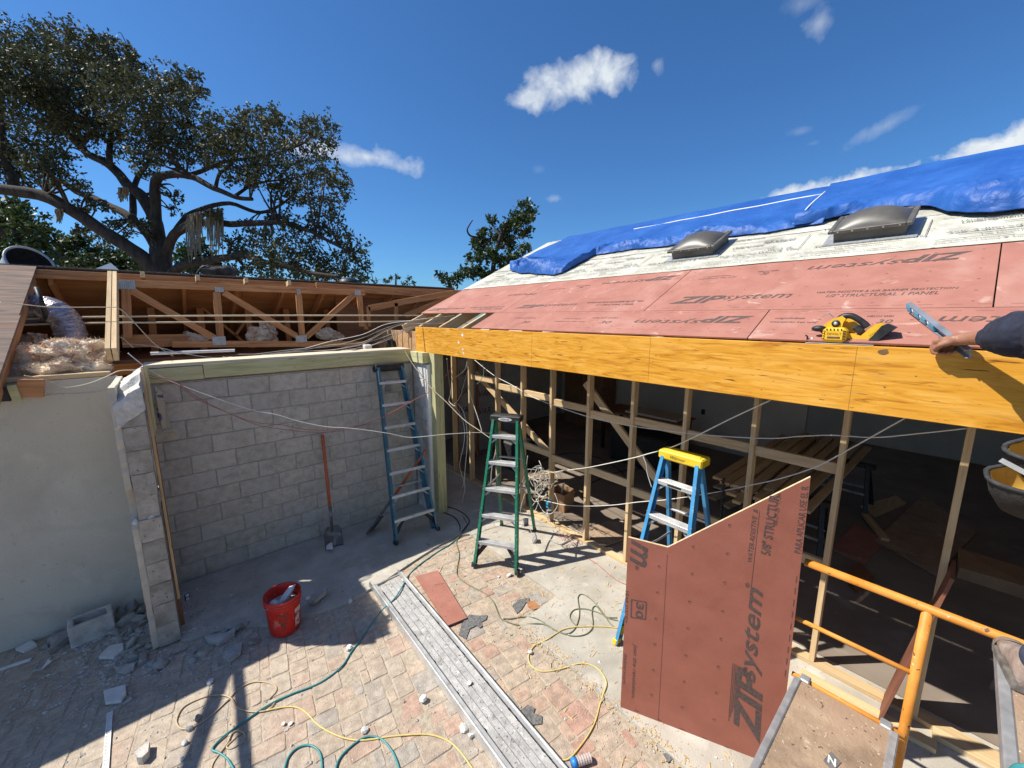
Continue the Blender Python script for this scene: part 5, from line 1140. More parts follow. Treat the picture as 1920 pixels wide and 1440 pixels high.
solo('plaster_flake', MB().prism([onZ(612, 1030, .07), onZ(625, 1030, .06), onZ(622, 1012, .10), onZ(614, 1012, .10)], (-.004, -.004, .004)), K['plaster'], 'pale plaster flake stuck on the shovel blade', 'plaster flake')
# ================================================================ BUCKET
bc = (.565, 3.925); bu = thing('bucket', (bc[0], bc[1], .022), 'red plastic bucket half filled with rubble at the edge of the shade', 'bucket')
zb = .016
MBk = Matrix.Translation((bc[0], bc[1], zb)) @ Matrix.Rotation(math.radians(2), 4, 'X')
sc_ = 1.0
MB().lathe([(0, .004), (.125, .004), (.130, .012), (.147, .300), (.155, .300), (.155, .312), (.148, .314), (.149, .330), (.157, .330), (.157, .342), (.150, .344), (.152, .366), (.158, .372), (.154, .376), (.147, .372), (.143, .31), (.126, .012), (0, .010)], 40, MBk).build('shell', K['red_plastic'], bu, True)
MB().tube([MBk @ V((.158*math.cos(a), .158*math.sin(a), .335-.10*math.sin((a-.6)/math.pi*math.pi))) for a in np.linspace(.6, .6+math.pi, 22)], .003, 6).build('handle', K['steel'], bu, True)
pr = MB()
dv = (EYE-V((bc[0], bc[1], .2))); a0 = math.atan2(dv.y, dv.x)-.12
def onb(a, z, r=.0015): rr_ = .130+.017*(z-.012)/.29+r; return MBk @ V((rr_*math.cos(a0+a), rr_*math.sin(a0+a), z))
rk = random.Random(8)
for (za, zb_, w, off) in [(.235, .255, .34, 0), (.205, .228, .24, .02), (.165, .198, .27, .03), (.12, .16, .16, .02), (.075, .115, .14, 0)]:
    for k in range(9):
        a = off-w+2*w*k/9
        if rk.random() < .82: pr.add([onb(a, za+rk.uniform(-.004, .004)), onb(a+2*w/9*.93, za+rk.uniform(-.004, .004)), onb(a+2*w/9*.93, zb_+rk.uniform(-.006, .004)), onb(a, zb_+rk.uniform(-.006, .004))], [(0, 1, 2, 3)])
pr.build('worn_print', pm('worn_print', [(.10, .035, .03), (.30, .04, .03)], 60, 5, .8, .1), bu)
lb = MB(); 
for k in range(5): lb.add([onb(.75+k*.11, .06, .002), onb(.86+k*.11, .06, .002), onb(.86+k*.11, .25, .002), onb(.75+k*.11, .25, .002)], [(0, 1, 2, 3)])
lb.build('label', pm('label', [(.30, .03, .03), (.62, .45, .43)], 22, 6, .7, .1, ramp=(.45, .55)), bu)
ICO = []
def ico_chunk(seed, flat=1.):
    r = random.Random(seed); m = MB().ball((0, 0, 0), 1, 7, 5); q = []
    pl_ = [(V((r.gauss(0, 1), r.gauss(0, 1), r.gauss(0, 1))).normalized(), r.uniform(.45, .8)) for _ in range(9)]
    for v in m.v:
        v = V(v)*1.1
        for n, d in pl_:
            k = v.dot(n)
            if k > d: v -= n*(k-d)
        q.append(v+mnoise.noise_vector(v*3+V((seed,)*3))*.06)
    m.v = [tuple(v) for v in q]; return m
CH = [ico_chunk(i).mesh('concrete_chunk', K['chunk']) for i in range(7)]; PLC = []
for i in range(4): me = ico_chunk(40+i).mesh('plaster_chunk', K['plaster']); PLC.append(me)
def chunk(p, s, label, cat='rubble', group='broken concrete chunks', name='concrete_chunk', pool=None, rot=None):
    pool = pool or CH; r = random.random; s = V(s) if not isinstance(s, (int, float)) else V((s, s, s*.7)); e = rot or (random.uniform(-.3, .3), random.uniform(-.3, .3), random.uniform(0, 6.3))
    M = Matrix.Translation(V(p)+V((0, 0, s.z*.55))) @ Matrix.Rotation(e[2], 4, 'Z') @ Matrix.Rotation(e[0], 4, 'X') @ Matrix.Rotation(e[1], 4, 'Y') @ Matrix.Diagonal((*s, 1))
    return tag(link(name, random.choice(pool), M), label, cat, group)
chunk((bc[0]+.04, bc[1]-.0, zb+.285), (.12, .05, .04), 'long white plaster chunk standing up in the red bucket', name='plaster_chunk', pool=PLC, group='rubble in the bucket', rot=(.2, -.55, .5))
chunk((bc[0]-.06, bc[1]+.02, zb+.265), (.045, .035, .03), 'small white plaster lump at the left in the red bucket', name='plaster_chunk', pool=PLC, group='rubble in the bucket')
chunk((bc[0]-.0, bc[1]-.05, zb+.258), (.05, .04, .03), 'grey lump nearest the front rim in the red bucket', group='rubble in the bucket')
solo('bucket_fill', MB().lathe([(0, .275), (.06, .28), (.135, .262)], 20, MBk), K['chunk'], 'grey rubble filling the red bucket', 'rubble') 
# ================================================================ RUBBLE
cbk = onZ(168, 1205); hb = thing('loose_block', cbk, 'whole hollow concrete block lying loose in the rubble beside the beige wall', 'concrete block', rz=.18)
hbM = Matrix.Translation((cbk.x+.02, cbk.y+.10, 0)) @ Matrix.Rotation(.12, 4, 'Z')
mb = MB()
for (c, d) in (((0, -.075, .10), (.29, .045, .20)), ((0, .085, .10), (.29, .03, .20)), ((-.125, 0, .10), (.04, .13, .20)), ((.125, 0, .10), (.04, .13, .20))): mb.box(c, d, ch=.008)
mb.v = [tuple(hbM @ V(v)) for v in mb.v]; jag(mb, .006, 2).build('shell', K['chunk'], hb)
mb = MB().box((0, .003, .065), (.22, .12, .12)); mb.v = [tuple(hbM @ V(v)) for v in mb.v]; mb.build('core', K['mortar'], hb)
rr_ = random.Random(21)
LBL = 'grey broken concrete chunk in the rubble round the foot of the broken wall end'
for (x, y, s) in [(215, 1150, .05), (232, 1155, .06), (250, 1140, .07), (262, 1128, .06), (240, 1170, .07), (225, 1172, .05), (215, 1190, .05), (258, 1165, .06), (225, 1208, .035), (248, 1210, .05), (262, 1185, .04), (270, 1170, .04), (245, 1188, .045), (232, 1190, .03), (255, 1235, .05), (268, 1240, .05), (210, 1165, .045), (222, 1145, .06), (245, 1152, .05), (236, 1140, .05), (266, 1150, .05), (205, 1178, .035), (240, 1215, .03), (262, 1215, .045), (252, 1200, .03), (278, 1215, .03), (225, 1235, .025), (240, 1232, .02), (275, 1228, .03), (210, 1225, .02), (292, 1262, .025), (318, 1238, .03), (285, 1245, .035), (302, 1248, .055),
                  (338, 1222, .045), (365, 1222, .035), (380, 1230, .045), (362, 1240, .03), (405, 1250, .03), (120, 1195, .05), (100, 1205, .04), (85, 1215, .03), (110, 1190, .03), (415, 1190, .05), (400, 1200, .06), (450, 1180, .05), (462, 1172, .04), (478, 1205, .04)]:
    chunk(onZ(x, y, .0 if y > 1190 or x < 330 else .01), (s*rr_.uniform(.9, 1.5), s*rr_.uniform(.7, 1.2), s*rr_.uniform(.55, 1.0)), LBL, group='rubble round the broken wall end')
def flake(px, label, th=.026, m='plaster', z=.004, cat='slab fragment'):
    mb = MB().prism([onZ(x, y, z) for x, y in px], (0, 0, th)); return solo('slab_fragment', jag(mb, .004, len(px)), K[m], label, cat)
flake([(195, 1300), (236, 1288), (237, 1304), (228, 1318), (198, 1322)], 'pale flat tile fragment lying alone on the shaded pavers')
flake([(186, 1236), (205, 1216), (231, 1210), (232, 1222), (214, 1236)], 'pale flat fragment at the front of the rubble heap')
flake([(218, 1258), (255, 1246), (252, 1258), (238, 1264), (220, 1263)], 'grey flat fragment lowest in the rubble heap', .03, 'chunk')
flake([(30, 1220), (60, 1204), (70, 1212), (46, 1226)], 'pale flat fragment against the foot of the beige wall at far left')
flake([(384, 1200), (425, 1195), (443, 1184), (440, 1196), (410, 1212), (392, 1208)], 'grey slab fragment at the broken edge of the slab', .05, 'chunk')
flake([(418, 1235), (430, 1215), (455, 1208), (452, 1228), (432, 1243)], 'broad grey flat fragment in front of the broken slab edge', .03, 'chunk')
flake([(255, 1420), (270, 1407), (282, 1400), (280, 1420), (268, 1432), (258, 1432)], 'grey wedge of concrete on the sunlit pavers at bottom left', .05, 'chunk')
flake([(100, 1200), (130, 1188), (132, 1200), (95, 1228)], 'tilted grey slab fragment left of the loose hollow block', .05, 'chunk')
bs = solo('broken_slab_piece', jag(MB().prism([onZ(576, 1132, .05), onZ(600, 1112, .06), (onZ(614, 1104, .06)), onZ(611, 1116, .05), onZ(590, 1134, .05)], (0, 0, .05)), .008, 3), K['chunk'], 'grey slab fragment lying right behind the red bucket', 'slab fragment')
chunk(onZ(578, 1123, .09), .028, 'white plaster lump on the slab fragment behind the bucket', name='plaster_chunk', pool=PLC, group='white plaster lumps')
for i, (x, y, s, lab) in enumerate([(655, 1218, .04, 'white plaster lump at the tip of the shadow by the teal hose'), (657, 1130, .035, 'white plaster lump at the corner of the slab by the plank end'), (683, 1370, .035, 'grey white lump between yellow cord and teal hose loop'), (793, 1315, .045, 'tan white lump on a red paver left of the plank'), (870, 1368, .04, 'white lump close to the left edge of the plank'), (883, 1382, .03, 'smaller white lump by the plank edge'), (395, 1280, .03, 'round grey pebble on the pavers at the shadow line'), (370, 1350, .035, 'dark grey lump inside the tan cord loop'), (355, 1368, .035, 'grey lump below the tan cord loop'), (348, 1395, .025, 'small grey lump under the long thin shadow'), (342, 1425, .02, 'small pale lump near the bottom edge left'), (993, 1225, .03, 'white lump between plank and slab edge'), (1000, 1160, .025, 'white lump by the torn grey shingle'), (850, 990, .03, 'white lump beside the leaning blue ladder foot'), (838, 996, .022, 'small white lump beside the ladder foot'), (876, 1000, .03, 'brown brick bit left of the green ladder'), (955, 1080, .04, 'white plaster lump at the right foot of the green ladder'), (1065, 1195, .03, 'white scrap below the green hose coil'), (1125, 1247, .03, 'white scrap on the slab left of the red panel'), (935, 1083, .02, 'small white lump left of the green ladder foot'), (532, 1360, .02, 'white chip left of the yellow cord'), (545, 1358, .02, 'white chip beside the other left of the yellow cord')]):
    o = chunk(onZ(x, y, .0), s*.9, lab, group='small lumps on the ground', name='plaster_chunk', pool=PLC if i not in (7, 8, 15) else CH)
# fine debris: chips, shavings and grit (nobody could count it)
vs = []; fs = []; rg = random.Random(77)
def chip(p, s, long=1.):
    b = len(vs); a = rg.uniform(0, 6.28); c, sn = math.cos(a), math.sin(a); h = s*rg.uniform(.35, .8)
    for (x, y, z) in ((-1, -.6, 0), (1, -.7, 0), (.8, .7, 0), (-.9, .6, 0), (-.4, -.2, 1), (.5, .3, .8)): vs.append((p.x+(x*c*long-y*sn)*s, p.y+(x*sn*long+y*c)*s, p.z+z*h))
    fs.extend([(b, b+1, b+5, b+4), (b+1, b+2, b+5), (b+2, b+3, b+4, b+5), (b+3, b, b+4)])
def groundz(x, y): return .023 if inside(x, y, slab_pts) else .0005
for _ in range(5200):
    k = rg.random()
    if k < .30: x, y = rg.gauss(-.55, .30), rg.gauss(4.75, .35)
    elif k < .45: x, y = rg.gauss(.2, .4), rg.gauss(4.05, .2)
    else: x, y = rg.uniform(-1.6, 3.7), rg.uniform(.2, 5.3)
    if y > 5.22 and x < -.4 or (y > 5.38): continue
    if -.39 < x < -.18 and y > 4.38: continue
    s = abs(rg.gauss(0, .0045))+.0022
    if k < .30: s *= 2.0
    chip(V((x, y, groundz(x, y))), min(s, .024))
tag(MB().add(vs, fs).build('grit', K['chunk']), 'scattered masonry grit and chips over patio and slab', kind='stuff')
vs = []; fs = []
for _ in range(1500):
    x, y = rg.uniform(1.9, 3.75), rg.uniform(.3, 4.1); chip(V((x, y, groundz(x, y)+.001)), abs(rg.gauss(0, .003))+.002, rg.choice((1, 1, 3, 6)))
for _ in range(500):
    x = rg.gauss(2.28, .03); y = rg.uniform(.3, 2.5); chip(V((x, y, groundz(x, y)+.001)), abs(rg.gauss(0, .004))+.002, 1.5)
tag(MB().add(vs, fs).build('wood_shavings', K['pine']), 'pale sawdust chips and shavings on the slab', kind='stuff')
# ================================================================ things lying on the patio
def trim(px, w, m, label, cat, z=.004, n=1):
    a, b = onZ(*px[0], z), onZ(*px[1], z); t = thing('edge_trim', a, label, cat); d = (b-a).normalized(); s = V((0, 0, 1)).cross(d)
    mb = MB(); L_ = (b-a).length; k = int(L_/.03)
    for i in range(k): c = a+d*(.03*(i+.5)); mb.bar(c-d*.012, c+d*.012, w*.55, .006)
    mb.bar(a+s*w*.38, b+s*w*.38, .006, .010); mb.bar(a-s*w*.38, b-s*w*.38, .006, .010); mb.build('strip', K[m], t)
trim(((206, 1335), (196, 1470)), .034, 'white', 'white perforated corner bead lying on the sunlit pavers at bottom left', 'corner bead', .006)
trim(((-20, 1262), (58, 1236)), .03, 'white', 'white perforated corner bead by the beige wall in the shade', 'corner bead', .006)
solo('wood_scrap', MB().prism([onZ(76, 1258, .01), onZ(98, 1240, .01), onZ(90, 1238, .014)], (0, 0, .006)), K['white'], 'thin white splinter on the bare soil patch', 'splinter')
# aluminium walk plank
zt = .095; A0, A1 = onZ(705, 1092, zt), onZ(748, 1071, zt); B0, B1 = onZ(930, 1445, zt), onZ(1052, 1445, zt)
xl, xr_ = (onZ(790, 1240, zt).x), (onZ(925, 1300, zt).x)
ya_, yb_ = 3.86, 1.25; xl = onZ(800, 1250, zt).x; xl0, xl1 = onZ(697, 1095, zt).x, onZ(960, 1470, zt).x
pk = thing('aluminium_plank', (1.5, 2.6, 0), 'long dusty aluminium scaffold plank lying across the pavers', 'scaffold plank')
def pl_x(y, f):                                        # left/right edge follow the photographed slight skew
    t = (ya_-y)/(ya_-yb_); L0 = onZ(699, 1097, zt).x; R0 = onZ(752, 1072, zt).x; L1 = onZ(940, 1436, zt).x; R1 = onZ(1048, 1424, zt).x
    return (L0+(L1-L0)*t)*(1-f)+(R0+(R1-R0)*t)*f
yt_, yb2 = (onZ(699, 1097, zt).y+onZ(752, 1072, zt).y)/2, 1.20
for f in (0, 1):
    mb = MB(); a, b = V((pl_x(yt_, f), yt_, zt)), V((pl_x(yb2, f), yb2, zt)); s = 1 if f == 0 else -1
    mb.bar(a+V((0, 0, -.045)), b+V((0, 0, -.045)), .006, .09, up=(0, 0, 1)); mb.bar(a+V((s*.018, 0, -.002)), b+V((s*.018, 0, -.002)), .040, .005); mb.bar(a+V((s*.018, 0, -.088)), b+V((s*.018, 0, -.088)), .040, .005)
    mb.bar(a+V((s*.004, 0, .004)), b+V((s*.004, 0, .004)), .006, .012)
    mb.build('side_rail', K['alu'], pk)
    rv_ = MB()
    for i in range(7): y = yt_-.2-i*.36; rv_.box((pl_x(y, f)+s*.045, y, zt-.012), (.016, .03, .02), ch=.003)
    rv_.build('rung_end', K['black'], pk)
for i in range(4):
    f0_, f1_ = .15+.175*i+.008, .15+.175*(i+1)-.008; a0_, a1_ = yt_-.06, yb2
    P4 = [V((pl_x(a0_, f0_), a0_, zt-.014)), V((pl_x(a0_, f1_), a0_, zt-.014)), V((pl_x(a1_, f1_), a1_, zt-.014)), V((pl_x(a1_, f0_), a1_, zt-.014))]
    MB().prism(P4, (0, 0, .010)).build('deck_strip', K['alu_dirty'], pk)
MB().tube([V((pl_x(yt_-.02, 0), yt_-.02, zt-.006)), V((pl_x(yt_-.02, 1), yt_-.02, zt-.006))], .012, 8).build('end_tube', K['alu'], pk)
for f in (0, 1): MB().bar((pl_x(yt_, f), yt_-.01, zt-.05), (pl_x(yt_, f), yt_+.09, zt-.045), .012, .055).build('hook', K['steel'], pk)
chunk(onZ(880, 1282, zt), .022, 'white crumb lying on the aluminium plank', group='crumbs on the plank', name='plaster_chunk', pool=PLC)
# red sheathing offcut + shingle scraps
o = solo('sheathing_offcut', MB().prism([onZ(779, 1082, .012), onZ(821, 1071, .012), onZ(876, 1160, .012), onZ(839, 1175, .012)], (0, 0, .012)), K['red_sheath'], 'small red sheathing strip lying on the pavers right of the plank', 'offcut')
q = MB(); letters(q, 'PARA APLICAR', onZ(815, 1098, .0245), (onZ(834, 1094, .0245)-onZ(815, 1098, .0245)), V((.0, .016, 0)), .001)
for (x, y) in ((811, 1107), (833, 1107), (818, 1121), (843, 1126), (827, 1138), (840, 1146), (836, 1156)): q.box(onZ(x, y, .0245), (.012, .007, .0006))
q.build('printing', K['print'], o)
def scrap(px, label, m='shingle', n=0): return solo('shingle_scrap', jag(MB().prism([onZ(x, y, .004) for x, y in px], (0, 0, .005)), .003, n), K[m], label, 'shingle scrap', 'torn shingle scraps')
scrap([(860, 1190), (866, 1170), (880, 1153), (897, 1155), (914, 1154), (912, 1162), (902, 1167), (905, 1174), (900, 1178), (893, 1173), (880, 1180), (874, 1199)], 'larger torn grey shingle scrap beside the red sheathing strip')
scrap([(960, 1137), (972, 1125), (992, 1121), (993, 1127), (985, 1132), (978, 1143), (969, 1151)], 'torn grey shingle scrap with white crumbs right of the olive hose', n=2)
scrap([(988, 1128), (1002, 1128), (1014, 1140), (1000, 1144), (990, 1138)], 'torn orange brown bark like scrap beside the grey shingle', 'oldwood', 3)
scrap([(976, 1332), (990, 1322), (1003, 1328), (1000, 1338), (1017, 1343), (1016, 1358), (1000, 1360), (985, 1345)], 'torn grey shingle scrap close to the right edge of the plank', n=4)
scrap([(1243, 1415), (1255, 1412), (1262, 1424), (1252, 1430)], 'small dark shingle scrap at the slab edge, bottom centre', n=5)
# bottle-like plug at the bottom
c = onZ(1072, 1432, .03); d = (onZ(1108, 1420, .03)-c).normalized(); pg = thing('cord_connector', c, 'clear ribbed cord connector with blue collar at the bottom edge', 'connector')
MB().tube([c, c+d*.035], [.030, .030], 14).build('collar', K['blue_plastic'], pg, True); rsx = [.026+.003*(i % 2) for i in range(12)]
MB().tube([c+d*(.035+.009*i) for i in range(12)], rsx, 14).build('ribbed_sleeve', pm('clear', [(.45, .36, .33), (.55, .46, .42)], 9, 4, .2, .0, spec=.7), pg)
# ================================================================ CORDS AND HOSES
def cord(px, r, m, label, cat='cord', group='cords and hoses on the ground', zf=None, n=6):
    pts = []
    for i, (x, y, *z) in enumerate(px):
        p = onZ(x, y, .03); g = groundz(p.x, p.y); zz = g+r+(z[0] if z else 0); pts.append(onZ(x, y, zz))
    return solo('cord', MB().tube(smooth_path(pts, n), r, 8), K[m], label, cat, group, True)
def zm(px, ox, oy, s): return [(ox+p[0]/s, oy+p[1]/s, *p[2:]) for p in px]
cord([(862, 1005), (845, 1020), (820, 1035), (785, 1060), (765, 1080), (757, 1095, .09), (740, 1122, .095), (718, 1142, .06), (700, 1165), (680, 1195), (660, 1220), (640, 1250), (600, 1280), (550, 1300), (512, 1317), (480, 1337), (450, 1358), (420, 1380), (398, 1404), (412, 1412), (428, 1425), (442, 1450)], .0068, 'hose_teal', 'teal air hose winding from the timber post over the plank to the bottom left')
cord([(530, 1460), (538, 1425), (555, 1404), (578, 1397), (596, 1406), (603, 1425), (604, 1460)], .0068, 'hose_teal', 'teal hose loop at the bottom edge, left of the larger loop')
cord([(625, 1460), (635, 1425), (655, 1402), (685, 1382), (712, 1384), (733, 1405), (745, 1430), (752, 1460)], .0068, 'hose_teal', 'larger teal hose loop at the bottom edge beside the yellow cord')
cord([(500, 1332), (530, 1326), (555, 1326), (575, 1337), (600, 1362), (640, 1382), (680, 1388), (740, 1380), (800, 1377), (838, 1388), (865, 1412), (895, 1455)], .0054, 'cord_yellow', 'yellow cord running along the bottom across the sunlit pavers')
cord([(505, 1310), (518, 1295), (512, 1283), (480, 1278), (450, 1290), (425, 1315), (395, 1342), (365, 1362), (340, 1366), (331, 1350), (345, 1325), (380, 1308), (410, 1303), (432, 1308), (445, 1325), (468, 1334), (500, 1332), (515, 1318)], .0050, 'cord_tan', 'tan cord lying in a long loop at the shadow line, bottom left')
cord([(455, 1372), (440, 1385), (425, 1400), (435, 1403), (455, 1390), (459, 1378), (450, 1370), (436, 1374), (425, 1395), (400, 1430), (395, 1455)], .0050, 'cord_tan', 'small tan cord knot beside the teal hose at bottom left')
O1 = zm([(-10, 120), (100, 210), (250, 290), (340, 350), (400, 430), (430, 505), (470, 590), (560, 640), (680, 670), (850, 655), (970, 668), (1110, 740), (1220, 770), (1300, 720), (1345, 620), (1358, 520), (1345, 420), (1342, 360), (1372, 325), (1440, 345), (1550, 440), (1640, 560), (1700, 650), (1760, 700)], 860, 1060, 6)
cord([(868, 968), (876, 985), (868, 998), (856, 1015), (861, 1040), (857, 1066)]+O1, .0052, 'hose_olive', 'olive cord from the timber post past the red strip into a coil on the slab')
cord(zm([(500, 600), (600, 598), (720, 580), (830, 585), (920, 620), (1000, 675), (1100, 735), (1230, 785), (1340, 795), (1440, 770), (1500, 710), (1510, 640), (1500, 540), (1510, 475), (1550, 462), (1600, 520), (1650, 580), (1780, 590)], 860, 1060, 6), .0052, 'hose_olive', 'olive cord crossing the slab edge and curling upward beside the blue ladder foot')
cord(zm([(1340, 690), (1270, 625), (1252, 560), (1300, 500), (1400, 488), (1500, 508), (1600, 545), (1700, 600), (1790, 620)], 860, 1060, 6), .0052, 'hose_olive', 'short olive cord arc inside the coil on the slab')
cord(zm([(1790, 705), (1660, 690), (1480, 686), (1300, 695), (1180, 720), (1100, 765), (990, 835), (870, 890), (810, 960), (785, 1040), (810, 1120), (880, 1175), (950, 1195), (1060, 1185), (1200, 1150), (1330, 1110), (1430, 1105), (1530, 1140), (1600, 1200), (1650, 1280), (1662, 1350), (1630, 1440)], 860, 1060, 6)+[(1125, 1320), (1117, 1350), (1103, 1378), (1085, 1403), (1066, 1423), (1045, 1425), (1010, 1429, .06), (977, 1437, .05), (950, 1455)], .0054, 'cord_yellow', 'yellow cord snaking from the blue ladder foot over the slab edge to the plank end')
cord([(1098, 1044), (1120, 1058), (1142, 1077), (1160, 1090), (1180, 1098)], .004, 'wire_red', 'thin red wire on the slab between the green ladder and the red panel')
cord([(838, 950), (855, 955), (872, 965), (880, 978), (870, 992), (862, 1003)], .007, 'rubber', 'black cord curled on the ground at the foot of the timber post')
cord([(830, 960), (852, 970), (862, 985), (860, 1003), (850, 1008)], .007, 'rubber', 'second black cord loop at the foot of the timber post')
# ================================================================ UPRIGHT RED PANEL
PB = onZ(1163, 1330, .0); pd = ray(-751, 593); pd = V((-pd.x, -pd.y, 0)).normalized(); PN = V((pd.y, -pd.x, 0)); PN = PN if PN.dot(EYE-PB) > 0 else -PN
def ppx(x, y, lift=.0): return onP(x, y, PB+PN*lift, PN)
red = thing('red_panel', PB, 'tall red sheathing panel with angled top edge standing upright against the scaffold', 'sheathing panel')
poly = [PB+pd*0+V((0, 0, .004)), ppx(1178, 1008), ppx(1252, 1027), ppx(1520, 895), ppx(1478, 1290), ]
e = poly[-1]; poly[-1] = V((e.x, e.y, .30)); poly.append(V((e.x, e.y, .004)))
MB().prism(poly, PN*-.0155).build('board', K['red_sheath2'], red)
# raw edges, showing the strand core
ed = MB()
for a, b in ((poly[1], poly[2]), (poly[2], poly[3])): 
    ed.prism([a+PN*-.0008+V((0, 0, .0006)), b+PN*-.0008+V((0, 0, .0006)), b+PN*-.0150+V((0, 0, .0006)), a+PN*-.0150+V((0, 0, .0006))], (0, 0, .0022))
ed.build('raw_edge', K['osb_edge'], red)
q = MB()
def pt(s, a, b, h, up, shear=.25, bold=0., squash=1.):
    """a -> b: photograph pixels of the start and end of the baseline; up = +1 letters point left of travel"""
    p, r = ppx(*a), ppx(*b); d = r-p; n = PN.cross(d.normalized())
    letters(q, s, p+PN*.0004, d, n*h, .0010, shear, bold)
pt('ZIP', (1424, 1395), (1432, 1262), .155, 1, .30, .035); pt('system', (1426, 1285), (1442, 1108), .115, 1, .35, .012)
for k in range(7):                                   # speed lines beside the mark
    a, b = ppx(1366+k*3.2, 1352-k*8), ppx(1374+k*3.0, 1243+k*1.5); q.bar(a+PN*.001, b+PN*.001, .0035, .0006, up=tuple(PN))
pt('5/8" STRUCTURAL', (1446, 1042), (1463, 905), .050, 1, .0, .02) if False else pt('5/8" STRUCTUR', (1444, 1042), (1461, 929), .052, 1, .0, .015)
pt('WATER-RESISTIVE  &', (1410, 1054), (1421, 955), .026, 1); pt('08-29-25  19:34', (1457, 985), (1465, 926), .022, 1, .1)
pt('PARA APLICAR USE EL R', (1502, 1038), (1516, 912), .034, 1, 0.)
pt('30', (1193, 1128), (1191, 1158), .052, 1, 0, .02)
fr_ = [ppx(1184, 1124), ppx(1212, 1129), ppx(1210, 1161), ppx(1183, 1157)]
for a, b in zip(fr_, fr_[1:]+fr_[:1]): q.bar(a+PN*.001, b+PN*.001, .008, .0006, up=tuple(PN))
pt('YEAR SYSTEM', (1173, 1106), (1171, 1166), .020, 1, .1); pt('Join the revolution.', (1186, 1206), (1182, 1308), .034, 1, .15, .01); pt('#zipsystem', (1169, 1224), (1166, 1281), .026, 1, .15)
pt('m', (1184, 1011), (1180, 1056), .115, 1, .35, .02); pt('®', (1190, 1059), (1190, 1068), .028, 1, 0)
pt('®', (1406, 1102), (1406, 1093), .026, 1, 0)
pt('LIVE EARS', (1480, 1262), (1482, 1228), .020, 1, .1) if False else None
for (x, y) in [(1233, 1111), (1230, 1160), (1293, 1128), (1290, 1178), (1355, 1146), (1352, 1198), (1359, 1092), (1228, 1208), (1286, 1229), (1347, 1250), (1225, 1256), (1283, 1278), (1343, 1299), (1222, 1303), (1279, 1326), (1339, 1349), (1300, 1025), (1364, 1038), (1368, 985), (1236, 1062), (1298, 1076)]:
    c = ppx(x, y)+PN*.001; r = .0085
    q.tube([c+(pd*math.cos(t)+V((0, 0, 1))*math.sin(t))*r for t in np.linspace(0, 5.4, 9)], .0012, 4, False)
q.bar(ppx(1424, 958)+PN*.001, ppx(1404, 1140)+PN*.001, .0025, .0006, up=tuple(PN)); q.bar(ppx(1251, 1040)+PN*.001, ppx(1234, 1352)+PN*.001, .0015, .0006, up=tuple(PN))
for k in range(9): 
    a = ppx(1494-k*2.6, 1080+k*22); b = ppx(1492.5-k*2.6, 1092+k*22); q.bar(a+PN*.001, b+PN*.001, .004, .0006, up=tuple(PN))
for k in range(5): a = ppx(1190+k*42, 1331+k*17); q.bar(a+PN*.001, a+PN*.001+pd*.03, .004, .0006, up=tuple(PN))
q.build('printing', K['print'], red)
# ================================================================ SCAFFOLD
sc = thing('scaffold', (2.2, .2, 0), 'orange steel scaffold with guard rail and low plywood deck at bottom right', 'scaffold')
D1 = .74; XF = 2.74
ya1, yb1 = .44, -.03
MB().box(((XF-.03+.3)/2, (ya1+yb1)/2, D1-.010), (XF-.33, ya1-yb1-.07, .016)).build('deck_board', K['plywood'], sc)
for y in (ya1-.018, yb1+.018): MB().box(((XF+.3)/2-.015, y, D1-.022), (XF-.32, .036, .06), ch=.006).build('deck_side', K['galv'], sc)
MB().tube([(XF+.008, ya1+.02, D1-.020), (XF+.008, yb1-.02, D1-.020)], .014, 12).build('end_bar', K['orange_paint'], sc, True)
for y in (ya1-.05, yb1+.055): MB().box((XF-.004, y, D1-.004), (.06, .05, .028), ch=.006).build('deck_hook', K['galv'], sc)
RL = 1.475; XR = XF+.028
MB().tube([(XR, .475, RL), (XR, -1.1, RL)], .0225, 16).build('guard_rail', K['orange_paint'], sc, True)
MB().tube([(XR, -.042, RL), (XR, -.042, .02)], .0215, 16).build('upright', K['orange_paint'], sc, True)
MB().tube([(XR, -1.08, RL), (XR, -1.08, .02)], .0215, 16).build('upright', K['orange_paint'], sc, True)
zm_ = onX(1500, 1162, XR).z; MB().tube([(XR, .50, zm_), (XR, -.03, zm_)], .0135, 12).build('mid_rail', K['orange_paint'], sc, True)
for x in (.34,):
    for y in (ya1, yb1, -1.08): MB().tube([(x, y, D1 if y > -.5 else RL), (x, y, .0)], .0215, 12).build('upright', K['orange_paint'], sc, True)
MB().tube([(XR-.03, ya1-.03, D1-.05), (XR-.03, ya1-.03, .02)], .0215, 12).build('upright', K['orange_paint'], sc, True)
dm = onZ(1560, 1428, D1); pls = MB(); sx = V((1, 0, 0))
pls.prism([dm+V((-.055, -.012, 0)), dm+V((-.03, .03, 0)), dm+V((.055, .014, 0)), dm+V((.03, -.032, 0))], (0, 0, .003)); o = pls.build('number_plate', K['steel'], sc)
q = MB(); letters(q, 'N', dm+V((-.022, .014, .0035)), V((.0, -.032, 0)), V((.045, .006, 0)), .001, 0, .02); q.build('lettering', K['white'], sc) if False else q.build('lettering', K['white'], o)
s2 = thing('scaffold_deck', (1.2, -.5, 1.4), 'upper plywood scaffold deck with grey edge under the brown boot', 'scaffold deck')
MB().box((1.24, -.555, DZ-.013), (2.92, .52, .016)).build('deck_board', K['plywood'], s2)
for y in (-.277, -.833): MB().box((1.24, y, DZ-.028), (2.94, .036, .06), ch=.006).build('deck_side', K['galv'], s2)
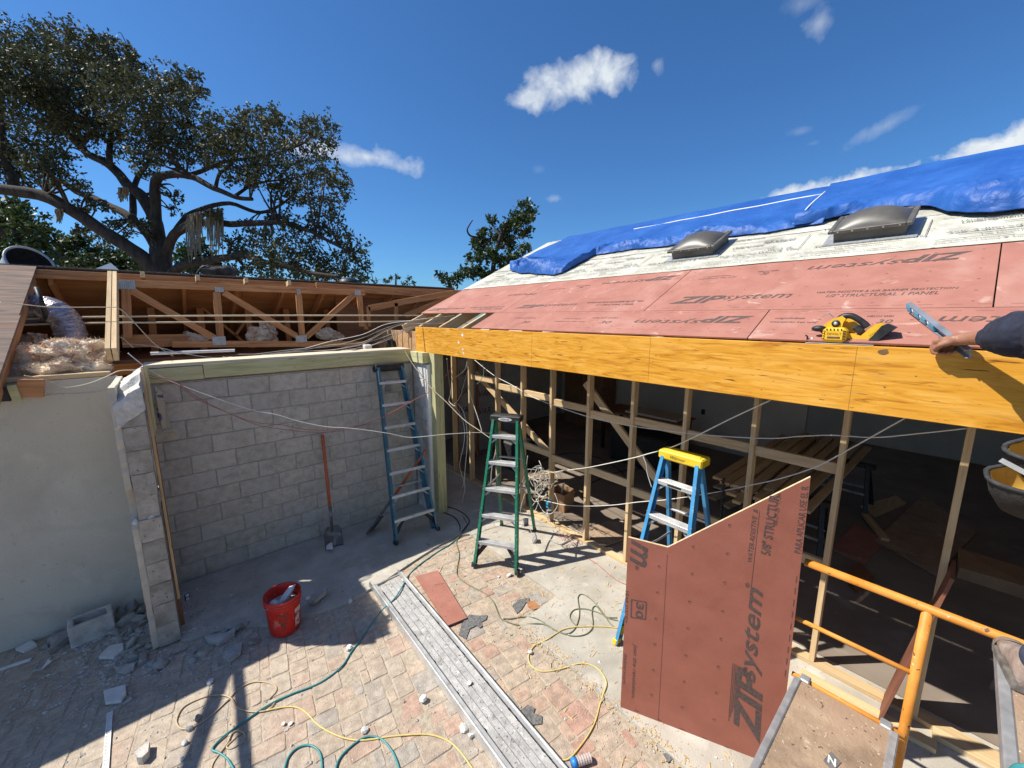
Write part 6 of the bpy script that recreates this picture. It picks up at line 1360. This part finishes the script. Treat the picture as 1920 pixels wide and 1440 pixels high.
solo('hose_coil', MB().tube(smooth_path([V((1.915, -.50, DZ+.02)), V((1.93, -.42, DZ+.02)), V((1.945, -.33, DZ+.03)), V((1.93, -.285, DZ+.02)), V((1.86, -.27, DZ+.012)), V((1.80, -.30, DZ+.01))], 6), .012, 8), K['hose_teal'], 'bit of teal hose on the upper scaffold deck at the bottom right corner', 'hose', None, True)
# ================================================================ LOOSE WIRES
def wire(px, S_, E_, r, m, label, n=7, group='loose electrical wires'):
    S_, E_ = V((*S_, 0)), V((*E_, 0)); nn = V((0, 0, 1)).cross(E_-S_).normalized()
    return solo('cable', MB().tube(smooth_path([onP(x, y, S_, nn) for x, y in px], n), r, 6), K[m], label, 'cable', group, True)
wire([(240, 662), (262, 680), (285, 697), (310, 710), (335, 721), (400, 745), (470, 768), (520, 778), (560, 790), (610, 800), (655, 803), (690, 807), (730, 813), (765, 820), (800, 818), (840, 814), (900, 811), (930, 815)], (-.12, 5.32), (3.5, 4.4), .0050, 'wire_white', 'thick white cable sagging across the block wall from left end to timber post')
for k, dy in ((0, 0), (1, 4)):
    wire([(245, 690), (285, 705+dy), (330, 716+dy), (370, 745+dy), (430, 775), (480, 792+dy), (530, 797+dy*2), (580, 806+dy), (640, 804+dy), (700, 790), (740, 770+dy*.5), (780, 748), (805, 735), (830, 710), (850, 690-dy)], (-.12, 5.27), (3.5, 4.80), .0038, 'wire_red', ['upper thin red wire sagging across the block wall', 'lower thin red wire sagging across the block wall'][k])
wire([(758, 656), (772, 680), (785, 698), (806, 725), (835, 752), (870, 787), (900, 808), (922, 824)], (2.66, 5.25), (3.1, 3.7), .0048, 'wire_tan', 'pale cable running down from the beam end past the timber post to the green ladder')
wire([(890, 675), (925, 703), (960, 722), (1000, 745), (1050, 764), (1120, 786), (1200, 801), (1280, 811), (1340, 817), (1440, 822), (1500, 818), (1560, 816), (1640, 820), (1720, 813), (1812, 803)], (3.55, 5.1), (3.45, -.2), .0047, 'wire_white', 'long white cable sagging in front of the studs from the left to the right stud')
wire([(1022, 888), (1060, 882), (1100, 877), (1150, 867), (1190, 858), (1215, 851), (1260, 838), (1300, 820), (1370, 785), (1445, 750)], (3.70, 3.6), (3.1, 1.15), .0048, 'wire_white', 'white cable rising from the wire tangle to the underside of the beam')
wire([(1206, 856), (1212, 872), (1214, 888), (1222, 914)], (3.42, 2.25), (3.40, 2.2), .005, 'wire_grey', 'grey cable tail hanging from the rising white cable')
wire([(1015, 937), (1035, 942), (1060, 947), (1100, 949), (1150, 947), (1200, 941), (1250, 937), (1330, 925), (1400, 911), (1460, 898), (1530, 875), (1600, 838), (1650, 810), (1700, 782)], (3.72, 3.65), (3.4, .2), .0047, 'wire_white', 'white cable passing behind the blue ladder cap up to the right end of the beam')
DR = [([(838, 672), (840, 700), (845, 735), (842, 752), (852, 762)], 'short pale cable end hanging left of the first stud'), ([(876, 678), (872, 692), (862, 702), (854, 707)], 'pale cable end curling under the beam by the second stud'), ([(905, 683), (907, 700), (902, 712), (894, 720)], 'pale cable end curling under the beam by the third stud'),
      ([(852, 760), (862, 775), (870, 800), (870, 830), (862, 870), (866, 890), (872, 915), (868, 935), (866, 955), (869, 963), (890, 958), (906, 952)], 'pale cable hanging in a long loop left of the green ladder'), ([(858, 757), (868, 770), (874, 795), (876, 830), (872, 880), (870, 905), (866, 915)], 'second pale cable hanging beside the long loop'), ([(878, 690), (870, 720), (862, 745), (850, 760)], 'grey cable hanging behind the first stud'), ([(877, 720), (885, 750), (895, 780), (904, 810)], 'pale cable slanting from the second stud to the green ladder'), ([(806, 725), (807, 780), (809, 800)], 'pale cable stapled down the edge of the timber post'), ([(930, 842), (922, 880), (920, 905), (916, 925)], 'pale cable hanging behind the left rail of the green ladder')]
for i, (p, l) in enumerate(DR): wire(p, (3.35, 5.6), (3.15, 3.9), .0046, 'wire_white' if i != 5 else 'wire_grey', l)
# bundle crossing from the open eave to the left over the wall top
rw = random.Random(31)
for i in range(7):
    y0 = 612+rw.uniform(-10, 8); pts = [(rw.uniform(790, 890), 592+rw.uniform(-4, 18)), (765, 600+i*3.0+rw.uniform(-5, 5)), (722, 612+i*4.2+rw.uniform(-5, 5)), (680, 630+i*4.0+rw.uniform(-4, 4)), (620, 642+i*3.4+rw.uniform(-4, 4)), (560, 654+i*2.6+rw.uniform(-3, 3)), (490-i*12, 668+rw.uniform(-4, 4))]
    wire(pts, (3.1, 5.0), (1.3, 5.95), .0038, ('wire_white', 'wire_grey', 'wire_tan')[i % 3], 'one of the loose cables bundled from the open eave over the block wall top', group='bundle of cables over the wall top')
for i, (p, l) in enumerate([([(0, 567), (45, 571), (100, 576), (200, 576), (222, 578), (240, 592), (262, 616), (290, 645), (325, 668)], 'thin wire stretched across the open attic and dropping right of the double rafter'), ([(160, 654), (185, 642), (210, 633), (228, 633), (240, 643), (250, 652)], 'tan cable looping over the foot of the double rafter'),
        ([(230, 645), (260, 646), (300, 652), (340, 662), (400, 671), (460, 674)], 'grey cable lying behind the block wall top at the left'), ([(75, 695), (50, 704), (45, 700), (50, 690), (62, 686)], 'small pale cable loop in front of the insulation')]):
    wire(p, (-1.3, 5.9), (1.6, 5.9), .0045, ('wire_tan', 'wire_tan', 'wire_grey', 'wire_white')[i], l)
wire([(45, 704), (75, 710), (100, 718), (118, 726), (140, 725), (170, 718), (200, 706), (225, 695), (262, 694)], (-1.2, 5.2), (-.1, 5.2), .0045, 'wire_tan', 'tan cable drooping across the top of the beige wall')
wire([(40, 745), (80, 742), (115, 738), (150, 737), (180, 734), (205, 729)], (-1.2, 5.2), (-.3, 5.2), .004, 'wire_grey', 'grey wire drooping across the beige wall below the tan cable')
wire([(112, 732), (90, 740), (60, 744), (42, 743)], (-1.2, 5.21), (-.3, 5.21), .004, 'wire_tan', 'short tan wire end below the brown fascia stub')
# wire tangle with boxes on the fourth stud
tg = thing('wire_tangle', V((3.70, 3.75, .9)), 'tangled bunch of grey and white wires hung on the stud right of the green ladder', 'wires')
for k in range(16):
    cx, cy = rw.gauss(1012, 9), rw.gauss(905, 14); pts = []
    a = rw.uniform(0, 6); rx, ry = rw.uniform(6, 20), rw.uniform(10, 30); 
    for j in range(7): t = a+j*.75; pts.append(onX(cx+rx*math.cos(t)+rw.uniform(-3, 3), cy+ry*math.sin(t)+rw.uniform(-4, 4), 3.68+rw.uniform(-.06, .07)))
    MB().tube(smooth_path(pts, 5), .0045, 6).build('wire', K[('wire_grey', 'wire_white', 'wire_tan')[k % 3]], tg, True)
for p in ([(1003, 905), (1010, 935), (1000, 965), (985, 985)], [(1012, 930), (995, 955), (990, 985), (993, 1000)], [(1005, 935), (1020, 960), (1035, 962), (1046, 945), (1040, 925)], [(1026, 960), (1034, 985), (1040, 1000), (1052, 1015)], [(985, 925), (978, 945), (975, 965)]):
    MB().tube(smooth_path([onX(x, y, 3.70) for x, y in p], 6), .0042, 6).build('wire', K['wire_white'], tg, True)
def ebox(px, X, s, m, label): 
    c = onX(*px, X); t = thing('junction_box', c, label, 'junction box', rz=rw.uniform(-.5, .5)); h = MB(); 
    for (cc, d) in (((0, 0, 0), (s[0], .006, s[1])), ((s[0]/2, -.02, 0), (.004, .04, s[1])), ((-s[0]/2, -.02, 0), (.004, .04, s[1])), ((0, -.02, s[1]/2), (s[0], .04, .004)), ((0, -.02, -s[1]/2), (s[0], .04, .004))): h.box(cc, d)
    loc(t, h).build('case', K[m], t)
ebox((1027, 943), 3.80, (.07, .10), 'cyan', 'bright blue plastic junction box nailed to the stud by the wire tangle'); ebox((1030, 958), 3.79, (.08, .05), 'galv', 'grey metal box directly below the blue junction box')
ebox((985, 978), 3.45, (.06, .10), 'galv', 'grey metal box dangling behind the green ladder'); 
o = thing('junction_box', onZ(1002, 1012, .05), 'square grey metal box lying on the sunlit slab right of the green ladder', 'junction box', rz=.9); loc(o, MB().box((0, 0, .0), (.10, .03, .10), Matrix.Rotation(.5, 3, 'X'), .004)).build('case', K['galv'], o); loc(o, MB().box((0, -.018, .012), (.03, .02, .03))).build('switch', K['white'], o)
solo('wire_drop', MB().tube(smooth_path([onX(990, 980, 3.5), onX(995, 995, 3.4), onZ(1003, 1008, .08)], 5), .004, 6), K['wire_grey'], 'grey wire running down to the square box on the slab', 'cable', None, True)
solo('sheath_scrap', MB().tube(smooth_path([onZ(1032, 1012, .03), onZ(1050, 1020, .035), (onZ(1062, 1015, .04)), onZ(1072, 1006, .05)], 6), .010, 7), K['wire_grey'], 'curved grey conduit scrap on the sunlit slab before the studs', 'conduit', None, True)
vs = MB()
for k in range(14):
    c = onZ(rw.uniform(1050, 1090), rw.uniform(1000, 1030), .03); pts = [c+V((rw.uniform(-.07, .07), rw.uniform(-.07, .07), rw.uniform(0, .06))) for _ in range(4)]; vs.tube(smooth_path(pts, 4), .0025, 5)
solo('wire_offcuts', vs, K['wire_red'], 'small nest of copper coloured wire offcuts at the foot of the fifth stud', 'wires', None, True)
# ================================================================ TREES
def leaves(centres, radii, n_per, size, seed):
    r = np.random.default_rng(seed); P = []; 
    for c, R in zip(centres, radii):
        n = int(n_per*R*R); nt_ = max(5, n//14); tw = r.normal(size=(nt_, 3)); tw /= np.linalg.norm(tw, axis=1)[:, None]; rad = R*(r.random(nt_)**.45)[:, None]
        tc = np.array(c)+tw*rad*np.array([1, 1, .72]); dr = tw*.6+r.normal(size=(nt_, 3))*.6+np.array([0, 0, -.15]); dr /= np.linalg.norm(dr, axis=1)[:, None]
        k = r.integers(0, nt_, n); t = r.random(n)[:, None]*.55*min(R, .9); P.append(tc[k]+dr[k]*t+r.normal(size=(n, 3))*.055*max(.6, R))
    P = np.concatenate(P); n = len(P); a = r.normal(size=(n, 3)); a /= np.linalg.norm(a, axis=1)[:, None]; up = np.array([0, 0, 1.])+r.normal(size=(n, 3))*.75; b = np.cross(a, up); b /= np.linalg.norm(b, axis=1)[:, None]
    L_ = (size*(.6+.8*r.random(n)))[:, None]; w = L_*.27
    v = np.stack([P, P+a*L_*.5+b*w, P+a*L_, P+a*L_*.5-b*w], 1).reshape(-1, 3); return v, np.arange(n*4).reshape(n, 4)
def tree(name, base, limbs, clumps, D, label, n_per=620, size=.115, seed=1, jit=2.0, leafm='leaf', wr=1.0, twigs=3, group=None):
    """limbs: list of (pixel points, r0, r1, depth shift); clumps: (px, py, radius px)"""
    rt = random.Random(seed); t = thing(name, base, label, 'tree', group); tk = MB(); lp = []
    for (pts, r0, r1, dd) in limbs:
        n = len(pts); r0, r1 = r0*.74, r1*.74; w3 = [onD(x, y, D+dd*i/max(1, n-1)) for i, (x, y) in enumerate(pts)]; sp_ = smooth_path(w3, 5); k = len(sp_)
        sp_ = [p+mnoise.noise_vector(p*.9)*.10*wr*min(1, i/4) for i, p in enumerate(sp_)]; rs = [(r0+(r1-r0)*(i/(k-1))**.8)*(1+.12*mnoise.noise(p*2.5)) for i, p in enumerate(sp_)]
        tk.tube(sp_, rs, 9); lp += [(p, r) for p, r in zip(sp_, rs)]
    cs = []; Rs = []
    for (x, y, r) in clumps:
        c = onD(x, y, D+rt.uniform(-jit, jit)); R = r/F_PX*D; cs.append(tuple(c)); Rs.append(R)
        q_ = sorted(lp, key=lambda a: (a[0]-c).length)[:6]; p0, pr_ = q_[rt.randrange(min(4, len(q_)))]
        for j in range(twigs):
            e = c+V((rt.gauss(0, .5), rt.gauss(0, .5), rt.gauss(0, .4)))*R; m_ = p0.lerp(e, .5)+V((rt.gauss(0, .12), rt.gauss(0, .12), rt.gauss(.1, .12)))*(e-p0).length
            tk.tube(smooth_path([p0, m_, e], 4), [min(pr_*.5, .05*wr)*(1-.085*i) for i in range(9)], 5)
    tk.build('trunk', K['bark'], t, True); v, f = leaves(cs, Rs, n_per, size, seed)
    o = V(base); link('crown', fast_mesh('crown', v-np.array(o), f, K[leafm]), Matrix.Translation(o), t); return t
D1_ = 15.0
LB_ = [([(318, 700), (312, 590), (306, 520), (300, 465)], .62, .44, 0), ([(305, 520), (280, 497), (244, 465), (180, 424), (105, 375), (37, 358), (-60, 345)], .40, .22, -1.5), ([(300, 480), (285, 446), (255, 416), (210, 386), (161, 367), (112, 337), (60, 310)], .28, .10, 1.5),
       ([(300, 470), (296, 431), (274, 375), (240, 349), (202, 307), (150, 277), (86, 202), (37, 180), (-20, 150)], .36, .09, 1), ([(297, 450), (289, 375), (292, 337), (319, 326), (349, 330), (405, 349), (442, 367), (470, 372)], .27, .08, -1), ([(250, 410), (247, 395), (256, 337), (281, 300), (300, 240), (306, 190)], .20, .05, 2),
       ([(308, 480), (320, 452), (340, 432), (375, 418), (431, 420), (487, 416), (544, 420), (570, 431), (600, 442), (655, 472)], .26, .06, -1.5), ([(312, 520), (335, 500), (375, 489), (425, 482), (469, 480), (525, 499), (580, 512), (640, 522)], .25, .07, -2), ([(318, 455), (340, 420), (362, 398), (431, 382), (487, 397), (532, 379), (560, 352)], .18, .05, 1),
       ([(30, 356), (19, 330), (8, 300), (0, 244), (10, 124), (15, 60)], .24, .06, 0), ([(205, 310), (208, 240), (240, 180), (248, 131), (252, 90)], .15, .04, 1), ([(349, 330), (400, 312), (455, 300), (520, 285), (570, 270)], .12, .04, 0), ([(405, 349), (412, 325), (440, 300), (470, 250)], .10, .03, -1), ([(150, 277), (190, 230), (260, 190), (325, 165)], .11, .03, -1), ([(442, 367), (480, 345), (540, 335), (590, 330)], .09, .03, 1), ([(200, 307), (165, 285), (128, 278), (126, 298)], .07, .03, 1), ([(0, 440), (-40, 360), (-60, 250), (-40, 120)], .2, .06, 0)]
CL_ = [(30, 65, 46), (95, 62, 46), (150, 75, 42), (60, 125, 55), (135, 130, 55), (200, 112, 42), (255, 135, 42), (318, 138, 30), (345, 150, 28), (20, 190, 50), (95, 200, 55), (170, 195, 55), (235, 185, 46), (295, 185, 42), (335, 175, 28), (360, 168, 22), (195, 255, 42), (255, 250, 50), (315, 245, 48), (370, 232, 38), (425, 245, 36), (478, 232, 30), (505, 215, 22), (520, 235, 26), (575, 240, 24), (605, 235, 22), (615, 262, 20), (40, 280, 44), (95, 262, 34), (28, 330, 36), (75, 312, 28), (110, 300, 26), (335, 285, 36), (385, 285, 40), (440, 285, 40), (495, 280, 38), (548, 278, 34), (595, 285, 26), (618, 320, 24), (560, 322, 34), (505, 330, 34), (455, 328, 30), (632, 352, 24), (575, 370, 30), (615, 388, 30), (530, 365, 22), (598, 425, 26), (640, 445, 24), (668, 468, 22), (560, 455, 34), (505, 448, 26), (455, 462, 32), (520, 485, 36), (580, 492, 36), (632, 498, 32), (668, 500, 22), (470, 500, 26), (150, 350, 18), (175, 385, 20), (120, 335, 22), (230, 425, 20), (268, 425, 16), (150, 425, 18), (190, 445, 18), (325, 365, 14), (330, 395, 12), (400, 400, 14), (470, 425, 16), (520, 405, 14), (280, 330, 14), (340, 320, 14), (-20, 110, 55), (-30, 220, 55), (-20, 300, 45), (180, 150, 40), (225, 150, 36), (75, 170, 40), (130, 250, 34), (265, 300, 24), (410, 260, 30), (545, 415, 16), (135, 60, 30), (185, 90, 28), (55, 90, 36), (232, 84, 24), (212, 66, 22), (250, 108, 24), (185, 62, 20)]
CL_ = [(x, y+16, r*.88) if y < 150 else (x, y, r) for x, y, r in CL_]
oak = tree('live_oak', onD(312, 720, D1_), LB_, CL_, D1_, 'huge spreading live oak with thick dark limbs rising behind the torn roof at left', 1850, .122, 3, 2.2)
mo = MB(); rm_ = random.Random(6)
for k in range(170):
    x = rm_.choice([rm_.uniform(352, 378), rm_.uniform(388, 418), rm_.gauss(232, 5), rm_.gauss(112, 4)]) if k > 12 else rm_.uniform(440, 640); y0 = 392+abs(x-395)*.25 if 340 < x < 430 else (352 if 200 < x < 260 else 392 if x < 130 else 425); l = rm_.uniform(30, 92) if 340 < x < 430 else rm_.uniform(10, 28)
    if 340 < x < 430 and k % 4 == 0: pts = [onD(398+rm_.uniform(-8, 8), 392, D1_-1.0), onD((398+x)/2, 402, D1_-1), onD(x-rm_.uniform(5, 20), 420+rm_.uniform(0, 15), D1_-1)]
    else: pts = [onD(x, y0, D1_-1+rm_.uniform(-.3, .3)), onD(x+rm_.uniform(-3, 3), y0+l*.5, D1_-1), onD(x+rm_.uniform(-4, 4), y0+l, D1_-1)]
    mo.tube(smooth_path(pts, 3), [.018, .026, .024, .026, .02, .016, .006], 5)
tag(mo.build('hanging_moss', K['moss'], oak), kind='stuff')
def simple(name, x, y, base_y, D, clumps, label, n_per, size, seed, leafm='leaf_b', limbs=None, jit=1.5, group='trees beyond the old roof'):
    limbs = limbs or [([(x, base_y+140), (x, base_y), (x+rng.uniform(-6, 6), (y+base_y)/2), (x, y)], .22*D/20, .05, 0)]
    b = onD(x, base_y+140, D); return tree(name, b, limbs, clumps, D, label, n_per, size, seed, jit, leafm, .8, 1, group)
simple('broadleaf_tree', 25, 400, 470, 20, [(15, 395, 28), (45, 410, 26), (10, 430, 32), (50, 440, 30), (80, 455, 24), (20, 465, 34), (-20, 410, 40), (60, 475, 28), (75, 430, 16), (35, 385, 14)], 'dense dark green tree at the far left edge below the oak limbs', 900, .24, 11)
simple('broadleaf_tree', 140, 450, 500, 24, [(105, 470, 24), (140, 462, 26), (175, 470, 26), (120, 495, 28), (165, 497, 28), (205, 490, 24), (150, 440, 14), (110, 450, 12)], 'sunlit green tree behind the ridge left of the oak trunk', 800, .24, 12)
simple('broadleaf_tree', 240, 470, 505, 25, [(215, 478, 18), (240, 486, 22), (262, 495, 20), (225, 502, 22), (255, 510, 20), (185, 505, 20)], 'yellowish green tree low behind the ridge beside the oak trunk', 800, .24, 13)
simple('broadleaf_tree', 370, 480, 505, 23, [(340, 480, 18), (365, 470, 22), (390, 488, 22), (350, 500, 22), (395, 508, 20), (425, 512, 18), (375, 455, 14)], 'dark green tree behind the moss hung oak limb', 800, .24, 14)
simple('broadleaf_tree', 610, 505, 520, 24, [(560, 515, 14), (600, 515, 18), (640, 518, 16), (675, 522, 12), (520, 515, 14)], 'low dark green tree behind the ridge under the right oak limb', 800, .22, 15)
simple('broadleaf_tree', 742, 515, 535, 30, [(735, 522, 5), (745, 520, 6), (725, 528, 6), (765, 522, 5), (760, 530, 6), (705, 528, 5), (775, 530, 4)], 'row of small feathery treetops showing just over the ridge', 900, .2, 16, limbs=[([(742, 700), (742, 540), (742, 520)], .2, .03, 0), ([(702, 545), (699, 525), (697, 512), (700, 508)], .05, .03, 0), ([(764, 540), (764, 515)], .05, .02, 0)])
simple('slender_tree', 930, 420, 520, 18, [(986, 393, 17), (978, 408, 15), (995, 405, 10), (962, 425, 19), (985, 432, 13), (940, 440, 20), (925, 412, 9), (908, 440, 15), (905, 462, 17), (955, 455, 18), (985, 465, 11), (925, 478, 19), (893, 482, 15), (955, 485, 16), (880, 505, 17), (905, 512, 18), (945, 505, 16), (862, 520, 14), (828, 520, 11), (840, 528, 10), (975, 482, 10), (965, 400, 8), (890, 455, 10)], 'slim broken topped tree with sparse clumps standing behind the roof corner', 2300, .16, 17, 'leaf_b',
       [([(925, 640), (922, 540), (925, 490), (935, 450), (945, 430), (968, 415), (984, 396)], .20, .05, 0), ([(925, 490), (908, 462), (898, 440), (905, 425)], .10, .04, .5), ([(898, 445), (882, 440), (876, 430), (880, 420), (886, 411)], .07, .03, -.4), ([(940, 445), (925, 425), (922, 405)], .06, .03, .3), ([(930, 470), (960, 450), (990, 440)], .08, .03, -.5), ([(923, 530), (890, 515), (850, 518)], .10, .04, 0)], .7, group=None)
# keep evaluated origins tidy
for o in list(S.objects):
    if o.type == 'MESH' and not o.data.materials: o.data.materials.append(K['mortar'])
